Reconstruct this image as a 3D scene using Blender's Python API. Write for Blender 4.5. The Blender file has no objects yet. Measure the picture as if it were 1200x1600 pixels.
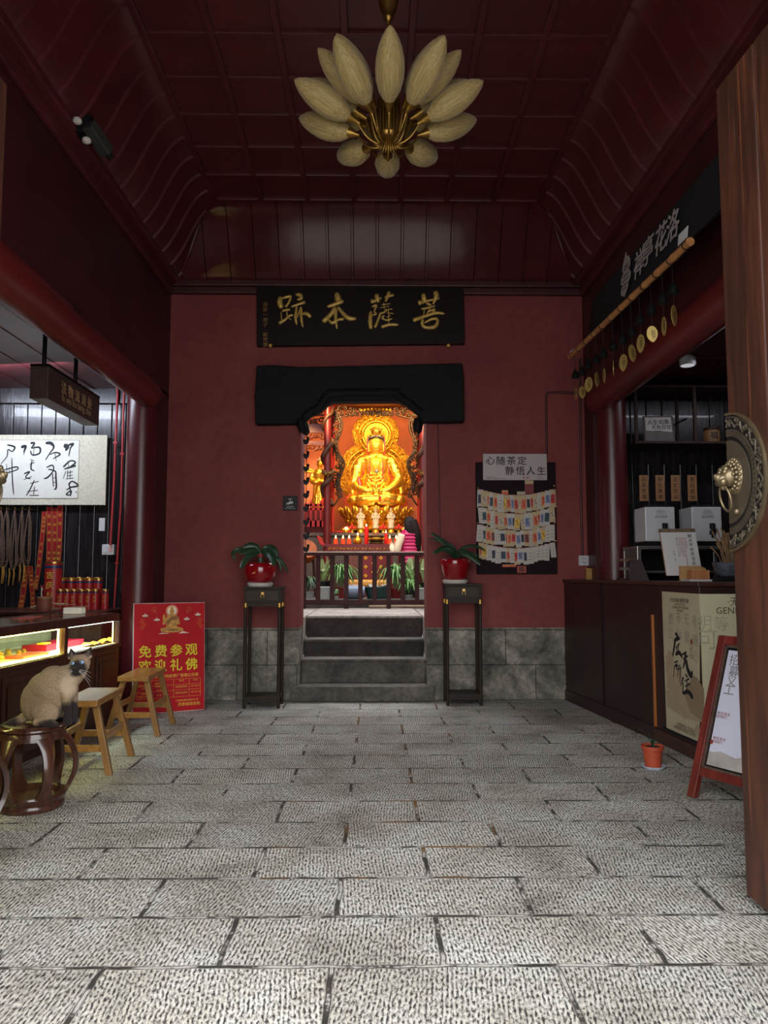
import bpy, bmesh, math, random
from mathutils import Vector, Matrix, Euler
random.seed(7)
C = bpy.context.scene.collection
SC = bpy.context.scene
V = Vector
# ------------------------------------------------------------------ camera model (1200x1600 frame)
F = 1180.0
PITCH = math.atan(97.0 / F)
YAW = math.atan(14.0 / F)
H = 1.3
CAM = V((0, 0, H))
CR = Matrix.Rotation(-YAW, 3, 'Z') @ Matrix.Rotation(math.pi / 2 + PITCH, 3, 'X')

def ray(px, py):
    return CR @ V(((px - 600) / F, (800 - py) / F, -1.0))
def P(px, py, Y):
    d = ray(px, py); return CAM + d * (Y / d.y)
def PX(px, py, X):
    d = ray(px, py); return CAM + d * (X / d.x)
def PZ(px, py, z):
    d = ray(px, py); return CAM + d * ((z - H) / d.z)
def RP(px, py, o, n):
    d = ray(px, py); o = V(o); n = V(n); return CAM + d * ((o - CAM).dot(n) / d.dot(n))

cd = bpy.data.cameras.new('camera'); cam = bpy.data.objects.new('camera', cd); C.objects.link(cam)
cam.location = CAM; cam.rotation_euler = CR.to_euler()
cd.sensor_fit = 'VERTICAL'; cd.sensor_height = 36.0; cd.lens = 36.0 * F / 1600.0
cd.clip_start = 0.05; cd.clip_end = 200
SC.camera = cam
SC.view_settings.view_transform = 'Standard'; SC.view_settings.look = 'None'
SC.view_settings.gamma = 1.0; SC.view_settings.use_curve_mapping = False

# ------------------------------------------------------------------ materials
def lin(c):
    r = []
    for x in c[:3]:
        x = x / 255.0
        r.append(x / 12.92 if x <= 0.04045 else ((x + 0.055) / 1.055) ** 2.4)
    return (r[0], r[1], r[2], 1.0)

class NT:
    def __init__(s, name):
        s.m = bpy.data.materials.new(name); s.m.use_nodes = True
        s.t = s.m.node_tree; s.b = s.t.nodes['Principled BSDF']; s.out = s.t.nodes['Material Output']
    def n(s, typ, **kw):
        nd = s.t.nodes.new(typ)
        for k, v in kw.items():
            if k in nd.inputs: nd.inputs[k].default_value = v
            else: setattr(nd, k, v)
        return nd
    def l(s, a, b): s.t.links.new(a, b)
    def coord(s, scale=(1, 1, 1), kind='Object'):
        tc = s.n('ShaderNodeTexCoord'); mp = s.n('ShaderNodeMapping')
        mp.inputs['Scale'].default_value = scale
        s.l(tc.outputs[kind], mp.inputs['Vector']); return mp.outputs['Vector']
    def ramp(s, fac, stops):
        r = s.n('ShaderNodeValToRGB'); e = r.color_ramp.elements
        while len(e) < len(stops): e.new(0.5)
        for i, (p, c) in enumerate(stops):
            e[i].position = p; e[i].color = c
        s.l(fac, r.inputs['Fac']); return r.outputs['Color']
    def noise(s, vec, scale=5, detail=4, rough=.6, dist=0):
        nd = s.n('ShaderNodeTexNoise'); nd.inputs['Scale'].default_value = scale
        nd.inputs['Detail'].default_value = detail; nd.inputs['Roughness'].default_value = rough
        nd.inputs['Distortion'].default_value = dist
        s.l(vec, nd.inputs['Vector']); return nd.outputs['Fac']
    def bump(s, h, strength=.3, dist=.01):
        b = s.n('ShaderNodeBump'); b.inputs['Strength'].default_value = strength; b.inputs['Distance'].default_value = dist
        s.l(h, b.inputs['Height']); s.l(b.outputs['Normal'], s.b.inputs['Normal']); return b
    def mix(s, fac, a, b, typ='MIX'):
        m = s.n('ShaderNodeMix', data_type='RGBA', blend_type=typ)
        for val, key in ((fac, 0), (a, 6), (b, 7)):
            if hasattr(val, 'is_linked') or hasattr(val, 'links'): s.l(val, m.inputs[key])
            else: m.inputs[key].default_value = val
        return m.outputs[2]
    def math(s, op, a, b=0.0):
        m = s.n('ShaderNodeMath', operation=op)
        for i, v in enumerate((a, b)):
            if hasattr(v, 'links'): s.l(v, m.inputs[i])
            else: m.inputs[i].default_value = v
        return m.outputs[0]

def sc(c, k): return tuple(min(255, x * k) for x in c)
def pm(name, col, rough=.5, metal=0.0, var=.12, scale=8, bump=0, bscale=40, spec=.5, coat=0, emit=None, es=0, vscale=(1, 1, 1), alpha=None, trans=0):
    t = NT(name); b = t.b
    vec = t.coord(vscale)
    if var > 0:
        f = t.noise(vec, scale, 5, .6)
        t.l(t.ramp(f, [(.28, lin(sc(col, 1 - var))), (.72, lin(sc(col, 1 + var)))]), b.inputs['Base Color'])
    else: b.inputs['Base Color'].default_value = lin(col)
    b.inputs['Roughness'].default_value = rough; b.inputs['Metallic'].default_value = metal
    b.inputs['Specular IOR Level'].default_value = spec; b.inputs['Coat Weight'].default_value = coat
    b.inputs['Coat Roughness'].default_value = .15
    b.inputs['Transmission Weight'].default_value = trans
    if bump: t.bump(t.noise(vec, bscale, 4, .6), bump, .01)
    if emit is not None:
        b.inputs['Emission Color'].default_value = lin(emit); b.inputs['Emission Strength'].default_value = es
    return t.m

def wood(name, c1, c2, rough=.4, stretch=(14, 14, 1), scale=2.2, bump=.15, coat=0, spec=.5):
    t = NT(name); b = t.b
    vec = t.coord(stretch)
    f = t.noise(vec, scale, 6, .6, .6)
    t.l(t.ramp(f, [(.3, lin(c1)), (.5, lin(tuple((x + y) / 2 for x, y in zip(c1, c2)))), (.68, lin(c2))]), b.inputs['Base Color'])
    b.inputs['Roughness'].default_value = rough; b.inputs['Coat Weight'].default_value = coat
    b.inputs['Specular IOR Level'].default_value = spec
    if bump: t.bump(f, bump, .006)
    return t.m

def emis(name, col, s):
    t = NT(name); t.b.inputs['Base Color'].default_value = lin(col)
    t.b.inputs['Emission Color'].default_value = lin(col); t.b.inputs['Emission Strength'].default_value = s
    return t.m

def glass(name, tint=(235, 245, 240), refl=.08):
    t = NT(name)
    tr = t.n('ShaderNodeBsdfTransparent'); tr.inputs['Color'].default_value = lin(tint)
    gl = t.n('ShaderNodeBsdfGlossy'); gl.inputs['Roughness'].default_value = .03
    lw = t.n('ShaderNodeLayerWeight'); lw.inputs['Blend'].default_value = .5
    ad = t.math('ADD', t.math('MULTIPLY', t.math('POWER', lw.outputs['Facing'], 5.0), .45), .035 + refl * .2)
    mx = t.n('ShaderNodeMixShader'); t.l(ad, mx.inputs[0]); t.l(tr.outputs[0], mx.inputs[1]); t.l(gl.outputs[0], mx.inputs[2])
    t.l(mx.outputs[0], t.out.inputs['Surface']); return t.m

# ------------------------------------------------------------------ mesh builder
_tc = {}
def text_geo(body, ext, bold):
    k = (body, ext, bold)
    if k in _tc: return _tc[k]
    cu = bpy.data.curves.new('t', 'FONT'); cu.body = body; cu.size = 1.0; cu.extrude = ext; cu.offset = bold
    cu.resolution_u = 2; cu.align_x = 'LEFT'
    ob = bpy.data.objects.new('t', cu); C.objects.link(ob)
    dg = bpy.context.evaluated_depsgraph_get(); dg.update()
    me = bpy.data.meshes.new_from_object(ob.evaluated_get(dg))
    vs = [tuple(v.co) for v in me.vertices]; fs = [tuple(p.vertices) for p in me.polygons]
    C.objects.unlink(ob); bpy.data.objects.remove(ob); bpy.data.curves.remove(cu); bpy.data.meshes.remove(me)
    if not vs: vs = [(0, 0, 0)]
    x0 = min(v[0] for v in vs); x1 = max(v[0] for v in vs); y0 = min(v[1] for v in vs); y1 = max(v[1] for v in vs)
    _tc[k] = (vs, fs, (x0, x1, y0, y1)); return _tc[k]

def cr_spline(pts, sub=4):
    if len(pts) < 3 or sub <= 1: 
        return [tuple(p) for p in pts]
    out = []
    n = len(pts)
    for i in range(n - 1):
        p0 = pts[max(0, i - 1)]; p1 = pts[i]; p2 = pts[i + 1]; p3 = pts[min(n - 1, i + 2)]
        for j in range(sub):
            t = j / sub
            out.append(tuple(.5 * ((2 * b) + (-a + c) * t + (2 * a - 5 * b + 4 * c - d) * t * t + (-a + 3 * b - 3 * c + d) * t ** 3) for a, b, c, d in zip(p0, p1, p2, p3)))
    out.append(tuple(pts[-1])); return out

def frame(o, r, u):
    r = V(r).normalized(); u = V(u).normalized(); n = r.cross(u)
    M = Matrix((r, u, n)).transposed().to_4x4(); M.translation = V(o); return M
def TR(loc=(0, 0, 0), rot=(0, 0, 0), s=(1, 1, 1)):
    return Matrix.Translation(V(loc)) @ Euler(rot).to_matrix().to_4x4() @ Matrix.Diagonal((*s, 1))

class MB:
    def __init__(s): s.v = []; s.f = []; s.mi = []; s.k = 0
    def add(s, vs, fs, M=None):
        b = len(s.v)
        if M is not None: vs = [M @ V(v) for v in vs]
        s.v += [tuple(v) for v in vs]
        for f in fs: s.f.append([b + i for i in f]); s.mi.append(s.k)
        return s
    def mat(s, k): s.k = k; return s
    def box(s, c, size, rot=None, M=None, taper=1.0):
        x, y, z = size[0] / 2, size[1] / 2, size[2] / 2; t = taper
        vs = [(-x, -y, -z), (x, -y, -z), (x, y, -z), (-x, y, -z), (-x * t, -y * t, z), (x * t, -y * t, z), (x * t, y * t, z), (-x * t, y * t, z)]
        fs = [(0, 3, 2, 1), (4, 5, 6, 7), (0, 1, 5, 4), (1, 2, 6, 5), (2, 3, 7, 6), (3, 0, 4, 7)]
        T = TR(c, rot or (0, 0, 0))
        if M is not None: T = M @ T
        return s.add(vs, fs, T)
    def b2(s, a, b, M=None):
        return s.box([(i + j) / 2 for i, j in zip(a, b)], [abs(j - i) for i, j in zip(a, b)], M=M)
    def prism(s, pts, d0, d1, plane='xz', M=None):
        def q(p, d):
            if plane == 'xz': return (p[0], d, p[1])
            if plane == 'xy': return (p[0], p[1], d)
            return (d, p[0], p[1])
        n = len(pts)
        vs = [q(p, d0) for p in pts] + [q(p, d1) for p in pts]
        fs = [list(range(n))[::-1], list(range(n, 2 * n))] + [(i, (i + 1) % n, n + (i + 1) % n, n + i) for i in range(n)]
        return s.add(vs, fs, M)
    def tube(s, pts, r, n=8, sub=1, cap=True, sq=(1, 1), up=None, closed=False, M=None):
        if not isinstance(r, (list, tuple)): r = [r] * len(pts)
        q = [tuple(p) + (w,) for p, w in zip(pts, r)]
        if sub > 1: q = cr_spline(q, sub)
        pts = [V(p[:3]) for p in q]; r = [p[3] for p in q]; m = len(pts)
        vs = []; fs = []
        d = (pts[1] - pts[0]).normalized()
        a = V(up) if up else (V((0, 0, 1)) if abs(d.z) < .9 else V((1, 0, 0)))
        for i in range(m):
            if closed: d = pts[(i + 1) % m] - pts[i - 1]
            elif i == 0: d = pts[1] - pts[0]
            elif i == m - 1: d = pts[-1] - pts[-2]
            else: d = pts[i + 1] - pts[i - 1]
            if d.length < 1e-9: d = V((0, 0, 1))
            d.normalize()
            e = a - d * a.dot(d)
            if e.length < 1e-6: e = d.orthogonal()
            e.normalize(); g = d.cross(e)
            if not up: a = e
            for j in range(n):
                t = 2 * math.pi * j / n
                vs.append(pts[i] + (e * math.cos(t) * sq[0] + g * math.sin(t) * sq[1]) * r[i])
        for i in range(m if closed else m - 1):
            i2 = (i + 1) % m
            for j in range(n):
                fs.append((i * n + j, i * n + (j + 1) % n, i2 * n + (j + 1) % n, i2 * n + j))
        if cap and not closed: fs += [list(range(n))[::-1], [(m - 1) * n + j for j in range(n)]]
        return s.add(vs, fs, M)
    def lathe(s, prof, n=24, c=(0, 0, 0), M=None, a0=0, a1=2 * math.pi, rib=0, ribn=0, cap=True):
        full = abs(a1 - a0 - 2 * math.pi) < 1e-6
        m = n if full else n + 1
        vs = []; fs = []
        for (r, z) in prof:
            for j in range(m):
                t = a0 + (a1 - a0) * j / n
                rr = r * (1 + (rib * math.cos(ribn * t) if ribn else 0))
                vs.append((c[0] + rr * math.cos(t), c[1] + rr * math.sin(t), c[2] + z))
        for i in range(len(prof) - 1):
            for j in range(n):
                k = (j + 1) % m
                fs.append((i * m + j, i * m + k, (i + 1) * m + k, (i + 1) * m + j))
        if cap and full:
            if prof[0][0] > 1e-5: fs.append(list(range(m))[::-1])
            if prof[-1][0] > 1e-5: fs.append([(len(prof) - 1) * m + j for j in range(m)])
        return s.add(vs, fs, M)
    def ball(s, c, r, n=14, m=9, M=None, rot=None):
        if not isinstance(r, (list, tuple)): r = (r, r, r)
        prof = [(math.sin(math.pi * i / m), -math.cos(math.pi * i / m)) for i in range(m + 1)]
        T = TR(c, rot or (0, 0, 0), r)
        if M is not None: T = M @ T
        prof[0] = (0.0005, -1); prof[-1] = (0.0005, 1)
        return s.lathe(prof, n, M=T)
    def quad(s, a, b, c, d): return s.add([a, b, c, d], [(0, 1, 2, 3)])
    def surf(s, fn, nu, nv, M=None):
        vs = [fn(i / nu, j / nv) for i in range(nu + 1) for j in range(nv + 1)]
        fs = [(i * (nv + 1) + j, (i + 1) * (nv + 1) + j, (i + 1) * (nv + 1) + j + 1, i * (nv + 1) + j + 1) for i in range(nu) for j in range(nv)]
        return s.add(vs, fs, M)
    def text(s, body, size, M, ext=.01, bold=0.0, cx=True, cy=True, sx=1.0):
        vs, fs, (x0, x1, y0, y1) = text_geo(body, ext, bold)
        ox = (x0 + x1) / 2 if cx else x0; oy = (y0 + y1) / 2 if cy else 0
        return s.add([((v[0] - ox) * size * sx, (v[1] - oy) * size, v[2] * size) for v in vs], fs, M)
    def vtext(s, body, size, M, step=1.08, ext=.01, bold=0.0):
        for i, ch in enumerate(body):
            if ch != ' ': s.text(ch, size, M @ Matrix.Translation((0, -i * size * step, 0)), ext, bold)
        return s
    def brush(s, strokes, conv, nrm, k, h=.5, sub=4):
        # strokes: lists of (x, y, w); conv maps (x, y) to a point of the surface; k = metres per unit of width
        nrm = V(nrm).normalized()
        for st in strokes:
            q = cr_spline([tuple(p) for p in st], sub)
            pts = [V(conv(p[0], p[1])) for p in q]; m = len(pts); n = 7
            vs = []; fs = []
            for i in range(m):
                d = (pts[min(i + 1, m - 1)] - pts[max(i - 1, 0)])
                if d.length < 1e-9: d = V((1, 0, 0))
                d.normalize(); g = nrm.cross(d); w = max(.1, q[i][2]) * k / 2
                if i == 0 or i == m - 1: w *= .55
                for j in range(n):
                    t = math.pi * j / (n - 1)
                    vs.append(pts[i] + g * math.cos(t) * w + nrm * (math.sin(t) * w * h + .0006))
            for i in range(m - 1):
                for j in range(n - 1):
                    fs.append((i * n + j, i * n + j + 1, (i + 1) * n + j + 1, (i + 1) * n + j))
            fs += [list(range(n)), [(m - 1) * n + j for j in range(n)]]
            s.add(vs, fs)
        return s
    def build(s, name, mats, parent=None, loc=None, rot=None, smooth=None, bevel=0, sub=0, remesh=0, solid=0, world=False):
        me = bpy.data.meshes.new(name); me.from_pydata(s.v, [], s.f)
        if not isinstance(mats, (list, tuple)): mats = [mats]
        for m in mats: me.materials.append(m)
        for p, k in zip(me.polygons, s.mi): p.material_index = k
        bm = bmesh.new(); bm.from_mesh(me); bmesh.ops.recalc_face_normals(bm, faces=bm.faces); bm.to_mesh(me); bm.free()
        if smooth is not None:
            for p in me.polygons: p.use_smooth = True
            if smooth < 180: me.set_sharp_from_angle(angle=math.radians(smooth))
        me.update()
        o = bpy.data.objects.new(name, me); C.objects.link(o)
        if parent is not None:
            o.parent = parent
            if world:
                bpy.context.view_layer.update()
                o.matrix_parent_inverse = parent.matrix_world.inverted()
        if loc is not None: o.location = loc
        if rot is not None: o.rotation_euler = rot
        if bevel:
            m = o.modifiers.new('bevel', 'BEVEL'); m.width = bevel; m.segments = 2; m.limit_method = 'ANGLE'; m.angle_limit = math.radians(40)
        if solid:
            m = o.modifiers.new('solid', 'SOLIDIFY'); m.thickness = solid; m.offset = 0
        if remesh:
            m = o.modifiers.new('remesh', 'REMESH'); m.mode = 'VOXEL'; m.voxel_size = remesh; m.use_smooth_shade = True
            m = o.modifiers.new('smooth', 'SMOOTH'); m.iterations = 4; m.factor = .5
        if sub:
            m = o.modifiers.new('sub', 'SUBSURF'); m.levels = sub; m.render_levels = sub
        return o

def tag(o, label, cat, group=None):
    o['label'] = label; o['category'] = cat
    if group: o['group'] = group
    return o
def thing(name, label, cat, loc=(0, 0, 0), rot=(0, 0, 0), group=None):
    o = bpy.data.objects.new(name, None); C.objects.link(o); o.empty_display_size = .1
    o.location = loc; o.rotation_euler = rot
    return tag(o, label, cat, group)
def struct(o): o['kind'] = 'structure'; return o
def stuff(o): o['kind'] = 'stuff'; return o
def copy_thing(o, label, loc, rot=None):
    c = o.copy(); C.objects.link(c); c.location = loc; c['label'] = label
    if rot is not None: c.rotation_euler = rot
    for ch in [x for x in bpy.data.objects if x.parent == o]:
        d = ch.copy(); C.objects.link(d); d.parent = c
        for g in [x for x in bpy.data.objects if x.parent == ch]:
            e = g.copy(); C.objects.link(e); e.parent = d
    return c
ORD = ['first', 'second', 'third', 'fourth', 'fifth', 'sixth', 'seventh', 'eighth', 'ninth', 'tenth', 'eleventh', 'twelfth', 'thirteenth', 'fourteenth', 'fifteenth', 'sixteenth', 'seventeenth', 'eighteenth', 'nineteenth', 'twentieth', 'twenty-first', 'twenty-second']
# ------------------------------------------------------------------ materials of the room
YB = 7.95          # back wall
XL, XR = -2.2, 2.24
ZC0 = 4.40         # cornice
INS, ZC1 = .575, 5.09
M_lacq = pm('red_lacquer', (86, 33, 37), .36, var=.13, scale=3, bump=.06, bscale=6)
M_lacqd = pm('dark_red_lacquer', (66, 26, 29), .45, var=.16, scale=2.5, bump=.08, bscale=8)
M_beam = pm('red_beam_paint', (98, 28, 28), .36, var=.13, scale=3, bump=.08, bscale=9, vscale=(1, .4, 1))
M_colm = pm('red_column_paint', (76, 24, 27), .33, var=.16, scale=4, bump=.14, bscale=14, vscale=(2, 2, .5))
M_pipe = pm('red_pipe_paint', (170, 44, 48), .4, var=.08)
M_dark = wood('dark_board_wood', (26, 21, 22), (48, 38, 36), .36, (9, 9, .8), 3, .5)
M_black = pm('black_metal', (18, 17, 19), .5, spec=.25)
M_white = pm('white_plastic', (205, 205, 208), .4, var=.03)
M_brass = pm('brass', (190, 150, 80), .35, .9, var=.1)
M_glass = glass('clear_glass')
M_paper = pm('white_paper', (224, 222, 214), .85, var=.03)
M_ink = pm('black_ink', (18, 18, 22), .6, var=0)

def plaster():
    t = NT('red_plaster'); v = t.coord((1, 1, 1))
    f = t.noise(v, 1.3, 6, .62); g = t.noise(v, 14, 5, .6)
    c = t.ramp(f, [(.3, lin((116, 54, 52))), (.5, lin((126, 60, 57))), (.72, lin((134, 68, 63)))])
    c2 = t.ramp(g, [(.3, lin((205, 196, 196))), (.6, (1, 1, 1, 1))])
    d = t.ramp(t.noise(v, 30, 2, .5), [(.71, (1, 1, 1, 1)), (.75, lin((170, 140, 130)))])
    t.l(t.mix(.35, c, c2, 'MULTIPLY'), t.b.inputs['Base Color'])
    t.b.inputs['Roughness'].default_value = .72; t.b.inputs['Specular IOR Level'].default_value = .3
    t.bump(g, .12, .01); return t.m
M_plaster = plaster()

def old_stone(name, dark, light, bx=.62, bz=.36):
    t = NT(name); v = t.coord((1, 1, 1))
    f = t.noise(v, 3, 8, .68, .4); g = t.noise(v, 22, 6, .65)
    c = t.ramp(f, [(.3, lin(dark)), (.5, lin(tuple((a + b) / 2 for a, b in zip(dark, light)))), (.7, lin(light))])
    c2 = t.ramp(g, [(.3, (.35, .35, .35, 1)), (.6, (1, 1, 1, 1))])
    tc = t.n('ShaderNodeTexCoord'); sp = t.n('ShaderNodeSeparateXYZ'); t.l(tc.outputs['Object'], sp.inputs[0])
    cb = t.n('ShaderNodeCombineXYZ'); t.l(t.math('ADD', sp.outputs[0], sp.outputs[1]), cb.inputs[0]); t.l(sp.outputs[2], cb.inputs[1])
    br = t.n('ShaderNodeTexBrick'); t.l(cb.outputs[0], br.inputs['Vector'])
    br.inputs['Scale'].default_value = 1; br.inputs['Brick Width'].default_value = bx; br.inputs['Row Height'].default_value = bz
    br.inputs['Mortar Size'].default_value = .007; br.inputs['Mortar Smooth'].default_value = .6
    br.inputs['Color1'].default_value = (1, 1, 1, 1); br.inputs['Color2'].default_value = (.7, .7, .7, 1); br.inputs['Mortar'].default_value = (.3, .3, .3, 1)
    a = t.mix(.7, c, c2, 'MULTIPLY'); a = t.mix(.85, a, br.outputs['Color'], 'MULTIPLY')
    t.l(a, t.b.inputs['Base Color']); t.b.inputs['Roughness'].default_value = .85
    h = t.math('ADD', t.math('MULTIPLY', g, .7), br.outputs['Fac']); h = t.math('SUBTRACT', f, t.math('MULTIPLY', br.outputs['Fac'], .5))
    t.bump(t.math('ADD', h, t.math('MULTIPLY', g, .5)), .7, .03); return t.m
M_stone = old_stone('old_stone_base', (66, 63, 60), (196, 188, 170))
M_land = old_stone('skylight_stone_tread', (140, 132, 124), (190, 182, 172), 3.0, 3.0)  # skylight falling on the landing is put into this paler stone
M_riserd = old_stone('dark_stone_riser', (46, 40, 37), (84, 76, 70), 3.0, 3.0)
M_step = old_stone('stone_step', (70, 66, 62), (128, 121, 112), 3.0, 3.0)

def slabs():
    t = NT('chiselled_stone_slabs')
    tc = t.n('ShaderNodeTexCoord'); sp = t.n('ShaderNodeSeparateXYZ'); t.l(tc.outputs['Object'], sp.inputs[0])
    X, Y = sp.outputs[0], sp.outputs[1]
    RH, BW = .367, .75
    # slightly wavy joints
    wob = t.noise(tc.outputs['Object'], 6, 4, .6)
    w = t.math('MULTIPLY', t.math('SUBTRACT', wob, .5), .03)
    cb = t.n('ShaderNodeCombineXYZ')
    t.l(t.math('ADD', t.math('ADD', X, w), 20 * BW + .145), cb.inputs[0])
    t.l(t.math('ADD', t.math('ADD', Y, w), 20 * RH - 2.627), cb.inputs[1])
    br = t.n('ShaderNodeTexBrick'); t.l(cb.outputs[0], br.inputs['Vector'])
    br.offset = .5; br.offset_frequency = 2
    br.inputs['Scale'].default_value = 1; br.inputs['Brick Width'].default_value = BW; br.inputs['Row Height'].default_value = RH
    br.inputs['Mortar Size'].default_value = .0125; br.inputs['Mortar Smooth'].default_value = .6; br.inputs['Bias'].default_value = 0
    br.inputs['Color1'].default_value = (1, 1, 1, 1); br.inputs['Color2'].default_value = (0, 0, 0, 1); br.inputs['Mortar'].default_value = (.5, .5, .5, 1)
    # chisel marks: short strokes, leaning a different way in each slab
    sepc = t.n('ShaderNodeSeparateColor'); t.l(br.outputs['Color'], sepc.inputs[0])
    lean = t.math('MULTIPLY', t.math('SUBTRACT', sepc.outputs[0], .5), .4)
    xs = t.math('ADD', X, t.math('MULTIPLY', lean, Y))
    cb2 = t.n('ShaderNodeCombineXYZ'); t.l(t.math('MULTIPLY', xs, 125), cb2.inputs[0]); t.l(t.math('MULTIPLY', Y, 42), cb2.inputs[1])
    ch0 = t.noise(cb2.outputs[0], 1.0, 2.0, .55, .08)
    wv = t.math('SINE', t.math('ADD', t.math('MULTIPLY', xs, 400), t.math('MULTIPLY', t.noise(tc.outputs['Object'], 9, 3, .6), 9.0)))
    ch = t.math('ADD', t.math('MULTIPLY', wv, .085), ch0)
    fine = t.noise(tc.outputs['Object'], 130, 3, .6)
    h = t.math('ADD', t.math('MULTIPLY', ch, .8), t.math('MULTIPLY', fine, .2))
    ridge = t.ramp(h, [(.33, lin((56, 55, 57))), (.41, lin((104, 102, 99))), (.475, lin((180, 177, 170))), (.6, lin((234, 232, 224)))])
    dirt = t.noise(tc.outputs['Object'], 2.1, 7, .66)
    big = t.ramp(dirt, [(.26, lin((150, 146, 138))), (.46, lin((226, 222, 214))), (.62, (1, 1, 1, 1))])
    a = t.mix(.9, ridge, big, 'MULTIPLY')
    tone = t.mix(.22, a, br.outputs['Color'], 'MULTIPLY')
    # worn slab edges and joints
    edge = t.ramp(t.math('ADD', br.outputs['Fac'], t.math('MULTIPLY', t.math('SUBTRACT', fine, .5), 1.1)), [(.2, (0, 0, 0, 1)), (.7, (1, 1, 1, 1))])
    jn = t.noise(tc.outputs['Object'], 5, 5, .7)
    jcol = t.ramp(jn, [(.32, lin((46, 43, 40))), (.52, lin((72, 68, 63))), (.68, lin((122, 117, 109)))])
    # rust stains near the middle of the hall
    dx = t.math('ABSOLUTE', t.math('SUBTRACT', X, .06))
    rmask = t.math('MULTIPLY', t.math('LESS_THAN', dx, .55), t.ramp(t.noise(tc.outputs['Object'], 3.1, 3, .6), [(.5, (0, 0, 0, 1)), (.6, (1, 1, 1, 1))]))
    rmask = t.math('MULTIPLY', rmask, t.math('GREATER_THAN', Y, 3.2))
    jl = t.ramp(t.math('MULTIPLY', br.outputs['Fac'], t.math('ADD', .45, jn)), [(.93, (0, 0, 0, 1)), (1.0, (1, 1, 1, 1))])
    jcol = t.mix(jl, jcol, lin((186, 182, 174)))
    jcol = t.mix(rmask, jcol, lin((128, 92, 52)))
    pit = t.ramp(t.noise(tc.outputs['Object'], 3.6, 6, .7), [(.66, (1, 1, 1, 1)), (.71, (.35, .34, .33, 1))])
    tone = t.mix(.8, tone, pit, 'MULTIPLY')
    t.l(t.mix(edge, tone, jcol), t.b.inputs['Base Color'])
    t.b.inputs['Roughness'].default_value = .78; t.b.inputs['Specular IOR Level'].default_value = .35
    hh = t.math('SUBTRACT', h, t.math('MULTIPLY', br.outputs['Fac'], .55))
    t.bump(hh, .6, .012); return t.m
M_floor = slabs()

# ------------------------------------------------------------------ shell
MB().b2((-5.4, -9, -.2), (5.4, YB + .02, 0)).build('floor', M_floor)
struct(bpy.data.objects['floor'])

# back wall with the opening
OL = P(470, 720, YB).x; OR = P(666, 720, YB).x; ZT = P(600, 600, YB).z
TH = .45; ZB = P(330, 981, YB).z
def wall_y(name, y0, y1, x0, x1, z0, z1, mat, mb=None):
    return struct(MB().b2((x0, y0, z0), (x1, y1, z1)).build(name, mat))
w = MB(); w.b2((-2.35, YB, ZB), (OL, YB + TH, ZC0 + .9)); w.mat(1).b2((-2.35, YB - .012, -.05), (OL, YB + TH, ZB)); struct(w.build('wall_back', [M_plaster, M_stone]))
w = MB(); w.b2((OR, YB, ZB), (2.5, YB + TH, ZC0 + .9)); w.mat(1).b2((OR, YB - .012, -.05), (2.5, YB + TH, ZB)); struct(w.build('wall_back', [M_plaster, M_stone]))
w = MB(); w.b2((OL, YB, ZT), (OR, YB + TH, ZC0 + .9)); struct(w.build('wall_back', M_plaster))

# side walls above the alcove openings and short returns beside the back wall
YF = 1.55
MLw = MB().b2((XL - .12, YF, 3.18), (XL, YB, ZC0 + .1)); MLw.b2((XL - .12, YB - .55, 0), (XL, YB, 3.2))
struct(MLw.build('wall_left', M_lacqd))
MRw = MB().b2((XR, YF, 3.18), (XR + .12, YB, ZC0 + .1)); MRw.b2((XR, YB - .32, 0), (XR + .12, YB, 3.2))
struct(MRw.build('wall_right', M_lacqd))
# front wall round the doorway (behind the viewer)
fw = MB().b2((-5.4, YF - .25, 0), (-1.72, YF, 5.2)); fw.b2((1.72, YF - .25, 0), (5.4, YF, 5.2)); fw.b2((-1.72, YF - .25, 3.75), (1.72, YF, 5.2))
struct(fw.build('wall_front', M_plaster))
# alcove shells
al = MB(); al.b2((-5.3, YB - .02, 0), (XL - .12, YB + .1, 3.3))
struct(al.build('wall_back_left', M_dark))
s_ = MB(); s_.b2((-5.4, YF, 0), (-5.3, YB, 3.3)); struct(s_.build('wall_far_left', M_dark))
c_ = MB(); c_.b2((-5.4, YF, 3.25), (XL - .1, YB, 3.35))
for i in range(9): c_.b2((XL - .45 - i * .33, YF, 3.243), (XL - .436 - i * .33, YB, 3.252))
struct(c_.build('ceiling_left', M_lacq))
al = MB(); al.b2((XR + .12, YB - .02, 0), (5.3, YB + .1, 3.4)); struct(al.build('wall_back_right', M_dark))
s_ = MB(); s_.b2((5.3, YF, 0), (5.4, YB, 3.4)); struct(s_.build('wall_far_right', M_dark))
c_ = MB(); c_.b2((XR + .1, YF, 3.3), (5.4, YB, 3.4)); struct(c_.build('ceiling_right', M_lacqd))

# flat coffered ceiling
cx0, cx1 = XL + INS, XR - INS; cy1 = YB - INS; cy0 = YF
ce = MB(); ce.b2((cx0, cy0, ZC1), (cx1, cy1, ZC1 + .1))
nx = 7
for i in range(nx + 1):
    x = cx0 + (cx1 - cx0) * i / nx; ce.b2((x - .026, cy0, ZC1 - .032), (x + .026, cy1, ZC1 + .01))
y = cy1
while y > cy0:
    ce.b2((cx0, y - .026, ZC1 - .027), (cx1, y + .026, ZC1 + .01)); y -= .472
struct(ce.build('ceiling', M_lacq, bevel=.006))

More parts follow.
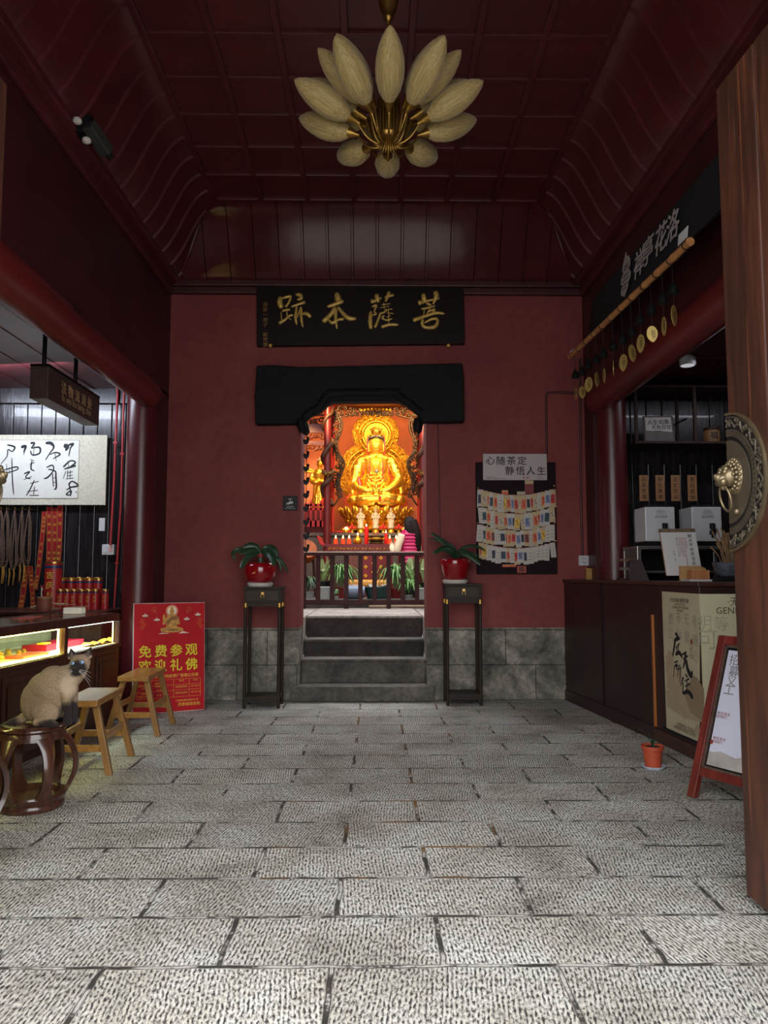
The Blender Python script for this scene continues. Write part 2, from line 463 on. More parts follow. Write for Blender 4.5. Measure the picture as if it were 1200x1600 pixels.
def prof(s): return INS * s, (ZC1 - ZC0) * (s - .115 * math.sin(2 * math.pi * s))
NS = 14
def cove(kind):
    mb = MB()
    def pt(u, s, lift=0):
        o, z = prof(s)
        do, dz = prof(min(1, s + .01)); eo, ez = prof(max(0, s - .01))
        tx, tz = do - eo, dz - ez; L = math.hypot(tx, tz)
        o2 = o + lift * tz / L; z2 = z - lift * tx / L    # towards the room
        if kind == 'b': return (u, YB - o2, ZC0 + z2)
        if kind == 'l': return (XL + o2, u, ZC0 + z2)
        return (XR - o2, u, ZC0 + z2)
    def lim(u, s):
        o, _ = prof(s)
        if kind == 'b': return min(max(u, XL + o), XR - o)
        return min(u, YB - o)
    a, b = (XL, XR) if kind == 'b' else (YF, YB)
    mb.surf(lambda u, s: pt(lim(a + (b - a) * u, s), s), 30, NS)
    n = 17 if kind == 'b' else 21
    for i in range(n):
        u = a + (b - a) * (i + .5) / n
        ss = [j / 24 for j in range(25)]
        ss = [q for q in ss if abs(lim(u, q) - u) < 1e-6]
        if len(ss) < 3: continue
        w_ = .017 if kind == 'b' else .012
        hr = .032 if kind == 'b' else .024
        vs = []; fs = []
        for q in ss: vs += [pt(u - w_, q, 0), pt(u - w_ * .6, q, hr), pt(u + w_ * .6, q, hr), pt(u + w_, q, 0)]
        for j in range(len(ss) - 1):
            for k in range(3): fs.append((j * 4 + k, j * 4 + k + 1, (j + 1) * 4 + k + 1, (j + 1) * 4 + k))
        mb.add(vs, fs)
    if kind == 'b':   # hip beads
        for sx in (-1, 1):
            mb.tube([((XL + prof(j / 20)[0] if sx < 0 else XR - prof(j / 20)[0]), YB - prof(j / 20)[0], ZC0 + prof(j / 20)[1]) for j in range(21)], .02, 6)
    return mb
M_coveb = pm('glossy_red_lacquer', (80, 31, 35), .14, var=.1, scale=3, bump=.3, bscale=1.6, spec=.32)
struct(cove('b').build('trim_1', M_coveb, smooth=45))
struct(cove('l').build('trim_2', M_lacq, smooth=45))
struct(cove('r').build('trim_3', M_lacq, smooth=45))
k = MB()   # cornice mouldings
for (a, b) in (((XL, YB - .07, ZC0 - .10), (XR, YB, ZC0 - .03)), ((XL, YB - .10, ZC0 - .03), (XR, YB, ZC0 + .04))): k.b2(a, b)
struct(k.build('trim_4', M_lacqd, bevel=.01))
for nm, x, sg in (('trim_5', XL, 1), ('trim_6', XR, -1)):
    k = MB(); k.b2((x, YF, ZC0 - .13), (x + sg * .05, YB - .1, ZC0 - .02)); k.b2((x, YF, ZC0 - .02), (x + sg * .12, YB - .1, ZC0 + .05))
    struct(k.build(nm, M_lacq, bevel=.012))
# log beams and columns
def log(name, x, y0, y1, z, r, label):
    mb = MB(); ys = [y0 + (y1 - y0) * i / 10 for i in range(11)]
    mb.tube([(x, yy, z) for yy in ys], [r * (1 if 0 < i < 10 else .96) for i in range(11)], 28)
    return tag(mb.build(name, M_beam, smooth=50), label, 'beam')
log('log_beam', XL - .02, YF, 5.12, 3.075, .15, 'near length of the round red log beam over the left alcove')
log('log_beam', XL - .02, 5.125, 7.3, 3.06, .135, 'far length of the round red log beam ending above the left column')
log('log_beam', XR + .02, YF, 7.5, 3.06, .14, 'round red log beam over the opening of the tea shop')
k = MB(); k.b2((XL - .02, YF, 3.2), (XL + .035, 5.1, 3.33)); struct(k.build('trim_7', M_lacqd, bevel=.01))
def column(x, y, label):
    mb = MB(); mb.lathe([(.150, 0), (.148, 1), (.143, 2.2), (.138, 3.2)], 36)
    return tag(mb.build('column', M_colm, loc=(x, y, 0), smooth=50), label, 'column')
column(-2.315, 7.42, 'glossy red round column behind the red notice board')
column(2.36, 7.42, 'dark red round column beside the tea shop shelves')
# ================================================================== left side
def thingM(name, label, cat, M, group=None):
    o = thing(name, label, cat, group=group); o.matrix_world = M; return o
I4 = Matrix.Identity(4)
M_rose = wood('rosewood', (46, 23, 18), (82, 42, 30), .34, (10, 10, 1.2), 2.5, .12, .1, .35)
M_rose2 = wood('polished_brown_wood', (50, 29, 22), (84, 50, 36), .22, (12, 12, 1.5), 2.2, .08, .4)
M_oak = wood('honey_wood', (132, 92, 44), (168, 122, 64), .34, (14, 2, 14), 2.0, .08, .2)
M_red = pm('red_paper', (178, 26, 34), .5, var=.06)
M_redrib = pm('red_ribbon_satin', (146, 22, 32), .45, var=.08)
M_gold = pm('gold_print', (214, 172, 70), .45, .25, var=.05)
M_yel = pm('yellow_print', (226, 208, 24), .6, var=.02)
M_dgold = pm('gold_leaf_paint', (196, 152, 66), .42, .55, var=.08, scale=20)

# ---- dark board wall details
k = MB()
for i in range(20):
    x = XL - .14 - i * .148
    k.b2((x - .142, YB - .045, 0), (x, YB - .02, 3.25))
M_board = wood('lacquered_dark_boards', (22, 19, 22), (46, 40, 42), .26, (9, 9, .9), 3, .55, .2)
struct(k.build('trim_8', M_board, bevel=.006))
za, zb = P(90, 633, YB).z, P(90, 603, YB).z
struct(MB().b2((-5.2, YB - .085, za), (XL - .2, YB - .045, zb)).build('trim_9', M_board, bevel=.006))

# ---- red pipes
def pipe(label, pts, Y, r, loc_mat=M_pipe):
    mb = MB(); q = [P(a, b, Y) for a, b in pts]
    mb.tube(q, r, 10)
    for a, b in zip(q[:-1], q[1:]):
        if (b - a).length > 1.0:
            m = a.lerp(b, .55); mb.box(m, (r * 3.2, r * 2.6, .02))
    return tag(mb.build('conduit_pipe', loc_mat, smooth=50), label, 'pipe')
pipe('red conduit pipe running under the alcove ceiling and down to the white switch', [(-160, 598), (172, 600), (180, 602), (184, 610), (178, 760), (172.5, 852)], YB - .11, .013)
pipe('thin red conduit pipe beside the left column', [(194, 612), (189, 790), (178, 954)], YB - .2, .012)
# ---- hanging wooden sign
sx0 = -2.46
a = PX(76, 568, sx0); a2 = PX(76, 621, sx0); b2_ = PX(158, 672, sx0)
zt, zbm = 2.87, 2.615
hs = thing('hanging_sign', 'long dark brown box sign hanging on two black rods at the left', 'sign', (sx0, a.y, zbm))
L = 1.06
k = MB().b2((-.135, 0, 0), (0, L, .245)); k.build('sign_box', wood('sign_brown', (58, 42, 40), (76, 58, 54), .45, (8, 1, 8), 2, .05), hs, bevel=.003)
MB().b2((-.137, -.002, .245), (.002, L + .002, .265)).build('top_rail', M_black, hs)
for yy in (.06, .66):
    MB().tube([(-.06, yy, .26), (-.06, yy, 3.245 - zbm)], .017, 8).build('rod', M_black, hs)
fm = frame((.0015, .0, 0), (0, 1, 0), (0, 0, 1))
k = MB().text('法 物 流 通 处', .105, fm @ Matrix.Translation((.56, .15, 0)), .008, .004)
k.text('fa wu liu tong chu', .085, fm @ Matrix.Translation((.56, .065, 0)), .006, .0)
k.build('lettering', pm('pale_gold_letters', (178, 150, 110), .5, .2), hs)

# ---- calligraphy scroll
Ys = YB - .10
a = P(168, 680, Ys); b = P(167, 789, Ys)
sl = thing('calligraphy_scroll', 'long cream paper scroll with black cursive brush writing on dark boards', 'scroll', (-3.9, Ys, b.z))
hgt = a.z - b.z; wd_ = a.x + 3.9
k = MB().b2((-1.3, -.008, 0), (wd_, .012, hgt)); k.build('mount', pm('cream_silk_mount', (206, 200, 182), .8, var=.08, scale=60), sl)
c1 = P(125, 688, Ys); c2 = P(122, 779, Ys)
MB().b2((-1.2, -.011, c2.z - b.z), (c1.x + 3.9, -.008, c1.z - b.z)).build('paper', pm('scroll_paper', (226, 224, 216), .85, var=.03), sl)
k = MB()
fr = .003
xr = c1.x + 3.9; z0, z1 = c2.z - b.z, c1.z - b.z
k.b2((xr - fr, -.013, z0), (xr, -.011, z1)); k.b2((-1.2, -.013, z1 - fr), (xr, -.011, z1)); k.b2((-1.2, -.013, z0), (xr, -.011, z0 + fr))
k.build('border_line', pm('grey_line', (120, 116, 106), .8), sl)
S = [
 [(398,545,16),(420,552,20),(410,578,6)], [(428,542,8),(458,534,10),(440,562,6),(430,612,4)],
 [(395,680,8),(440,640,6),(472,652,7),(432,682,5),(474,670,9),(400,692,6)], [(425,640,5),(430,690,5)],
 [(412,705,6),(395,752,4)], [(424,700,6),(420,752,5)], [(418,716,5),(455,708,6)], [(420,735,5),(455,730,5)], [(412,754,5),(460,748,6)], [(440,700,6),(437,752,5)],
 [(428,790,8),(452,768,6),(488,796,8),(430,806,6)], [(415,822,6),(452,804,5),(490,798,7)], [(430,780,6),(442,848,5),(414,850,6),(446,826,5),(440,862,4)], [(472,834,8),(482,838,6)],
 [(284,530,10),(318,530,14),(336,556,8),(312,592,5),(284,636,4)], [(310,602,4),(346,588,6),(376,600,7),(330,628,4)], [(342,588,6),(352,642,4)],
 [(290,682,5),(328,668,6),(334,700,5),(300,742,7),(274,752,5)], [(300,692,5),(346,706,6),(350,742,4)], [(328,720,8),(334,802,7)], [(348,716,7),(352,806,7),(336,818,5)], [(334,748,5),(350,746,5)], [(335,775,5),(350,773,5)],
 [(132,556,12),(160,550,12),(148,588,5)], [(164,542,8),(148,604,5)], [(190,530,10),(216,530,8),(194,562,5)], [(196,562,5),(246,556,8),(248,592,7),(204,604,6),(190,576,5)], [(214,546,5),(210,602,5)],
 [(190,632,6),(212,640,5)], [(184,662,5),(216,650,6)], [(200,640,5),(194,690,6),(216,702,4)], [(150,722,6),(186,708,6),(160,742,5),(192,752,5)], [(148,758,5),(200,738,5)],
 [(188,782,6),(242,768,6)], [(216,760,5),(182,830,5),(164,858,4)], [(216,800,5),(210,852,6)], [(170,832,5),(236,824,6)], [(184,856,6),(242,856,7)],
 [(44,540,6),(92,554,8),(76,582,5),(50,570,5),(44,612,4),(4,662,3)], [(40,660,4),(46,722,4)], [(10,702,4),(100,678,6),(106,696,5),(20,722,4)], [(74,620,4),(78,762,5),(86,852,4)], [(56,690,4),(60,722,4)],
 [(-60,545,12),(-20,552,8),(-40,600,6)], [(-66,640,6),(-20,640,6),(-50,700,6)], [(-40,720,6),(-44,850,5)], [(-70,760,5),(-20,756,6)],
]
k = MB().brush(S, lambda x, y: P(x / 4, 560 + y / 4, Ys - .0115), (0, -1, 0), 7.85 / 1180 / 4 * 1.5, .03)
o = k.build('brush_writing', M_ink, sl, world=True)

# ---- small things on the board wall
sw = thing('wall_switch', 'white wall switch box at the lower end of the red pipe', 'switch', P(171, 859, YB - .05))
k = MB().b2((-.062, -.05, -.055), (.062, 0, .055)); k.build('switch_box', M_white, sw, bevel=.006)
MB().b2((-.045, -.056, -.035), (-.004, -.05, .035)).build('rocker', M_white, sw, bevel=.002)
MB().b2((.008, -.053, -.03), (.045, -.05, .03)).build('label_sticker', pm('printed_label', (200, 150, 150), .6), sw)
tag(MB().b2((-.03, -.006, -.068), (.03, .0, .068)).build('notice_label', M_white, loc=P(159.5, 819.5, YB - .046)), 'small white paper label stuck on the dark boards above the switch', 'label')

# ---- ribbons
def ribbon(label, pts, w, Y, txt):
    t = thing('blessing_ribbon', label, 'ribbon', P(pts[0][0], pts[0][1], Y), group='red blessing ribbons on the dark boards')
    o = t.location
    q = cr_spline([tuple(P(a, b, Y) - V((0, .0, 0)) - o) for a, b in pts], 4)
    k = MB(); vs = []; fs = []
    for p in q: vs += [(p[0] - w / 2, p[1], p[2]), (p[0] + w / 2, p[1], p[2])]
    fs = [(2 * i, 2 * i + 1, 2 * i + 3, 2 * i + 2) for i in range(len(q) - 1)]
    k.add(vs, fs); k.build('band', M_redrib, t, solid=.003)
    g = MB(); n = len(txt)
    for i, ch in enumerate(txt):
        f = .12 + .84 * (i + .5) / n; x = f * (len(q) - 1); j = min(int(x), len(q) - 2); u = x - j
        p = V(q[j]).lerp(V(q[j + 1]), u); d = (V(q[j]) - V(q[j + 1])).normalized()
        if ch != ' ': g.text(ch, w * .62, frame(p + V((0, -.003, 0)), (d.z, 0, -d.x), d), .01, .006)
    for sx in (-1, 1):
        g.tube([(p[0] + sx * w * .42, p[1] - .002, p[2]) for p in q], .0012, 4)
    g.build('gold_print', M_gold, t)
    return t
Yr = YB - .055
ribbon('red ribbon slanting down left beside the upright red ribbons', [(69.5, 799), (67, 830), (60, 890), (55, 922)], .05, Yr, '吉祥如意 合家平安 身体健康')
ribbon('upright red ribbon with gold print, leftmost of the three behind the big incense tube', [(77, 792), (77, 840), (76.5, 878)], .055, Yr, '吉祥如意 平安')
ribbon('upright red ribbon with gold print, middle of the three behind the big incense tube', [(85.5, 794), (85.5, 840), (85, 878)], .052, Yr, '吉祥如意 平安')
ribbon('upright red ribbon with gold print, tallest and rightmost of the three behind the tube', [(94, 789), (93, 840), (90.5, 878)], .058, Yr, '吉祥 福禄寿喜')
ribbon('lower red ribbon hanging from the prayer beads, left strip of two', [(42, 884), (39, 905), (35, 935), (31, 956)], .058, Yr, '心想事成 万事如意')
ribbon('lower red ribbon hanging from the prayer beads, right strip of two', [(47, 884), (49, 905), (51, 930), (52, 954)], .05, Yr, '心想事成 万事如意')
# ---- prayer bead strands
M_bead = pm('brown_prayer_beads', (92, 70, 58), .5, var=.25, scale=60)
M_tas = pm('yellow_tassel', (150, 106, 40), .8, var=.2, scale=60)
def strand(label, x, y0, y1, w, seed):
    rd = random.Random(seed)
    c = P(x, y0, YB - .09)
    t = thing('prayer_beads', label, 'prayer beads', c, group='strands of brown prayer beads')
    s = 7.86 / 1180
    Lz = (y1 - y0) * s; W = w * s / 2
    MB().tube([(0, .04, .01), (0, -.02, .012), (0, -.025, .03)], .004, 6).build('hook', M_brass, t)
    k = MB()
    for j in range(3):
        L2 = Lz * (1 - .05 * j); W2 = W * (1 - .22 * j); dx = rd.uniform(-.012, .012)
        pts = [(dx * 0, -.02, 0), (W2 * .6, -.02 - j * .008, -L2 * .25), (W2 + dx, -.03 - j * .01, -L2 * .75), (W2 * .7 + dx, -.03, -L2 * .95), (dx, -.03, -L2), (-W2 * .7 + dx, -.03, -L2 * .95), (-W2 + dx, -.03 - j * .01, -L2 * .75), (-W2 * .6, -.02 - j * .008, -L2 * .25)]
        q = cr_spline(pts + [pts[0]], 16)[:-1]
        k.tube(q, [.0085 if i % 2 else .0058 for i in range(len(q))], 6, closed=True)
    k.build('beads', M_bead, t, smooth=60)
    k = MB()
    for j in range(2):
        x0 = rd.uniform(-.03, .03)
        k.tube([(x0, -.035, -Lz * .97), (x0 + .006, -.035, -Lz - .05), (x0 - .004, -.035, -Lz - .16)], [.006, .01, .004], 6)
    k.build('tassel', M_tas, t)
for i, (x, y1, w) in enumerate([(3, 884, 15), (12, 887, 14), (24.5, 890, 10), (36, 884, 9), (47, 885, 12)]):
    strand(['brown prayer bead strand at the frame edge, partly behind the left door knocker', 'brown prayer bead strand, second from the frame edge', 'brown prayer bead strand, middle one of the five', 'brown prayer bead strand, second left of the red ribbons', 'brown prayer bead strand nearest the red ribbons'][i], x, 797, y1, w, i)

# ---- back ledge and counter
ZT_ = .96
bk = thing('back_cabinet', 'dark wooden back cabinet under the prayer beads and incense tubes', 'cabinet', (-3.9, 7.35, 0))
MB().b2((-1.3, -.42, 0), (1.42, .44, ZT_ - .03)).build('carcass', M_rose, bk)
MB().b2((-1.3, -.45, ZT_ - .03), (1.42, .46, ZT_)).build('worktop', M_rose, bk, bevel=.006)
ct = thing('display_counter', 'dark wooden display counter with lit glass case in front', 'counter', (-2.25, 6.75, 0), (0, 0, -math.atan(.18 / 1.85)))
zg0, zg1 = .695, .895
D_ = .62; LN = 3.6
k = MB(); k.b2((-D_, -LN, .08), (0, 0, zg0 - .03)); k.b2((-D_, -LN, 0), (-.04, -.01, .08))
k.build('base', M_rose, ct, bevel=.004)
k = MB()
for i in range(8):      # raised door panels
    y1_ = -.06 - i * .44; y0_ = y1_ - .38
    k.b2((0, y0_, .13), (.012, y1_, .62)); k.b2((.012, y0_ + .05, .18), (.022, y1_ - .05, .57))
k.build('door_panel', M_rose, ct, bevel=.006)
k = MB()
k.b2((-D_, -LN, zg0 - .03), (.012, .012, zg0)); k.b2((-.05, -LN, zg1), (.014, .014, ZT_)); k.b2((-D_, -.05, zg1), (.014, .014, ZT_)); k.b2((-D_, -LN, zg1), (-D_ + .05, 0, ZT_))
for yy in (0.012, -.93, -2.0, -3.1): k.b2((-.028, yy - .05, zg0), (.012, yy, zg1))
for yy in (0.012, -.93, -2.0): k.b2((-D_, yy - .05, zg0), (-D_ + .03, yy, zg1))
k.build('frame', M_rose, ct, bevel=.004)
MB().b2((-D_ + .02, -LN, ZT_ - .008), (-.03, -.02, ZT_ - .002)).build('top_glass', M_glass, ct)
MB().b2((-.014, -LN, zg0), (-.008, -.02, zg1)).build('front_glass', M_glass, ct)
MB().b2((-D_ + .004, -LN, zg0), (-D_ + .012, 0, zg1)).build('back_panel', pm('case_back', (150, 146, 108), .5), ct)
MB().b2((-.36, -LN, zg0 + .10), (-.10, -.98, zg0 + .104)).build('glass_shelf', M_glass, ct)
MB().b2((-D_, -LN, zg0), (-.01, -.0, zg0 + .006)).build('case_floor', pm('cream_lining', (206, 196, 150), .6), ct)
E_warm = emis('led_strip_warm', (255, 232, 120), 14); E_cool = emis('led_strip_cool', (240, 246, 255), 7)
k = MB(); k.b2((-.055, -LN, zg0 + .006), (-.035, -.985, zg0 + .016)); k.b2((-.05, -LN, zg1 - .012), (-.036, -.985, zg1)); k.b2((-.045, -.99, zg0 + .01), (-.035, -.98, zg1 - .005))
k.build('light_strip', E_warm, ct)
k = MB(); k.b2((-.05, -.925, zg1 - .01), (-.036, -.045, zg1)); k.build('light_strip', E_cool, ct)
k = MB(); k.b2((-.048, -.046, zg0 + .01), (-.04, -.04, zg1 - .01)); k.build('light_strip', emis('led_strip_amber', (255, 214, 110), 7), ct)
def on_counter(x, y, z): return ct.matrix_world @ V((x, y, z))
bpy.context.view_layer.update()
rz = ct.rotation_euler.z
M_yglass = pm('pale_yellow_ware', (232, 220, 140), .35, var=.05)
# wares in the case
def ware(name, label, mb, mats, x, y, z, cat, smooth=50):
    return tag(mb.build(name, mats, loc=on_counter(x, y, z), rot=(0, 0, rz), smooth=smooth), label, cat)
z_ = zg0 + .006
ware('paper_roll', 'pale yellow roll standing in the bright near end of the glass case', MB().lathe([(.012, 0), (.034, 0), (.036, .01), (.036, .075), (.034, .085), (.012, .085)], 20), M_yglass, -.09, -1.80, z_, 'roll')
ware('incense_bottle', 'slim golden bottle standing in the near end of the glass case', MB().lathe([(.02, 0), (.026, .01), (.024, .05), (.008, .085), (.007, .15), (.009, .155)], 16), M_dgold, -.3, -1.86, z_, 'bottle')
for i, (x, y, s) in enumerate([(-.25, -1.38, .03), (-.3, -1.28, .022), (-.22, -1.2, .026), (-.33, -1.15, .03), (-.25, -1.08, .024)]):
    ware('trinket', '%s gold trinket from the left on the glass case floor' % ORD[i], MB().lathe([(s, 0), (s * 1.1, s * .4), (s * .5, s), (s * .7, s * 1.5), (.002, s * 2)], 12), M_dgold, x, y, z_, 'trinket')
ware('red_tray', 'flat orange red tray lying in the near section of the glass case', MB().b2((-.07, -.17, 0), (.07, .17, .018)), pm('orange_red_tray', (190, 74, 40), .5), -.16, -1.19, z_, 'tray')
ware('red_box', 'flat crimson gift box in the far section of the glass case', MB().b2((-.1, -.3, 0), (.1, .3, .05)), pm('crimson_box', (190, 24, 50), .35), -.32, -.52, z_, 'box')
ware('yellow_card', 'small yellow card on the crimson box in the case', MB().b2((-.03, -.05, 0), (.03, .05, .012)), M_yel, -.27, -.77, z_ + .052, 'card')
def cloth(u, v):
    return (-.05 + .12 * (u - .5) * .8, -.42 + .84 * v * .5 , .012 + .018 * abs(math.sin(9 * v + 2 * u)) + .06 * max(0, v - .55) * (1 - abs(2 * u - 1)))
ware('silk_cloth', 'crumpled amber silk cloth glowing in the far section of the case', MB().surf(cloth, 10, 40), pm('amber_silk', (230, 160, 50), .35, var=.1), -.035, -.03, z_, 'cloth')
# things on the counter and the ledge
def canister(label, px, py0, py1, Y, r, group):
    t = thing('incense_canister', label, 'canister', P(px, py1, Y), group=group); t.location.z = ZT_
    h = P(px, py0, Y).z - ZT_
    MB().lathe([(r, 0), (r, h * .9)], 20).build('tube_body', M_can, t, smooth=40)
    MB().lathe([(r * 1.03, h * .9), (r * 1.03, h * .985), (r * .95, h), (0.001, h)], 20).build('lid', M_brass, t, smooth=40)
    MB().lathe([(r * 1.012, h * .81), (r * 1.012, h * .87)], 20, cap=False).build('blue_band', M_band, t, smooth=40)
    k = MB(); k.vtext('吉祥', r * .8, frame((0, -r * 1.01, h * .6), (1, 0, 0), (0, 0, 1)), 1.4, .01, .01)
    k.build('gold_print', M_gold, t); return t
M_can = pm('red_canister_paper', (172, 36, 36), .4, var=.08); M_band = pm('dark_blue_band', (40, 48, 84), .4)
gp = 'red incense canisters on the ledge'
t = thing('incense_canister', 'biggest tall red incense tube with gold print, under the ribbons', 'canister', (P(82, 945, 7.5).x, 7.5, ZT_), group=gp)
hh = P(82, 878, 7.5).z - ZT_
MB().lathe([(.082, 0), (.082, hh * .97)], 28).build('tube_body', M_can, t, smooth=40)
MB().lathe([(.084, hh * .965), (.084, hh), (.001, hh)], 28).build('lid', M_brass, t, smooth=40)
MB().lathe([(.083, hh * .86), (.083, hh * .92)], 28, cap=False).build('blue_band', M_band, t, smooth=40)
MB().vtext('吉庆有余', .075, frame((.0, -.0845, hh * .72), (1, 0, 0), (0, 0, 1)), 1.3, .02, .02).build('gold_print', M_gold, t)
for i, px in enumerate([95.5, 110, 124, 138.5, 152.7]):
    canister('%s red incense canister from the left in the taller back row' % ORD[i], px, 902, 940, 7.66, .042, gp)
for i, px in enumerate([94, 104.5, 115, 127, 138, 148.5, 164]):
    canister('%s red incense canister from the left in the shorter front row' % ORD[i], px, 920.5, 947, 7.42, .0335, gp)
bs = thing('woven_cup', 'woven reddish cup holding scissors and a pen on the counter end', 'cup', (P(69, 950, 6.99).x, 6.99, ZT_))
def weave():
    t = NT('woven_bamboo'); v = t.coord((1, 1, 1))
    w1 = t.n('ShaderNodeTexChecker'); t.l(v, w1.inputs['Vector']); w1.inputs['Scale'].default_value = 110
    w1.inputs['Color1'].default_value = lin((150, 84, 66)); w1.inputs['Color2'].default_value = lin((112, 54, 46))
    t.l(w1.outputs['Color'], t.b.inputs['Base Color']); t.b.inputs['Roughness'].default_value = .6
    t.bump(w1.outputs['Fac'], .4, .003); return t.m
MB().lathe([(.062, 0), (.066, .06), (.062, .13), (.056, .13), (.058, .02), (.001, .02)], 28).build('basket', weave(), bs, smooth=50)
MB().lathe([(.064, .118), (.066, .124), (.064, .132), (.058, .132)], 28).build('rim', pm('bamboo_rim', (150, 112, 66), .5), bs, smooth=50)
scs = thing('scissors', 'red handled scissors standing in the woven cup', 'scissors', bs.location + V((.012, 0, .03)))
for sx in (-1, 1):
    MB().tube([(sx * .018 + .02 * math.cos(a) * .9, 0, .135 + .034 * math.sin(a)) for a in [i * math.pi / 6 for i in range(12)]], .0065, 6, closed=True).build('handle', M_redrib, scs, smooth=60)
    MB().box((sx * .004, 0, .05), (.012, .004, .1), (0, sx * .08, 0)).build('blade', pm('steel', (170, 172, 178), .3, .9), scs)
pn = thing('pen', 'white pen with red cap standing in the woven cup', 'pen', bs.location + V((-.022, 0, .022)), (0, -.03, 0))
MB().tube([(0, 0, 0), (0, 0, .2)], .007, 8).build('barrel', M_white, pn); MB().tube([(-.012, 0, .2), (.014, 0, .206)], .01, 8).build('cap', M_redrib, pn)
tag(MB().b2((-.075, -.05, 0), (.075, .05, .05)).build('note_pad', M_white, loc=on_counter(-.36, -.12, ZT_ - .001), rot=(0, 0, rz)), 'thick white note pad lying on the counter glass before the woven cup', 'note pad')
M_clear = glass('clear_plastic', (240, 240, 236), .5)
k = MB()
for i in range(9):
    x = random.uniform(-.2, .2); y = random.uniform(-.05, .05)
    k.box((x, y, .012 + i * .007), (.18, .1, .004), (random.uniform(-.1, .1), random.uniform(-.08, .08), random.uniform(-.5, .5)))
tag(k.build('plastic_pouches', [pm('glossy_clear_pouch', (176, 160, 130), .12, .2, var=.5, scale=30)], loc=(-2.93, 7.1, ZT_)), 'heap of shiny clear pouches lying before the incense canisters', 'pouches')
stuff(bpy.data.objects['plastic_pouches'])
tag(MB().b2((-.06, -.16, 0), (.06, .16, .004)).build('red_paper_slip', M_redrib, loc=on_counter(-.42, -.75, ZT_ - .002), rot=(0, 0, rz + .2)), 'thin red paper slip lying on the counter glass at the left', 'paper')

# ---- notice board (red) leaning on the column
A = PZ(206, 1118, 0); B = PZ(319.5, 1108.5, 0); T_ = P(316, 941, B.y + .06)
r = (B - A); W = r.length; r.normalize(); nrm = V((r.y, -r.x, 0)); Hh = T_.z
up = (V((0, 0, Hh)) - nrm * .07).normalized()
nb = thingM('notice_board', 'red standing notice board with a seated Buddha picture and yellow characters', 'notice board', frame((A + B) / 2, r, up))
Hh = Hh / up.z
M_white2 = pm('white_board_edge', (214, 210, 206), .6)
k = MB().b2((-W / 2, 0, -.016), (W / 2, Hh, -.001)); k.build('panel', M_white2, nb)
MB().b2((-W / 2 + .006, .004, -.001), (W / 2 - .002, Hh - .004, .001)).build('red_face', pm('red_print', (186, 16, 28), .6, var=.04, spec=.25), nb)
k = MB(); u = lambda x, y: Matrix.Translation(((x - .5) * W, (1 - y) * Hh, .0012))
for i, ch in enumerate('免费参观'): k.text(ch, W * .178, u(.165 + .215 * i, .44), .004, .016)
for i, ch in enumerate('欢迎礼佛'): k.text(ch, W * .178, u(.165 + .215 * i, .572), .004, .016)
k.build('large_characters', M_yel, nb)
M_yel2 = pm('orange_yellow_print', (222, 170, 50), .6)
k = MB()
k.text('佛教活动场所两级责任管理公示牌', W * .052, u(.52, .672), .004, .01)
for (x, y, s_) in [(.16, .715, '场所消防安全'), (.36, .705, '管理工作'), (.67, .69, '姓 名'), (.87, .69, '电 话'), (.16, .74, '负责人'), (.36, .73, '主要职责'), (.67, .745, '芙蓉镇观音阁'), (.87, .745, '150 7437 51'), (.16, .79, '芙蓉镇'), (.36, .765, '姓 名'), (.67, .80, '两级责任管理'), (.87, .80, '158 7437 51'), (.16, .815, '宗教工作负责'), (.36, .81, '电 话'), (.75, .87, '芙蓉镇宗教管理委员会 制')]:
    k.text(s_, W * .028, u(x, y + .03), .004, .004)
k.text('芙蓉镇观音阁', W * .052, u(.79, .935), .004, .008)
for yv in (.705, .755, .805, .865): k.box(u(.5, yv).translation, (.88 * W, .002, .001))
for xv in (.06, .25, .44, .56, .78, .94): k.box(u(xv, .785).translation, (.002, .16 * Hh, .001))
k.build('small_print', M_yel2, nb)
# picture of the seated figure
k = MB()
def disc(mb, x, y, rx, ry, z=.0013, n=24):
    c = u(x, y).translation; mb.add([(c.x + rx * W * math.cos(2 * math.pi * i / n), c.y + ry * W * math.sin(2 * math.pi * i / n), z) for i in range(n)], [tuple(range(n))])
def shape(mb, pts, z): mb.add([(u(x, y).translation.x, u(x, y).translation.y, z) for x, y in pts], [tuple(range(len(pts)))])
k.mat(0); disc(k, .53, .075, .085, .085, .0014)
k.mat(1); disc(k, .53, .075, .062, .062, .0016)
k.mat(2); disc(k, .53, .083, .033, .042, .002); disc(k, .53, .05, .022, .02, .002)
shape(k, [(.47, .105), (.59, .105), (.63, .15), (.645, .20), (.60, .205), (.61, .24), (.45, .24), (.46, .17), (.44, .2), (.40, .2), (.405, .11), (.43, .105), (.44, .15)], .0022)
shape(k, [(.37, .235), (.45, .225), (.62, .225), (.69, .24), (.69, .262), (.6, .275), (.46, .275), (.38, .262)], .0024)
k.mat(3); shape(k, [(.45, .17), (.52, .13), (.6, .12), (.62, .15), (.52, .165), (.47, .21)], .0026); shape(k, [(.42, .25), (.55, .24), (.66, .25), (.55, .262)], .0027)
k.mat(1); shape(k, [(.34, .285), (.4, .274), (.5, .285)], .0016); shape(k, [(.62, .285), (.69, .266), (.78, .285)], .0016)
k.build('buddha_picture', [pm('halo_outer', (216, 150, 110), .6), pm('halo_pale', (232, 214, 190), .6), pm('print_gold', (196, 142, 62), .6, var=.2, scale=30), pm('print_brown', (140, 92, 40), .6)], nb)
k = MB()
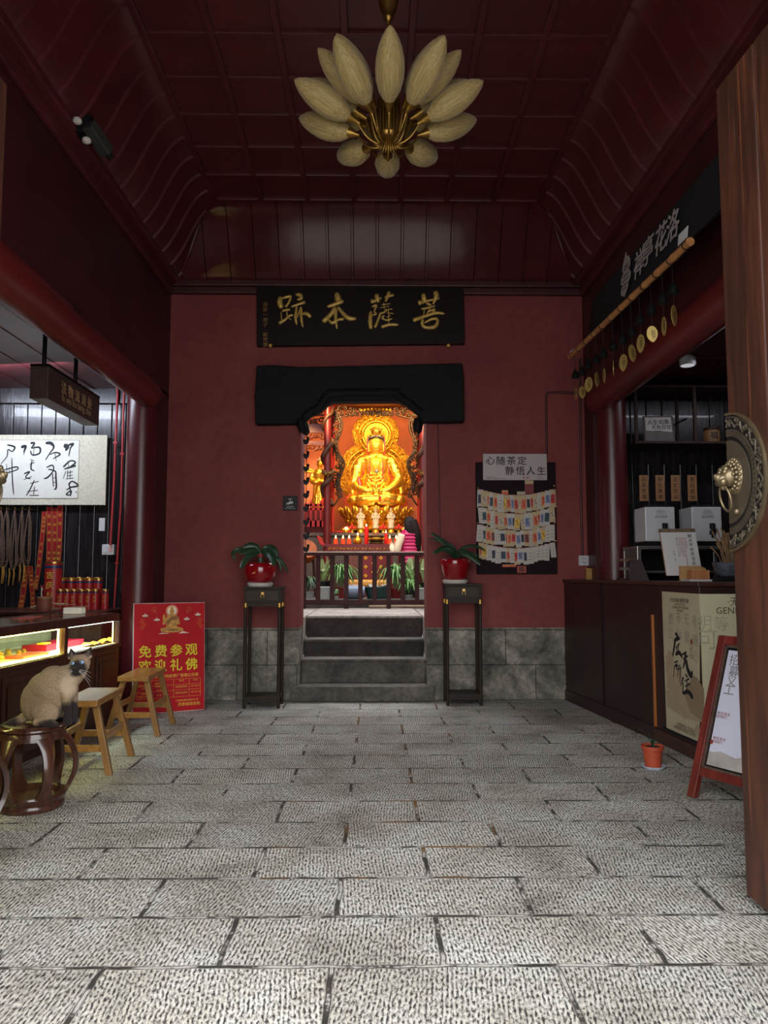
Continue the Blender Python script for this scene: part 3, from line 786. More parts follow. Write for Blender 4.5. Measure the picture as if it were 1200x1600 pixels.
for sx in (-1, 1):
    for (x, y, kk) in ((.22, .08, 1), (.36, .17, 0), (.12, .17, 0)): pass
    for (dx, y) in ((.37, .115), (.21, .155)):
        k.mat(0); disc(k, .53 + sx * dx, y, .042, .015, .0016); k.mat(1); disc(k, .53 + sx * dx, y + .009, .032, .012, .0014); k.mat(0); disc(k, .53 + sx * dx, y - .012, .008, .016, .0018)
    k.mat(2)
    for (dx, y, n_) in ((.24, .085, 3), (.40, .19, 5)):
        for j in range(n_):
            c = u(.53 + sx * (dx + .02 * math.sin(j * 2.1)), y - .03 + .018 * j).translation
            k.tube([(c.x + sx * .018 * math.cos(a) * (1 - a / 9), c.y + .018 * math.sin(a) * (1 - a / 9), .002) for a in [i * .6 for i in range(10)]], .0024, 4)
k.build('lamp_ornaments', [pm('print_white', (226, 200, 180), .6), pm('print_maroon', (110, 30, 34), .6), pm('print_orange', (206, 110, 60), .6)], nb)

# ---- stools
def bench(label, loc, rz, w=.245, l=.58, h=.48, fx=.205, fy=.26):
    t = thing('wooden_stool', label, 'stool', loc, (0, 0, rz), group='honey brown wooden stools')
    MB().b2((-w / 2, -l / 2, h - .042), (w / 2, l / 2, h)).build('seat', M_oak, t, bevel=.005)
    tops = {}
    for sx in (-1, 1):
        for sy in (-1, 1):
            a = V((sx * (w / 2 - .03), sy * (l / 2 - .075), h - .042)); b = V((sx * fx, sy * fy, 0)); tops[(sx, sy)] = (a, b)
            k = MB(); e = .021
            vs = [b + V((i * e, j * e, 0)) for i, j in ((-1, -1), (1, -1), (1, 1), (-1, 1))] + [a + V((i * e, j * e, 0)) for i, j in ((-1, -1), (1, -1), (1, 1), (-1, 1))]
            k.add(vs, [(0, 3, 2, 1), (4, 5, 6, 7), (0, 1, 5, 4), (1, 2, 6, 5), (2, 3, 7, 6), (3, 0, 4, 7)])
            k.build('leg', M_oak2, t, bevel=.003)
    def bar(a, b, th, hh_):
        k = MB(); d = b - a; m = (a + b) / 2
        k.box(m, (d.length, th, hh_), (0, 0, math.atan2(d.y, d.x))); k.build('stretcher', M_oak, t, bevel=.003)
    q = lambda kx, f: tops[kx][1].lerp(tops[kx][0], f)
    for sy in (-1, 1): bar(q((-1, sy), .38), q((1, sy), .38), .02, .045)
    for sx in (-1, 1): bar(q((sx, -1), .52), q((sx, 1), .52), .02, .045)
    return t
M_oak2 = wood('honey_wood_legs', (118, 82, 40), (152, 110, 60), .36, (16, 16, 1.4), 2.2, .08, .15)
bench('near honey brown wooden stool right beside the cat', (-1.94, 5.30, 0), .045)
bench('far honey brown wooden stool in front of the red notice board', (-1.955, 6.47, 0), .03)

def drum(label, loc, rz):
    t = thing('drum_stool', label, 'stool', loc, (0, 0, rz), group='round rosewood drum stools')
    MB().lathe([(.001, .425), (.150, .425), (.172, .428), (.178, .436), (.176, .444), (.168, .448), (.165, .452), (.160, .460), (.001, .460)], 48).build('seat', M_rose2, t, smooth=40)
    MB().lathe([(.150, .385), (.178, .382), (.176, .405), (.166, .425), (.15, .425)], 48).build('apron_ring', M_rose2, t, smooth=40)
    MB().lathe([(.13, .0), (.170, .0), (.178, .012), (.178, .03), (.17, .04), (.176, .05), (.190, .075), (.186, .085), (.15, .085), (.13, .06)], 48).build('base_ring', M_rose2, t, smooth=40)
    def rr(z):
        s = (z - .07) / (.40 - .07); return .178 + .064 * math.sin(math.pi * min(1, max(0, s * .95 + .03)))
    for i in range(6):
        a0 = -math.pi / 2 - .28 + i * math.pi / 3
        k = MB(); n = 18; vs = []; fs = []
        for j in range(n + 1):
            z = .07 + (.40 - .07) * j / n; s = abs(2 * j / n - 1)
            half = (.026 + .03 * s ** 4) / rr(z)
            for (da, dr) in ((-half, 0), (-half * .5, .004), (half * .5, .004), (half, 0), (half, -.024), (-half, -.024)):
                R = rr(z) + dr; vs.append((R * math.cos(a0 + da), R * math.sin(a0 + da), z))
        for j in range(n):
            for q in range(6): fs.append((j * 6 + q, j * 6 + (q + 1) % 6, (j + 1) * 6 + (q + 1) % 6, (j + 1) * 6 + q))
        fs += [tuple(range(6))[::-1], tuple(n * 6 + q for q in range(6))]
        k.add(vs, fs); k.build('stave', M_rose2, t, smooth=50)
    return t
DX, DY = -1.93, 4.38
drum('polished brown drum stool the cat sits on', (DX, DY, 0), 0)
drum('second brown drum stool cut off by the left frame edge', (-2.07, 3.85, 0), .4)
# ================================================================== right side: tea shop
M_ctr = wood('dark_maroon_wood', (34, 17, 17), (50, 26, 24), .4, (5, 5, .6), 2, .1, .1)
M_ctr2 = wood('dark_brown_wood', (52, 28, 22), (72, 40, 30), .42, (5, 5, .6), 2, .1, .1)
c0 = V((1.98, 7.93, 0)); c1_ = V((2.2, 6.03, 0)); c2_ = V((2.262, 5.27, 0))
ZK = 1.245
kc = thing('shop_counter', 'long dark maroon tea shop counter along the right side', 'counter', (2.2, 6.03, 0))
o = V((2.2, 6.03, 0)); q = lambda p: (p[0] - o.x, p[1] - o.y)
poly = [q(c0), q(c1_), q(c2_), q((3.7, 5.27)), q((3.7, 7.93))]
MB().prism(poly, 0.0, ZK - .03, 'xy').build('body', M_ctr, kc, bevel=.004)
poly2 = [q(c0 + V((-.015, 0, 0))), q(c1_ + V((-.015, 0, 0))), q((2.245, 5.25)), q((3.72, 5.25)), q((3.72, 7.93))]
MB().prism(poly2, ZK - .03, ZK, 'xy').build('worktop', M_ctr2, kc, bevel=.004)
def strip(a, b, z0, z1, t, name, mat, **kw):
    a = V(a); b = V(b); d = (b - a); L = d.length; d.normalize(); n = V((-d.y, d.x, 0))
    if n.x > 0: n = -n
    M = frame(a - o, d, (0, 0, 1)); 
    k = MB(); sgn = 1 if (d.cross(V((0, 0, 1)))).dot(n) > 0 else -1
    k.box((L / 2, (z0 + z1) / 2, sgn * t / 2), (L, z1 - z0, t), M=M)
    return k.build(name, mat, kc, **kw)
strip(c0, c1_, .0, .11, .012, 'skirting', M_ctr, bevel=.004)
strip(c1_, c2_, .0, .10, .014, 'skirting', M_ctr2, bevel=.004)
pa = PX(947, 1000, 2.1); strip(V((2.089, 6.99, 0)), V((2.092, 6.965, 0)), .1, ZK - .03, .006, 'seam', M_black)
strip(c1_ + (c2_ - c1_) * .02, c1_ + (c2_ - c1_) * .06, .11, .98, .014, 'edge_strip', wood('orange_wood_edge', (150, 84, 34), (176, 108, 50), .45), bevel=.003)
# poster panels: frame, then the printed sheets (one along the counter, one on the end face)
d12 = (c2_ - c1_).normalized(); n12 = V((-d12.y, d12.x, 0)); n12 = -n12 if n12.x > 0 else n12
M_sheet = pm('cream_poster_sheet', (176, 166, 138), .5, var=.03)
def beige():
    return [M_sheet, pm('mountain_print_light', (160, 142, 116), .5, var=.05), pm('mountain_print_dark', (138, 118, 94), .5, var=.05), M_ink, pm('grey_print', (146, 140, 124), .5), pm('seal_red', (140, 50, 40), .6)]
MP = beige()
def rp1(x, y, d=.008): return RP(x, y, c1_ + n12 * d, n12)
pl = thing('poster_panel', 'cream poster with black brush characters and mountains on the counter side', 'poster', rp1(1034, 924))
pl.location = rp1(1064, 1145)
k = MB(); q4 = [rp1(1034, 924), rp1(1092, 928), rp1(1092, 1163), rp1(1041.5, 1137)]
vs = [p - pl.location for p in q4] + [p - pl.location - n12 * .006 for p in q4]
k.add(vs, [(0, 1, 2, 3), (7, 6, 5, 4), (0, 3, 7, 4), (1, 0, 4, 5), (2, 1, 5, 6), (3, 2, 6, 7)]); k.build('sheet', M_sheet, pl)
zz = lambda x, y: (1030 + x * .15625, 910 + y * .15625)
def poly_px(mb, pts, d, conv=None):
    ps = [(conv or (lambda a, b: rp1(a, b, d)))(*zz(x, y)) for x, y in pts]
    mb.add([p - pl.location for p in ps], [tuple(range(len(ps)))])
k = MB().mat(0); poly_px(k, [(62, 740), (105, 675), (145, 720), (145, 860), (105, 872), (70, 800)], .0095)
k.mat(0); poly_px(k, [(62, 790), (110, 880), (180, 800), (225, 850), (225, 1200), (80, 1050)], .0092)
k.mat(1); poly_px(k, [(300, 1010), (330, 930), (380, 950), (440, 1060), (445, 1400), (310, 1300), (250, 1100)], .0098)
k.mat(0); poly_px(k, [(70, 1080), (230, 1060), (290, 1210), (330, 1150), (400, 1290), (430, 1400), (250, 1360), (75, 1240)], .0094)
k.mat(0); poly_px(k, [(140, 1440), (190, 1400), (230, 1412), (300, 1500)], .0098); poly_px(k, [(340, 1480), (385, 1410), (410, 1470), (400, 1530)], .0098)
k.build('mountain_print', [MP[1], MP[2]], pl)
BS = [[(160,505,16),(184,538,24)],[(148,580,8),(195,556,14),(202,550,6)],[(160,575,10),(150,650,10),(135,738,6)],[(172,640,12),(178,690,6)],[(192,618,12),(188,690,8)],[(162,722,10),(200,702,14),(232,752,8)],[(166,650,6),(206,610,8)],
 [(228,722,8),(272,698,14)],[(238,768,8),(286,735,12)],[(264,706,12),(255,800,10),(234,862,4)],[(270,768,10),(285,868,16),(318,930,18),(332,884,5)],
 [(150,802,8),(186,786,10)],[(152,830,8),(144,945,6)],[(152,842,6),(178,822,8),(170,872,5)],[(186,842,6),(212,828,8)],[(196,850,8),(180,945,5)],[(212,868,10),(205,1004,5)],[(180,874,6),(218,852,10)],
 [(242,948,16),(214,1034,6)],[(240,1000,12),(235,1112,8)],[(264,918,14),(284,952,14)],[(254,988,6),(302,962,12)],[(258,1042,6),(308,1012,12)],[(280,972,10),(274,1105,8)],[(234,1112,10),(292,1094,14),(338,1160,16)]]
k = MB().brush(BS, lambda x, y: rp1(*zz(x, y), .0102) - pl.location, n12, 5.6 / 1180 * .15625 * 3.2, .02)
k.build('brush_characters', M_ink, pl)
fl = lambda px, py, d=.0103: frame(rp1(px, py, d) - pl.location, d12, (0, 0, 1))
k = MB()
k.text('·无住布施 福德无量·', .034, fl(1061, 938), .002, .003); k.text('UNATTACHED', .023, fl(1062, 944.5), .002); k.text('GENEROSITY RESIDING', .023, fl(1063, 949.5), .002); k.text('IN MERIT', .023, fl(1063, 954.5), .002)
k.text('应无所住 生其心', .035, fl(1072, 1137), .002); k.text('清净布施 功德无量 心无所住', .026, fl(1070, 1142), .002)
k.vtext('不住色布施', .02, fl(1078, 1003), 1.2, .002); k.vtext('是名功德', .02, fl(1081, 1012), 1.2, .002)
k.build('small_print', pm('dark_grey_print', (70, 66, 58), .6), pl)
k = MB(); 
for (x, y, s_) in [(1048, 966, '善'), (1060, 966, '不'), (1072, 968, '无'), (1085, 970, '布'), (1048, 989, '住'), (1060, 992, '相'), (1073, 995, '量'), (1086, 1000, '施'), (1087, 1025, '心')]: k.text(s_, .09, fl(x, y), .002)
k.build('faint_characters', MP[4], pl)
k = MB(); p = rp1(1080.5, 1003, .0104) - pl.location; k.add([p + d12 * .014 * math.cos(t) + V((0, 0, .022 * math.sin(t))) for t in [i * math.pi / 8 for i in range(16)]], [tuple(range(16))])
k.build('red_seal', MP[5], pl)
Ye = 5.27
pe = thing('poster_panel', 'cream poster with grey characters on the counter end behind the easel sign', 'poster', P(1150, 1100, Ye - .002))
q0 = P(1092.5, 928, Ye); q1 = P(1310, 930, Ye); zl = P(1092.5, 1163, Ye).z
lo = pe.location
MB().b2((q0.x - lo.x, -.006, zl - lo.z), (q1.x - lo.x, 0, q0.z - lo.z)).build('sheet', pm('pale_cream_sheet', (192, 186, 152), .5, var=.03), pe)
fe = lambda px, py: frame(P(px, py, Ye - .0085) - lo, (1, 0, 0), (0, 0, 1))
MB().text('GENEROSITY', .066, fe(1119, 954) , .002, .002, cx=False).text('·无住布施', .07, fe(1137, 940), .002, .002, cx=False).build('small_print', pm('dark_green_print', (70, 68, 56), .6), pe)
k = MB(); k.text('明', .12, fe(1100, 974), .002); k.text('可', .15, fe(1106, 1000), .002); k.text('等', .11, fe(1127, 974), .002); k.text('日', .10, fe(1128, 1002), .002)
k.build('faint_characters', pm('grey_print_pale', (160, 156, 132), .5), pe)
k = MB(); pz = lambda x, y: P(*zz(x, y), Ye - .0075) - lo
k.add([pz(*p) for p in [(440, 1060), (450, 905), (480, 870), (590, 765), (700, 900), (700, 1300), (440, 1300)]], [tuple(range(7))]); k.build('mountain_print', MP[1], pe)
k = MB()   # frame round the posters
dd = 1e-3
strip(c1_ + d12 * .165, c2_, zl + (rp1(1041, 1137).z - zl) - .02, zl + (rp1(1041, 1137).z - zl), .012, 'poster_frame', M_black)
# ---- easel sign (A-frame)
A = PZ(1075, 1244, 0); nb_ = V((-.88, -.47, 0)).normalized(); r = V((.47, -.88, 0)).normalized()
upv = (V((0, 0, .92)) - nb_ * .335).normalized(); HB = .98; WB = .60
es = thingM('easel_sign', 'reddish brown wooden A-frame sign with a white sheet on the stone floor', 'sign', frame(A, r, upv))
M_ez = wood('reddish_wood', (84, 28, 24), (128, 50, 40), .3, (10, 1.4, 10), 2.2, .08, .3)
# local: x right, y up the board, z out (towards viewer)
k = MB().b2((0, 0, -.025), (.052, HB, .015)); k.build('leg', M_ez, es, bevel=.004)
k = MB().b2((WB, 0, -.025), (WB + .052, HB, .015)); k.build('leg', M_ez, es, bevel=.004)
MB().b2((.052, HB - .055, -.022), (WB, HB, .012)).build('top_rail', M_ez, es, bevel=.003)
MB().b2((.052, .13, -.022), (WB, .18, .012)).build('bottom_rail', M_ez, es, bevel=.003)
k = MB(); k.b2((.052, .18, -.018), (.066, HB - .055, .004)); k.b2((WB - .014, .18, -.018), (WB, HB - .055, .004)); k.b2((.052, HB - .07, -.018), (WB, HB - .055, .004)); k.b2((.052, .18, -.018), (WB, .194, .004))
k.build('inner_beading', wood('greyed_wood', (70, 54, 46), (98, 78, 66), .5), es)
MB().b2((.055, .18, -.016), (WB, HB - .055, -.008)).build('backing', M_black, es)
MB().b2((.076, .205, -.008), (WB - .01, HB - .085, -.005)).build('white_sheet', pm('bluish_white_sheet', (206, 208, 224), .25, var=.02), es)
esi = es.matrix_world.inverted()
def ep(px, py, d=-.0042):
    o_ = es.matrix_world @ V((0, 0, d)); n_ = es.matrix_world.to_3x3() @ V((0, 0, 1)); return esi @ RP(px, py, o_, n_)
k = MB()
for ch_, (px, py) in zip('招募义工', ((1147.5, 1031), (1146.5, 1049), (1143, 1064), (1139, 1078))): k.text(ch_, .072, Matrix.Translation(ep(px, py)), .003)
k.build('brush_characters', pm('grey_brush_print', (110, 106, 100), .6), es)
k = MB(); k.add([(.076, .205, -.0042), (WB - .01, .205, -.0042), (WB - .01, .30, -.0042), (.36, .27, -.0042), (.3, .29, -.0042), (.25, .275, -.0042), (.15, .295, -.0042), (.1, .28, -.0042), (.076, .285, -.0042)], [tuple(range(9))])
k.add([(.34, .42, -.0042), (.36, .46, -.0042), (.40, .50, -.0042), (.42, .43, -.0042), (.38, .40, -.0042)], [tuple(range(5))])
k.build('mountain_print', pm('grey_mountain_print', (168, 162, 158), .5), es)
for (x, y) in [(ep(1124, 1114).x, ep(1124, 1114).y), (ep(1117, 1153).x, ep(1117, 1153).y), (.3, .36)]:
    MB().text('慈悲喜舍', .022, Matrix.Translation((x + .03, y, -.004)), .003).text('随缘随力', .018, Matrix.Translation((x + .02, y - .02, -.004)), .003).build('red_print', MP[5], es)
k = MB()
e0 = ep(1112, 1159)
k.add([(e0.x + .010 * math.cos(t), e0.y + .014 * math.sin(t), -.004) for t in [i * math.pi / 6 for i in range(12)]], [tuple(range(12))])
k.build('red_seal', MP[5], es)
inv = es.matrix_world.inverted()
k = MB()
for xx in (.026, WB + .026):
    a = V(es.matrix_world @ V((xx, HB - .03, -.03))); b = a - nb_ * .36; b.z = 0
    k.tube([inv @ a, inv @ b], .022, 4)
k.build('rear_leg', M_ez, es)
# ---- small plant pot on the floor
pp = thing('potted_plant', 'small terracotta plastic pot with a sparse plant on the stone floor', 'potted plant', PZ(1020.5, 1200, 0))
sc_ = pp.location.y / 1180
M_terra = pm('terracotta_plastic', (176, 72, 44), .5, var=.06)
k = MB().lathe([(.001, .004), (.060, .0), (.062, .006), (.078, .012), (.08, .02), (.074, .018), (.06, .01), (.001, .01)], 32); k.build('saucer', pm('pale_blue_saucer', (176, 184, 196), .4), pp, smooth=50)
k = MB().lathe([(.052, .012), (.064, .125), (.073, .125), (.075, .15), (.068, .15), (.066, .14), (.001, .138)], 32); k.build('pot', M_terra, pp, smooth=40)
MB().lathe([(.001, .141), (.066, .139)], 24).build('soil', pm('soil', (40, 32, 28), .95), pp)
M_leafd = pm('dark_green_leaf', (34, 58, 36), .35, var=.2, scale=12)
def blade(mb, pts, w, up=(0, 0, 1), cup=.2):
    q = cr_spline(pts, 6); m = len(q); vs = []; fs = []
    for i in range(m):
        d = V(q[min(i + 1, m - 1)]) - V(q[max(i - 1, 0)]); d.normalize()
        s = d.cross(V(up)); s = s if s.length > 1e-4 else V((1, 0, 0)); s.normalize(); nn = s.cross(d)
        f = i / (m - 1); ww = w * (math.sin(math.pi * min(1, (f * .92 + .06))) ** .7) + .0006
        p = V(q[i]); vs += [p - s * ww + nn * ww * cup, p, p + s * ww + nn * ww * cup]
    for i in range(m - 1):
        for j in range(2): fs.append((i * 3 + j, i * 3 + j + 1, (i + 1) * 3 + j + 1, (i + 1) * 3 + j))
    mb.add(vs, fs); return mb
for pts in ([(0, 0, .14), (-.03, 0, .2), (-.09, -.01, .26), (-.14, -.02, .27)], [(0, 0, .14), (.01, -.01, .19), (.06, -.02, .21)], [(0, 0, .14), (-.005, .01, .19), (-.02, .01, .23)], [(.005, 0, .14), (.02, .02, .18), (.05, .02, .19)]):
    blade(MB(), pts, .009).build('leaf', M_leafd, pp, solid=.001, smooth=180)
# ================================================================== back wall
Yp = YB - .075
A = P(401, 540, Yp); B = P(726.5, 536.5, Yp); r = (B - A); W = r.length; r.normalize()
T1 = P(399, 432, Yp); Hh = (T1 - A).length
pq = thingM('name_plaque', 'wide black wooden plaque with four raised gold brush characters', 'plaque', frame(A, r, (-r.z, 0, r.x)))
M_plq = wood('black_brown_lacquer_wood', (22, 12, 13), (33, 19, 18), .5, (1.2, 12, 12), 2.2, .15, 0, .2)
MB().b2((0, 0, -.073), (W, Hh, 0)).build('board', M_plq, pq, bevel=.004)
M_carv = pm('gilded_carving', (208, 172, 92), .42, .3, var=.14, scale=24, bump=.15, bscale=60)
z4 = lambda x, y: (380 + x * .15, 400 + y * .15)
z5 = lambda x, y: (560 + x * .15, 400 + y * .15)
JI = [[(392,422,30),(380,480,46),(402,545,40)],[(410,440,18),(470,422,24),(495,426,20),(472,490,18),(440,532,24)],[(395,580,14),(400,672,20)],[(405,575,18),(450,560,18),(490,560,20)],[(455,570,18),(458,655,20)],[(372,702,30),(430,668,22),(480,625,18),(520,615,20)],[(470,640,20),(500,665,14)],
 [(545,402,22),(592,406,34),(606,440,28),(562,456,18)],[(500,530,18),(570,505,20),(648,480,30)],[(558,520,20),(545,640,26),(558,716,14)],[(556,650,16),(585,580,12),(604,530,20)],[(604,535,22),(606,660,24),(622,742,12)],[(618,600,18),(665,602,34),(705,640,24)]]
BEN = [[(972,380,30),(984,430,56),(990,470,50)],[(872,530,22),(950,505,34),(1046,466,34)],[(962,535,40),(910,610,34),(830,688,46)],[(985,530,26),(1050,608,34),(1105,650,40),(1178,652,26)],[(965,545,30),(964,650,26),(976,758,16)],[(892,660,14),(925,698,28),(990,664,24),(1052,656,28)]]
SA = [[(128,470,40),(165,470,30),(240,434,22)],[(186,398,40),(200,450,40),(212,486,18)],[(272,430,16),(320,420,20),(370,404,20)],[(322,370,34),(300,430,26),(282,476,18)],[(140,530,14),(188,514,20),(165,576,12),(186,605,16),(148,616,14)],[(132,575,30),(122,680,34),(132,762,30)],[(242,510,12),(332,496,16)],[(262,490,14),(272,545,14)],[(225,540,12),(320,524,14)],[(268,560,12),(352,552,16)],[(220,600,20),(260,590,16),(298,566,14)],[(232,595,22),(200,680,20),(172,748,26)],[(300,592,12),(366,600,16)],[(268,618,18),(252,650,18),(300,668,14),(352,652,14)],[(312,560,14),(318,710,16)],[(236,742,30),(320,716,26),(416,716,22)],[(292,640,12),(336,618,14)]]
PU = [[(620,490,48),(690,474,24),(770,456,18),(846,440,18)],[(676,392,36),(684,440,44),(696,476,24)],[(798,366,34),(812,410,44),(796,460,28),(776,502,14)],[(704,488,20),(742,506,24),(760,516,18)],[(656,552,16),(720,540,18),(800,518,16)],[(688,560,18),(678,625,18)],[(760,520,20),(712,602,18)],[(716,586,16),(794,556,18),(768,604,16)],[(568,672,40),(640,645,32),(740,612,26),(820,592,26),(896,602,18)],[(672,660,26),(666,704,28),(695,742,28),(790,740,32),(826,690,26),(812,654,24),(755,660,22),(690,696,14)]]
inv = pq.matrix_world.inverted()
for nm, S_, zc in (('character', JI, z4), ('character', BEN, z4), ('character', SA, z5), ('character', PU, z5)):
    MB().brush(S_, lambda x, y, zc=zc: inv @ P(*zc(x, y), Yp - .001), (0, 0, 1), Yp / 1180 * .15 * 1.3, .8).build(nm, M_carv, pq, smooth=70)
MB().vtext('須弥一衲子·献梵撰', .052, frame(inv @ P(414.5, 476, Yp), (1, 0, 0), (0, 1, 0)), 1.05, .08, .004).build('signature', pm('dull_gold', (150, 112, 60), .5, .3), pq)
k = MB()
for px in (423, 700): k.lathe([(.001, 0), (.018, .0), (.018, .03), (.001, .03)], 10, c=inv @ P(px, 541, Yp + .02))
k.build('bracket', M_dgold, pq)

# ---- carved black lintel over the opening
Yl = YB - .13
tpx = lambda pts, Y: [(P(x, y, Y).x, P(x, y, Y).z) for x, y in pts]
M_lint = wood('blackened_wood', (14, 12, 14), (25, 22, 23), .7, (1.5, 10, 10), 2.5, .35, 0, .2)
outl = [(401, 571), (430, 570), (470, 573), (560, 571), (640, 569), (722, 567), (725, 590), (726, 658), (700, 659), (662, 659),
        (660, 672), (654, 677), (650, 668), (650, 656), (655, 646), (648, 641), (636, 633), (625, 628), (614, 627), (519, 628), (512, 632), (504, 640), (494, 646), (484, 650), (478, 655), (481, 663), (483, 672), (478, 678), (471, 675), (468, 664), (464, 661), (430, 662), (399, 662), (398, 620)]
lt = thing('door_lintel', 'thick blackened carved wooden lintel with an arched notch over the steps', 'lintel', P(562, 640, YB))
lo = lt.location
MB().prism([(x - lo.x, z - lo.z) for x, z in tpx(outl, Yl)], -.13, 0).build('beam', M_lint, lt, bevel=.012)
k = MB()
edge = [(475, 654), (483, 645), (494, 640), (501, 634), (506, 624), (513, 617), (520, 614), (614, 613), (622, 617), (630, 624), (640, 630), (650, 640), (658, 645)]
k.tube([P(x, y, Yl) - lo for x, y in edge], .045, 8, sub=3, sq=(1, .5))
k.build('carved_edge', M_lint, lt, smooth=60)
k = MB()
for px in (470, 653):
    a = P(px, 655, Yl) - lo; b = P(px + (3 if px < 500 else -2), 676, Yl) - lo
    k.tube([a, a.lerp(b, .5) + V((0, -.02, 0)), b], [.04, .05, .03], 10)
k.build('scroll_end', M_lint, lt, smooth=60)
# ---- steps
M_st = M_step
Ys1 = YB - .12
st = thing('stone_steps', 'four worn grey stone steps leading up through the doorway', 'steps', (P(567, 1102, Ys1).x, YB, 0))
lo = st.location
Yf = [Ys1]; zs = []
for (ya, yb) in ((1073, 1066), (1030, 1025), (998.6, 995), (962, 949)):
    z = P(566, ya, Yf[-1]).z; zs.append(z); Yf.append(PZ(566, yb, z).y)
YLAND = 10.75
xs = [(455, 678), (461, 674), (461, 674), (461, 674)]
for i in range(4):
    y1 = Yf[i + 1] + .05 if i < 3 else YLAND
    a = P(xs[i][0], 1050, YB if i else Ys1).x - lo.x; b = P(xs[i][1], 1050, YB if i else Ys1).x - lo.x
    if i >= 1: a, b = OL - lo.x + .0, OR - lo.x - .0
    if i == 3: a -= .0; b += .0
    z0 = 0 if i == 0 else zs[i - 1] - .02
    if i >= 1: a += .002; b -= .002
    k = MB()
    if i == 0:
        k.b2((a, Yf[0] - lo.y, 0), (b, YB - .0135 - lo.y, zs[0])); k.b2((OL + .002 - lo.x, YB - .0135 - lo.y, 0), (OR - .002 - lo.x, y1 - lo.y, zs[0]))
    else:
        k.b2((a, Yf[i] + .008 - lo.y, z0), (b, y1 - lo.y, zs[i] - .028)); k.mat(1); k.b2((a, Yf[i] - lo.y, zs[i] - .03), (b, y1 - lo.y, zs[i]))
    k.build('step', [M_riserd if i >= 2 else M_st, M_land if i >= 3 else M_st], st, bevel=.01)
# ---- camera notice on the wall
cn = thing('camera_notice', 'small black square sign with a white camera pictogram left of the steps', 'sign', P(453.5, 786.5, YB - .004))
k = MB().b2((-.077, -.006, -.077), (.077, .004, .077)); k.build('plate', M_black, cn, bevel=.002)
fm = frame((0, -.007, 0), (1, 0, 0), (0, 0, 1))
M_sgw = pm('sign_white', (196, 190, 184), .6, var=0)
k = MB()
k.box((0, .046, 0), (.042, .005, .002), M=fm); k.box((0, .03, 0), (.006, .03, .002), M=fm); k.box((.002, .005, 0), (.056, .022, .002), (0, 0, .22), M=fm); k.box((-.034, -.006, 0), (.012, .016, .002), (0, 0, .3), M=fm)
k.build('camera_symbol', M_sgw, cn)
k = MB(); k.text('监控区域', .018, fm @ Matrix.Translation((0, -.036, 0)), .01).text('MONITORING AREA', .0125, fm @ Matrix.Translation((0, -.055, 0)), .01); k.build('lettering', M_sgw, cn)

# ---- message board with cards
Ym = YB - .035
A = P(745, 897, Ym); B = P(871, 896, Ym)
bd = thing('message_board', 'dark maroon board on the wall carrying four strings of small cards', 'board', A)
W = B.x - A.x; Hh = P(744, 722, Ym).z - A.z
MB().b2((0, 0, 0), (W, .03, Hh)).build('panel', pm('dark_maroon_board', (28, 14, 19), .7, var=.1, spec=.15), bd, bevel=.003)
nz = []
k = MB()
for (x, y) in ((747, 762), (866, 759), (746, 789), (866, 789), (746, 817), (867, 817), (747, 846), (868, 845)):
    k.lathe([(.001, -.005), (.008, -.005), (.008, .005), (.001, .005)], 8, c=P(x, y, Ym - .008) - A)
k.build('nail', M_brass, bd)
ws = thing('motto_sign', 'white sign with black characters fixed over the top of the message board', 'sign', P(755, 750, Ym - .03))
lo = ws.location; W2 = P(855, 750, Ym - .03).x - lo.x; H2 = P(755, 709, Ym - .03).z - lo.z
MB().b2((0, 0, 0), (W2, .029, H2)).build('panel', pm('greyish_white_panel', (176, 164, 164), .6, var=.02), ws, bevel=.002)
fm = frame((0, -.0015, 0), (1, 0, 0), (0, 0, 1))
k = MB()
for i, ch in enumerate('心随茶定'): k.text(ch, .098, fm @ Matrix.Translation((W2 * (.115 + .165 * i), H2 * .74, 0)), .01, .008)
for i, ch in enumerate('静悟人生'): k.text(ch, .098, fm @ Matrix.Translation((W2 * (.415 + .165 * i), H2 * .36, 0)), .01, .008)
k.build('characters', M_ink, ws)
k = MB(); k.text('Peace of mind', .016, fm @ Matrix.Translation((W2 * .12, H2 * .10, 0)), .01).text('follows tea, meditating in quiet', .016, fm @ Matrix.Translation((W2 * .2, H2 * .05, 0)), .01).text('Cha,', .016, fm @ Matrix.Translation((W2 * .88, H2 * .12, 0)), .01).text('One is Zen', .016, fm @ Matrix.Translation((W2 * .9, H2 * .06, 0)), .01)
k.build('small_print', M_ink, ws)
k = MB()
for dx in (0, 1):
    for dy in (0, 1): k.text('禅茶一味'[dx * 2 + dy], .028, fm @ Matrix.Translation((W2 * (.635 + .06 * dx), H2 * (.21 - .12 * dy), 0)), .008, .01)
k.build('red_seal', pm('seal_print', (150, 60, 66), .6), ws)
CC = {'w': None, 'o': (196, 84, 48), 'b': (108, 118, 152), 't': (44, 66, 76), 'y': (214, 164, 50), 'r': (178, 40, 46), 'g': (176, 160, 140), 'n': (38, 42, 66), 'm': (116, 44, 48)}
M_cardw = pm('card_paper_white', (182, 174, 166), .7, var=.04); M_cardc = pm('card_paper_cream', (180, 158, 122), .7, var=.04)
M_pic = {c: pm('card_print_' + c, v, .6, var=.25, scale=60) for c, v in CC.items() if v}
CN = {'w': 'plain white', 'o': 'orange', 'b': 'slate blue', 't': 'dark teal', 'y': 'yellow', 'r': 'red', 'g': 'beige', 'n': 'navy', 'm': 'maroon'}
M_cord = pm('red_cord', (150, 30, 34), .7)
rows = [('ngotowyobrgonrgwobr', 763, 773, 27, 'top'), ('wtowrgobnygbworbtg', 789, 802, 26, 'second'), ('wtomwnoorbnmwobyww', 818, 828, 25, 'third'), ('oywnwtowrbnwwwwww', 846, 856, 24, 'bottom')]
ci = 0
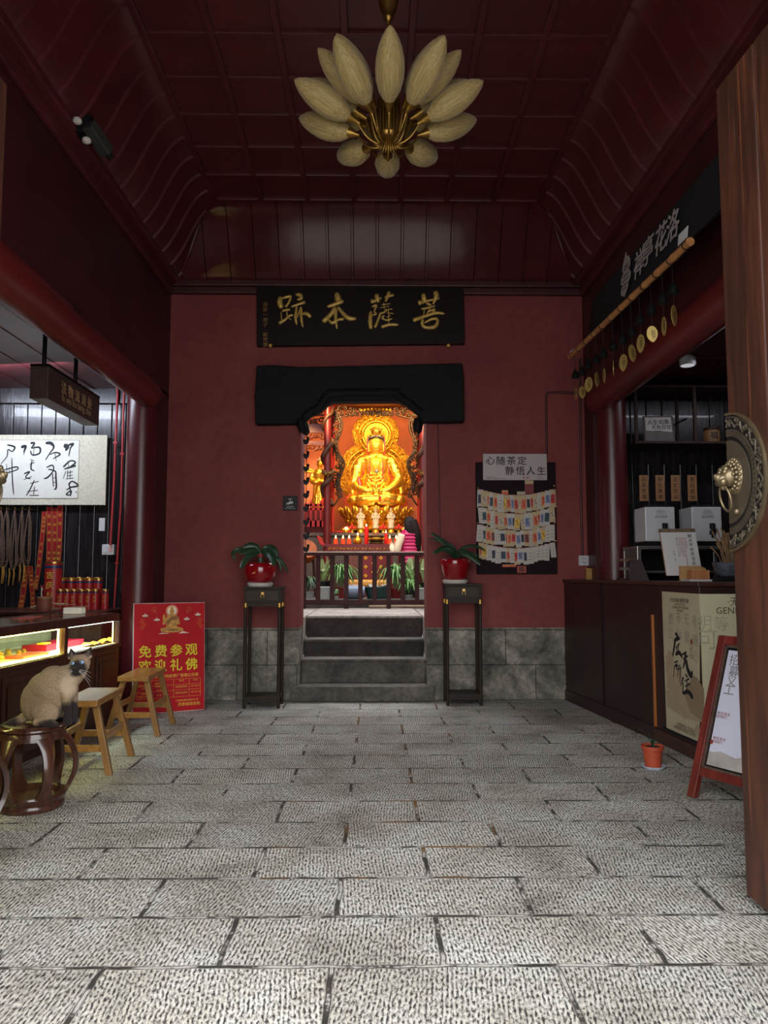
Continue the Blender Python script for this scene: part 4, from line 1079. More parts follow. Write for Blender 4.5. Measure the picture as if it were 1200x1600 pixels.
for (cs, y0, ym, hpx, rn) in rows:
    n = len(cs)
    sag = lambda f: y0 + (ym - y0) * (1 - (2 * f - 1) ** 2)
    cd_ = MB(); cd_.tube([P(746 + 121 * j / 20, sag(j / 20) + .3, Ym - .012) for j in range(21)], .0025, 5)
    tag(cd_.build('card_string', M_cord), 'red cord carrying the %s row of cards on the board' % rn, 'string', 'red cords on the message board')
    for i, c in enumerate(cs):
        f = (i + .5) / n; px = 747.5 + 118 * f + random.uniform(-1, 1); py = sag(f) + .8
        w_ = random.uniform(8, 10.5) * Ym / 1180; h_ = (hpx + random.uniform(-2, 2)) * Ym / 1180
        d = -.014 - .0016 * (i % 6) 
        loc = P(px, py, Ym + d)
        M_ = TR(rot=(0, random.uniform(-.09, .09), 0))
        k = MB(); k.mat(0).box((0, 0, -h_ / 2), (w_, .0012, h_), M=M_)
        k.mat(1)
        if c == 'w':
            for j in range(3): k.box((0, -.0009, -h_ * (.35 + .2 * j)), (w_ * .5, .0005, .003), M=M_)
            k.mat(2)
        else:
            k.box((0, -.0009, -h_ * .52), (w_ * .72, .0006, h_ * .5), M=M_)
            k.mat(2)
            for j in range(3): k.box((w_ * .1 * (j - 1), -.0014, -h_ * (.4 + .1 * j)), (w_ * .28, .0004, .007), (0, .5 * (j - 1), 0), M=M_)
        k.tube([M_ @ V((0, -.001, -.006)), V((0, .0035, .002)), M_ @ V((w_ * .3, -.002, -.01))], .0012, 4)
        mats = [M_cardw if c in 'wbnt' else M_cardc, M_ink if c == 'w' else M_pic[c], M_cord if c == 'w' else M_ink]
        o = k.build('wish_card', mats, loc=loc)
        tag(o, '%s wish card, %s from the left in the %s row' % (CN[c], ORD[i], rn), 'card', 'wish cards on the message board')
for (x0, y0, x1, y1, col, lab) in [(820, 750, 833.5, 771, 'm', 'tall maroon bookmark card with a gold top under the white motto sign'), (784, 766, 794, 774, 'o', 'small orange card peeping above the top row of cards'), (808, 768, 821, 776, 'w', 'small white card peeping above the top row of cards'), (785, 882, 806, 886, 'o', 'low orange card peeping below the bottom row of cards')]:
    a = P(x0, y1, Ym - .006); b = P(x1, y0, Ym - .006)
    k = MB().mat(0).b2((0, -.002, 0), (b.x - a.x, .003, b.z - a.z))
    k.mat(1).b2((.002, -.003, (b.z - a.z) * .7), (b.x - a.x - .002, -.001, b.z - a.z - .002))
    tag(k.build('paper_card', [M_pic.get(col, M_cardw), M_cardc], loc=a), lab, 'card')
a = P(808, 895, Ym - .004); t = thing('paper_card', 'small red card with a black character at the foot of the board', 'card', a)
b = P(822, 884.5, Ym - .004); MB().b2((0, -.002, 0), (b.x - a.x, .003, b.z - a.z)).build('paper', pm('faded_red_paper', (170, 74, 64), .7), t)
MB().text('願', .06, frame(((b.x - a.x) / 2, -.0025, (b.z - a.z) / 2), (1, 0, 0), (0, 0, 1)), .01, .01).build('character', M_ink, t)
# conduits and socket on the right part of the wall
M_cdt = pm('red_brown_conduit', (74, 30, 34), .5)
def cond(label, pts, r):
    k = MB(); k.tube([P(x, y, YB - .014) for x, y in pts], r, 8)
    return tag(k.build('conduit_pipe', M_cdt, smooth=60), label, 'pipe')
cond('dark conduit on the red wall rising beside the white motto sign and turning right', [(854, 712), (853, 620), (855, 614), (861, 613), (903, 614)], .012)
cond('dark vertical conduit on the red wall down to the socket', [(906, 560), (907.5, 760), (910, 868)], .012)
cond('thin dark conduit on the red wall right of the doorway', [(684, 662), (686, 760), (688, 838)], .006)
sk = thing('wall_socket', 'white wall socket over the shop counter end', 'socket', P(911.5, 876, YB))
MB().b2((-.056, -.04, -.054), (.056, .0, .054)).build('socket_plate', pm('greyish_white_plastic', (186, 182, 186), .45, var=.02), sk, bevel=.005)
for (x, z, rr_) in ((-.014, .022, 0), (.014, .022, 0), (-.014, -.016, .5), (.014, -.016, -.5), (0, -.026, 0)):
    MB().box((x, -.041, z), (.005, .003, .013), (0, rr_, 0)).build('slot', M_black, sk)
# ================================================================== chandelier
hub = P(607, 191, 4.2)
ch = thing('chandelier', 'brass lotus chandelier with cream bud shades hanging from the red ceiling', 'chandelier', hub)
def silk():
    t = NT('ribbed_cream_silk'); v = t.coord((1, 1, 1))
    n_ = t.noise(t.coord((130, 130, 4)), 1, 4, .6); m_ = t.noise(v, 3, 2, .5)
    c = t.ramp(n_, [(.34, lin((132, 110, 66))), (.55, lin((158, 136, 86))), (.75, lin((178, 156, 106)))])
    t.l(c, t.b.inputs['Base Color']); t.b.inputs['Roughness'].default_value = .62
    t.b.inputs['Sheen Weight'].default_value = .2
    t.bump(n_, .5, .006); return t.m
M_silk = silk(); M_br2 = pm('aged_brass', (150, 116, 56), .34, .9, var=.15, scale=20)
k = MB(); k.lathe([(.001, -.10), (.05, -.10), (.062, -.085), (.062, -.075), (.05, -.07), (.05, .1), (.066, .11), (.066, .125), (.001, .125)], 28)
for i in range(18):
    a = 2 * math.pi * i / 18; k.tube([(.06 * math.cos(a), .06 * math.sin(a), -.08), (.062 * math.cos(a), .062 * math.sin(a), .11)], .006, 6)
k.build('hub', M_br2, ch, smooth=40)
k = MB(); k.tube([(0, 0, .12), (0, 0, ZC1 - hub.z)], .011, 10); k.build('rod', M_br2, ch, smooth=60)
MB().lathe([(.012, .60), (.016, .625), (.03, .64), (.028, .655), (.05, .70), (.062, .76), (.06, .78), (.012, .79)], 24).build('coupling', M_br2, ch, smooth=50)
MB().lathe([(.001, -.05), (.03, -.05), (.08, -.02), (.085, 0), (.001, 0)], 24, c=(0, 0, ZC1 - hub.z)).build('ceiling_cap', M_br2, ch, smooth=50)
def petal(az, rb, zb_, rt, zt_, R=.079):
    a = -math.pi / 2 + math.radians(az)
    e = V((math.cos(a), math.sin(a), 0))
    b = e * rb + V((0, 0, zb_)); t_ = e * rt + V((0, 0, zt_)); d = (t_ - b); L = d.length; d.normalize()
    M = d.to_track_quat('Z', 'Y').to_matrix().to_4x4(); M.translation = b
    pr = [(.016, 0), (.034, .05), (.062, .17), (.078, .32), (.082, .45), (.078, .58), (.066, .72), (.046, .85), (.022, .95), (.001, 1.0)]
    o = MB().lathe([(q * R / .082, z * L) for q, z in pr], 40, rib=.02, ribn=9).build('shade', M_silk, ch, smooth=180); o.matrix_local = M
    MB().lathe([(.010, -.055), (.014, -.03), (.026, .0), (.038, .04), (.034, .04), (.012, -.01)], 16, M=M).build('socket_cone', M_br2, ch, smooth=60)
    s0 = b - d * .05
    pts = [e * .035 + V((0, 0, -.06)), e * .05 + V((0, 0, -.14)), e * (rb * .55) + V((0, 0, min(-.115, zb_ - .10))), s0 + V((0, 0, -.012)), b - d * .045]
    MB().tube(pts, .0065, 8, sub=5).build('arm', M_br2, ch, smooth=60)
for az, zt_, zb in ((0, .172, -.03), (31, .175, -.02), (-31, .17, -.02), (72, .14, -.02), (-72, .14, -.02), (106, .12, -.03), (-106, .12, -.03), (146, .05, -.05), (-146, .05, -.05), (180, .0, -.065)): petal(az, .225, zb, .56, zt_)
for az in (38, -37, 57, -56, 90, -90, 126, -125, 163, -163): petal(az, .17, .05, .475, .26, .072)
# ================================================================== right upper: awning, chimes, shop fittings
M_cloth = pm('black_cloth', (13, 13, 19), .9, var=.1)
tx, bx_ = 2.17, 1.95
tl, tr_ = PX(926, 468, tx), PX(1136, 226, tx); bl, br_ = PX(892, 551, bx_), PX(1135, 316, bx_)
aw = thing('shop_banner', 'long black cloth banner with white characters along the right wall', 'banner', tl)
lo = tl.copy()
def bsurf(u, v):
    a = tl.lerp(tr_, u); b = bl.lerp(br_, u); p = a.lerp(b, v); p.x = a.x - .05 * v - .17 * max(0, (v - .68) / .32) ** 1.5 + .006 * math.sin(u * 30) * v
    return p - lo
MB().surf(bsurf, 60, 10).build('cloth', M_cloth, aw, solid=.006, smooth=180)
up = V((.055, 0, .6)).normalized()
rr = (tr_ - tl).normalized(); up = (up - rr * up.dot(rr)).normalized()
nrm = rr.cross(up)
def onb(px, py, d=.032): 
    o_ = tl - up * .25; o_.x -= -.006; return RP(px, py, o_ + nrm * d, nrm) - lo
k = MB()
for ch_, (px, py), s_ in (('禅', (998.5, 410), .25), ('亭', (1012, 391), .25), ('花', (1032.5, 371.5), .25), ('洛', (1051, 352), .25)):
    k.text(ch_, s_, frame(onb(px, py), rr, up), .006, .008)
M_ltr = pm('pale_grey_letters', (170, 160, 160), .6)
k.build('characters', M_ltr, aw)
k = MB(); M = frame(onb(978.5, 428), rr, up)
pts = [(-.10, .12), (-.07, .16), (-.05, .21), (-.03, .16), (.03, .15), (.08, .10), (.09, .05), (.06, .02), (.12, -.02), (.12, -.07), (.07, -.10), (.08, -.13), (.03, -.17), (0, -.20), (-.05, -.17), (-.09, -.16), (-.10, -.11), (-.07, -.08), (-.12, -.05), (-.12, .0), (-.07, .03), (-.11, .06)]
k.prism(pts, 0, .004, 'xy', M=M); k.build('lotus_emblem', M_ltr, aw)
k = MB().mat(0)
for (yy, ww) in ((.075, .05), (.05, .06), (-.01, .07), (-.05, .09), (-.09, .05), (-.125, .05)): k.b2((-ww, yy - .006, .004), (ww, yy + .002, .0055), M=M)
k.build('emblem_lines', M_cloth, aw)
for (px, py, s_) in ((892, 552, .09), (1067, 369, .12)):
    c = RP(px, py, bl + nrm * .03, nrm) - lo
    MB().box((0, 0, 0), (s_ * 1.2, s_ * .6, .003), M=frame(c, rr, up)).build('white_tab', M_white, aw)
a = PX(891, 557, bx_ - .05); b = PX(1079, 377, bx_ - .05)
def bamboo():
    mb = MB(); n = 11; d = b - a
    for i in range(n):
        p = a.lerp(b, i / n); q_ = a.lerp(b, (i + .985) / n)
        mb.tube([p - a, p.lerp(q_, .03) - a, p.lerp(q_, .06) - a, p.lerp(q_, .94) - a, q_ - a], [.026, .027, .0245, .0245, .027], 14)
    return mb
bm_ = thing('bamboo_pole', 'slim tan bamboo pole along the bottom of the black banner', 'pole', a)
bamboo().build('cane', wood('bamboo_cane', (158, 104, 58), (184, 130, 80), .4, (8, 8, 8), 2, .03), bm_, smooth=50)
for i in range(12):
    p = a.lerp(b, .02 + .087 * i) - a; ax = (b - a).normalized()
    MB().tube([p - ax * .004, p + ax * .004], .0285, 12).build('binding', M_black, bm_)
# wind chimes
M_lf = pm('gold_leaf_tag', (196, 168, 98), .38, .5, var=.1, scale=30)
LV = [((900, 615), 20, .35), ((910, 613), 20, .95), ((921, 601), 24, 1.0), ((934, 593), 24, .45), ((945, 587), 24, .35), ((960, 576), 26, .10), ((974, 567), 28, .8), ((988, 552), 28, .75), ((1002, 537), 30, .8), ((1019, 522), 27, 1.25), ((1037, 510), 32, .45), ((1053, 493), 34, .5)]
BE = [(899, 586), (909, 581), (919, 571), (932, 562), (943, 553), (958, 541), (973, 531), (987, 519), (1000, 500), (1018, 484), (1036, 467), (1052, 453)]
for i, (((px, py), hp, wf), (qx, qy)) in enumerate(zip(LV, BE)):
    Xc = 1.905; pb = PX(qx, qy, Xc); pl_ = PX(px, py, Xc); pl_.y = pb.y
    zl_ = P(px, py, pb.y).z; h_ = hp * pb.y / 1180
    s_ = min(1, max(0, (pb.y - a.y) / (b.y - a.y))); ztop = a.lerp(b, s_).z
    t = thing('wind_chime', 'wind chime with a gold leaf tag, %s from the wall along the bamboo pole' % ORD[i], 'wind chime', (pb.x, pb.y, pb.z), group='wind chimes under the bamboo pole')
    xs_ = a.lerp(b, s_).x - pb.x
    MB().tube([(xs_ + .0, 0, ztop - pb.z), (0, 0, .0), (0, 0, zl_ + h_ / 2 - pb.z)], .002, 5).build('cord', M_black, t)
    MB().lathe([(.036, -.03), (.034, -.015), (.026, .02), (.012, .04), (.006, .055), (.001, .056)], 16).build('bell', pm('dark_iron', (34, 38, 40), .4, .6), t, smooth=60) if i == 0 else None
    if i == 0: bellme = [o_ for o_ in bpy.data.objects if o_.parent == t and o_.name.startswith('bell')][0].data
    else:
        o_ = bpy.data.objects.new('bell', bellme); C.objects.link(o_); o_.parent = t
    ang = math.acos(min(1, wf / 1.15)) + random.uniform(-.05, .05)
    W_ = h_ * .31
    pts = [(W_ * math.sin(th) * (1 - .25 * math.cos(th) * 0), h_ / 2 * math.cos(th)) for th in [2 * math.pi * j / 24 for j in range(24)]]
    pts = [(x * (1.0 if z > 0 else 1 - .35 * (abs(z) / (h_ / 2)) ** 2), z) for x, z in pts]
    view = math.atan2(pb.x, pb.y)
    lf = MB().prism(pts, -.0015, .0015).build('leaf_tag', M_lf, t, loc=(0, 0, zl_ - pb.z), rot=(0, random.uniform(-.12, .12), -view + ang * (1 if i % 2 else -1)))
    g = MB()
    for sx in (-.25, .12): g.vtext('心想事成' if i % 2 else '平安喜乐', h_ * .13, frame((sx * W_ + .01, -.0018, h_ * .26), (1, 0, 0), (0, 0, 1)), 1.1, .01, .006)
    g.build('ink_wish', M_ink, lf)
# ceiling lamp in the shop
cl = PZ(1074, 556, 3.30); t = thing('ceiling_lamp', 'small round white lamp on the tea shop ceiling', 'lamp', cl)
MB().lathe([(.001, -.09), (.068, -.09), (.072, -.08), (.072, -.02), (.05, -.015), (.05, 0), (.001, 0)], 28).build('housing', M_white, t, smooth=40)
MB().lathe([(.001, -.094), (.06, -.094), (.06, -.09), (.001, -.09)], 24).build('diffuser', pm('lamp_diffuser', (232, 232, 230), .3, emit=(230, 232, 235), es=.25), t)
k = MB().tube([cl + V((0, 0, -.01)), cl + V((1.6, .1, -.01))], .008, 6); tag(k.build('lamp_cable', M_cdt), 'thin dark cable running from the white ceiling lamp', 'cable')

# wall shelf
Yw = 7.45
A = P(993, 691, Yw); Bq = P(1200, 691, Yw); zt_ = P(1000, 602, Yw).z
wsf = thing('wall_shelf', 'dark wooden open wall shelf in the tea shop', 'shelf', (A.x, YB - .03, A.z))
lo = wsf.location; dp = Yw - lo.y; Hs = zt_ - lo.z; Ws = Bq.x - A.x
M_shf = wood('dark_shelf_wood', (44, 28, 26), (66, 44, 40), .5, (6, 6, 1), 2.5, .15, 0, .25)
def part(nm, a, b, m=M_shf, par=wsf): return MB().b2(a, b).build(nm, m, par, bevel=.003)
part('board', (0, dp, -.012), (Ws, 0, .012)); part('board', (0, dp, Hs - .018), (Ws, 0, Hs + .006))
for x in (0, P(1084, 650, Yw).x - A.x, Ws - .03):
    part('post', (x, dp - .004, .0), (x + .03, dp + .03, Hs)); part('post', (x, -.03, 0), (x + .03, 0, Hs))
part('middle_board', (P(1064, 650, Yw).x - A.x + .12, dp + .16, Hs * .46), (P(1084, 650, Yw).x - A.x, 0, Hs * .46 + .02))
part('upper_beam', (-.25, -.12, Hs + .02), (Ws + .3, 0, Hs + .16), M_board)
part('middle_beam', (-.25, -.02, -.16), (Ws + .3, .0, -.02), M_board)
# board seams behind
k = MB()
for i in range(16): k.b2((XR + .14 + i * .17, YB - .045, 0), (XR + .14 + i * .17 + .164, YB - .02, 3.3))
struct(k.build('trim_10', M_board, bevel=.006))
# framed picture on the shelf
zsh = A.z + .012
pf = thingM('framed_picture', 'framed grey and white brush writing leaning on the tea shop shelf', 'picture', frame((P(1031, 688, 7.52).x, 7.52, zsh), (1, -.06, 0), (0, .16, 1)))
MB().b2((-.15, 0, -.012), (.15, .285, 0)).build('frame', wood('brown_frame', (64, 48, 40), (86, 66, 54), .5), pf, bevel=.002)
MB().b2((-.135, .015, 0), (.135, .27, .002)).build('mat_grey', pm('grey_mount', (96, 92, 92), .7), pf)
k = MB(); k.add([(-.13, .128, .003), (-.06, .122, .003), (0, .126, .003), (.05, .116, .003), (.1, .112, .003), (.13, .106, .003), (.13, .268, .003), (-.13, .268, .003)], [tuple(range(8))]); k.build('white_paper', pm('dim_white', (186, 182, 178), .7), pf)
MB().text('人生如茶', .056, Matrix.Translation((.0, .215, .004)), .01, .01).text('终有回甘', .05, Matrix.Translation((.025, .16, .004)), .01, .01).build('brush_characters', M_ink, pf)
bp = thing('tea_barrel', 'round tan wooden tea barrel on the right of the wall shelf', 'barrel', (P(1112, 688, 7.6).x, 7.6, zsh))
MB().lathe([(.001, 0), (.07, 0), (.08, .03), (.083, .08), (.078, .13), (.074, .135), (.001, .135)], 28).build('body', wood('tan_barrel', (120, 86, 54), (150, 112, 72), .5), bp, smooth=40)
MB().lathe([(.076, .135), (.08, .145), (.076, .16), (.001, .162)], 28).build('lid', M_shf, bp, smooth=40)
MB().text('福', .08, frame((-.01, -.0825, .075), (1, 0, 0), (0, 0, 1)), .02, .01).build('mark', M_ink, bp)
# hanging wooden tags
M_tag = wood('tan_tag_wood', (142, 100, 62), (168, 122, 80), .5, (8, 8, 1.2), 3, .05)
for i, (x0, x1, s_) in enumerate([(999.5, 1013.5, '白茶贡眉'), (1025, 1039, '安化黑茶'), (1049, 1063, '古丈毛尖'), (1075, 1089.5, '老白茶饼')]):
    a_ = P((x0 + x1) / 2, 783, 7.6); h_ = P(x0, 742.5, 7.6).z - a_.z; w_ = (x1 - x0) * 7.6 / 1180
    t = thing('tea_tag', '%s of four tan wooden tea name tags from the left, reading %s' % (ORD[i], s_), 'tag', a_, group='wooden tea tags under the shelf')
    MB().b2((-w_ / 2, -.005, 0), (w_ / 2, .005, h_)).build('tag_board', M_tag, t, bevel=.002)
    MB().tube([(-w_ * .2, 0, h_), (0, .01, A.z - .012 - a_.z), (w_ * .2, 0, h_)], .002, 5).build('cord', M_black, t)
    MB().vtext(s_, w_ * .58, frame((0, -.0055, h_ * .84), (1, 0, 0), (0, 0, 1)), 1.15, .01, .006).build('characters', M_ink, t)
# steel rack and dispensers
M_steel = pm('brushed_steel', (168, 166, 160), .28, .85, var=.1)
Yk = 6.80
a_ = P(997, 904, Yk); rk = thing('steel_rack', 'low stainless steel rack carrying the two white dispensers', 'rack', (a_.x, Yk, ZK)); lo = rk.location
zt_ = P(1000, 853, Yk).z - ZK; Wr = P(1150, 900, Yk).x - a_.x
for (x, y) in ((0, 0), (Wr - .035, 0), (0, .36), (Wr - .035, .36)): MB().b2((x, y, 0), (x + .035, y + .035, zt_ - .03)).build('post', M_steel, rk, bevel=.003)
MB().b2((0, 0, zt_ - .03), (Wr, .4, zt_)).build('top_tray', M_steel, rk, bevel=.003)
MB().b2((.035, .01, .065), (Wr - .035, .39, .085)).build('lower_shelf', M_steel, rk, bevel=.003)
MB().b2((.002, .035, .0), (.012, .36, zt_ - .03)).build('side_panel', pm('grey_side_panel', (86, 80, 80), .5), rk)
MB().b2((.03, .375, .0), (Wr, .385, zt_ - .03)).build('back_panel', M_black, rk)
def dispenser(label, px0, px1, tapx):
    a_ = P(px0, 844, 6.86); b_ = P(px1, 792, 6.86)
    t = thing('water_dispenser', label, 'dispenser', (a_.x, 6.86, ZK + zt_), group='white dispensers on the steel rack')
    w_ = b_.x - a_.x; z0 = .045; z1 = b_.z - t.location.z
    MB().b2((0, 0, z0), (w_, .29, z1)).build('housing', pm('white_enamel', (196, 196, 200), .3, var=.02), t, bevel=.008)
    MB().b2((.01, .01, 0), (w_ - .01, .28, z0)).build('foot', M_black, t)
    MB().b2((.03, .04, z1), (w_ - .03, .25, z1 + .02)).build('lid', M_black, t, bevel=.004)
    tx_ = P(tapx, 820, 6.86).x - a_.x
    k = MB(); k.b2((tx_ - .022, -.025, z0 + .115), (tx_ + .022, .0, z0 + .165)); k.tube([(tx_, -.03, z0 + .155), (tx_, -.03, z0 + .03)], .018, 10); k.tube([(tx_, 0, z0 + .09), (tx_, -.05, z0 + .09)], .022, 10); k.b2((tx_ - .03, -.06, z0 + .06), (tx_ - .01, -.01, z0 + .09))
    k.build('tap', M_black, t, bevel=.003)
    k = MB(); M = frame((w_ * .53, -.0015, z1 - .05), (1, 0, 0), (0, 0, 1))
    for (s_, yy) in ((.03, .02), (.045, .005), (.036, -.008)):
        k.tube([M @ V((-s_, yy - .003, 0)), M @ V((-s_ * .5, yy + .004, 0)), M @ V((0, yy - .002, 0)), M @ V((s_ * .5, yy + .004, 0)), M @ V((s_, yy - .003, 0))], .002, 4)
    k.text('洛花禅亭', .03, M @ Matrix.Translation((0, -.04, 0)), .01); k.build('logo', pm('grey_logo', (110, 108, 110), .5), t)
dispenser('left white dispenser, its tap hidden by the menu stand', 1009, 1054, 1038)
dispenser('right white dispenser with a black tap, nearer the wooden door', 1082, 1127, 1112)
# menu stand
pB = P(1064, 893, 6.12); x0 = P(1037, 893, 6.12).x; x1 = P(1092, 893, 6.12).x
M = frame(((x0 + x1) / 2, 6.05, ZK), (1, -.04, 0), (0, .34, 1))
ms = thingM('menu_stand', 'tilted white menu sheet on a wooden clip stand before the dispensers', 'menu', M)
w_ = x1 - x0; h_ = .405; z_0 = .045
MB().b2((-w_ / 2, z_0, -.008), (w_ / 2, h_ + z_0, 0)).build('backing', M_tag, ms)
MB().b2((-w_ / 2 + .004, z_0, 0), (w_ / 2 + .003, h_ + z_0 - .03, .002)).build('sheet', pm('menu_sheet', (206, 202, 200), .5, var=.02), ms)
MB().b2((-w_ / 2 - .004, h_ + z_0 - .03, -.012), (w_ / 2 + .004, h_ + z_0, .01)).build('clip_bar', wood('greybrown_bar', (96, 80, 66), (120, 100, 82), .5), ms, bevel=.003)
k = MB()
for xx in (-.09, .09): k.lathe([(.001, .016), (.008, .014), (.009, .01), (.001, .008)], 12, c=(xx, h_ + z_0 - .015, 0))
k.build('brass_screw', M_brass, ms)
MB().b2((-.02, 0, -.06), (.02, z_0 + .1, -.008)).build('foot', M_tag, ms)
k = MB().vtext('開光平安符在此請領', .033, Matrix.Translation((w_ * .33, h_ + z_0 - .065, .0025)), 1.18, .01, .006); k.build('heading', M_ink, ms)
k = MB()
for j, (xx, n_) in enumerate(((.20, 6), (.14, 16), (.08, 10), (.02, 9))): k.vtext('佛光普照平安吉祥万事如意福寿康宁'[:n_], .0145, Matrix.Translation((w_ * xx, h_ + z_0 - .085, .0025)), 1.15, .01)
k.build('red_print', MP[5], ms)
k = MB().vtext('随缘功德十方来结缘', .0145, Matrix.Translation((-w_ * .05, h_ + z_0 - .085, .0025)), 1.3, .01); k.vtext('观音阁 佛历', .013, Matrix.Translation((-w_ * .18, h_ + z_0 - .2, .0025)), 1.2, .01); k.build('black_print', M_ink, ms)
# small wooden things on the counter
M_tan = wood('tan_pine', (160, 122, 74), (186, 148, 96), .5, (3, 9, 9), 2, .05)
tb = thing('wooden_tray', 'brown slanted wooden display tray at the counter corner by the column', 'tray', (2.235, 6.42, ZK))
k = MB(); k.add([(-.08, -.02, 0), (.09, -.02, 0), (.09, .16, .18), (-.01, .16, .18), (-.08, .0, 0), (.09, .0, 0), (.09, .18, .18), (-.01, .18, .18)], [(0, 1, 2, 3), (4, 7, 6, 5), (0, 3, 7, 4), (1, 5, 6, 2), (3, 2, 6, 7), (0, 4, 5, 1)]); k.build('front_board', M_shf, tb)
MB().b2((-.085, .2, 0), (.07, .3, .02)).build('base', M_shf, tb)
MB().b2((-.08, .2, .17), (.06, .3, .19)).build('top_board', wood('mid_brown', (92, 64, 46), (116, 82, 60), .5), tb)
MB().b2((.03, .2, .02), (.05, .34, .17)).build('back_board', M_shf, tb)
MB().b2((-.09, .14, .09), (-.02, .2, .115)).build('steel_rail', M_steel, tb)
bx2 = thing('wooden_box', 'reddish tan wooden box on a white tray beside the menu stand', 'box', (P(1096, 899, 5.75).x, 5.75, ZK))
MB().b2((-.10, -.02, 0), (.10, .14, .014)).build('white_tray', M_white, bx2, bevel=.003)
k = MB(); k.b2((-.07, .0, .014), (.065, .1, .085)); k.build('box', wood('reddish_tan', (166, 104, 64), (190, 128, 84), .5), bx2, bevel=.004)
k = MB(); k.prism([(-.105, .0), (.12, .0), (.115, .05), (.1, .1), (.06, .118), (-.105, .118)], .15, .162); k.build('back_board', M_tan, bx2)
pt_ = thing('dried_plant_pot', 'dark grey pot of dried grass on a black base by the door edge', 'pot', (P(1138, 899, 5.5).x, 5.5, ZK))
MB().b2((-.09, -.07, 0), (.09, .07, .035)).build('base', M_black, pt_, bevel=.004)
MB().lathe([(.05, .035), (.07, .05), (.09, .08), (.1, .12), (.108, .14), (.1, .14), (.08, .1), (.001, .09)], 24, rib=.04, ribn=5).build('bowl', pm('grey_glazed_stone', (70, 76, 84), .4, var=.35, scale=30), pt_, smooth=60)
k = MB()
for i in range(34):
    a0 = random.uniform(0, 6.28); r_ = random.uniform(.0, .07); h_ = random.uniform(.14, .30)
    k.tube([(r_ * .5 * math.cos(a0), r_ * .5 * math.sin(a0), .1), (r_ * math.cos(a0), r_ * math.sin(a0), .1 + h_ * .6), (r_ * 1.5 * math.cos(a0) - .02, r_ * 1.4 * math.sin(a0), .1 + h_)], [.003, .003, .006], 5)
k.build('dried_grass', pm('dry_straw', (130, 100, 68), .8, var=.2), pt_)
nt_ = thing('note_block', 'tan paper note block standing at the far end of the counter', 'note block', (P(922, 903, 7.9).x, 7.8, ZK))
MB().b2((-.065, 0, 0), (.065, .05, .115)).build('block', pm('tan_paper', (170, 128, 60), .6), nt_)
MB().b2((-.065, -.002, .088), (.065, .0, .094)).build('binding_strip', pm('brown_strip', (120, 82, 40), .6), nt_)

# ================================================================== big door leaves
def find_lead(px_b, py_b): return PZ(px_b, py_b, .03)
e = PZ(1165, 1398, .03); e2 = PZ(1200, 1426, .03)
dv = (e2 - e); dv.z = 0; dv.normalize()
M_door = None
def doorwood():
    t = NT('weathered_door_wood'); v = t.coord((5, 5, .55)); w_ = t.coord((26, 26, .5))
    f = t.noise(v, 2.2, 6, .65, .5); g = t.noise(w_, 2.0, 4, .6)
    c = t.ramp(f, [(.3, lin((44, 25, 19))), (.5, lin((66, 37, 27))), (.68, lin((90, 52, 36)))])
    s = t.ramp(g, [(.62, (0, 0, 0, 1)), (.7, (1, 1, 1, 1))])
    s2 = t.ramp(t.noise(w_, 3.1, 5, .7), [(.70, (0, 0, 0, 1)), (.74, (1, 1, 1, 1))])
    a = t.mix(s, c, lin((124, 70, 40))); a = t.mix(s2, a, lin((120, 112, 108)))
    t.l(a, t.b.inputs['Base Color']); t.b.inputs['Roughness'].default_value = .5
    t.bump(f, .25, .008); return t.m
M_door = doorwood()
ZD = PX(1117, 142, e.x).z
M_bronze = pm('antique_bronze', (84, 76, 62), .5, .4, var=.15, scale=14)
M_bronzed = pm('dark_bronze_ground', (24, 22, 24), .6, .3, var=.1)
M_bright = pm('polished_bronze', (124, 110, 84), .36, .7, var=.12, scale=20)
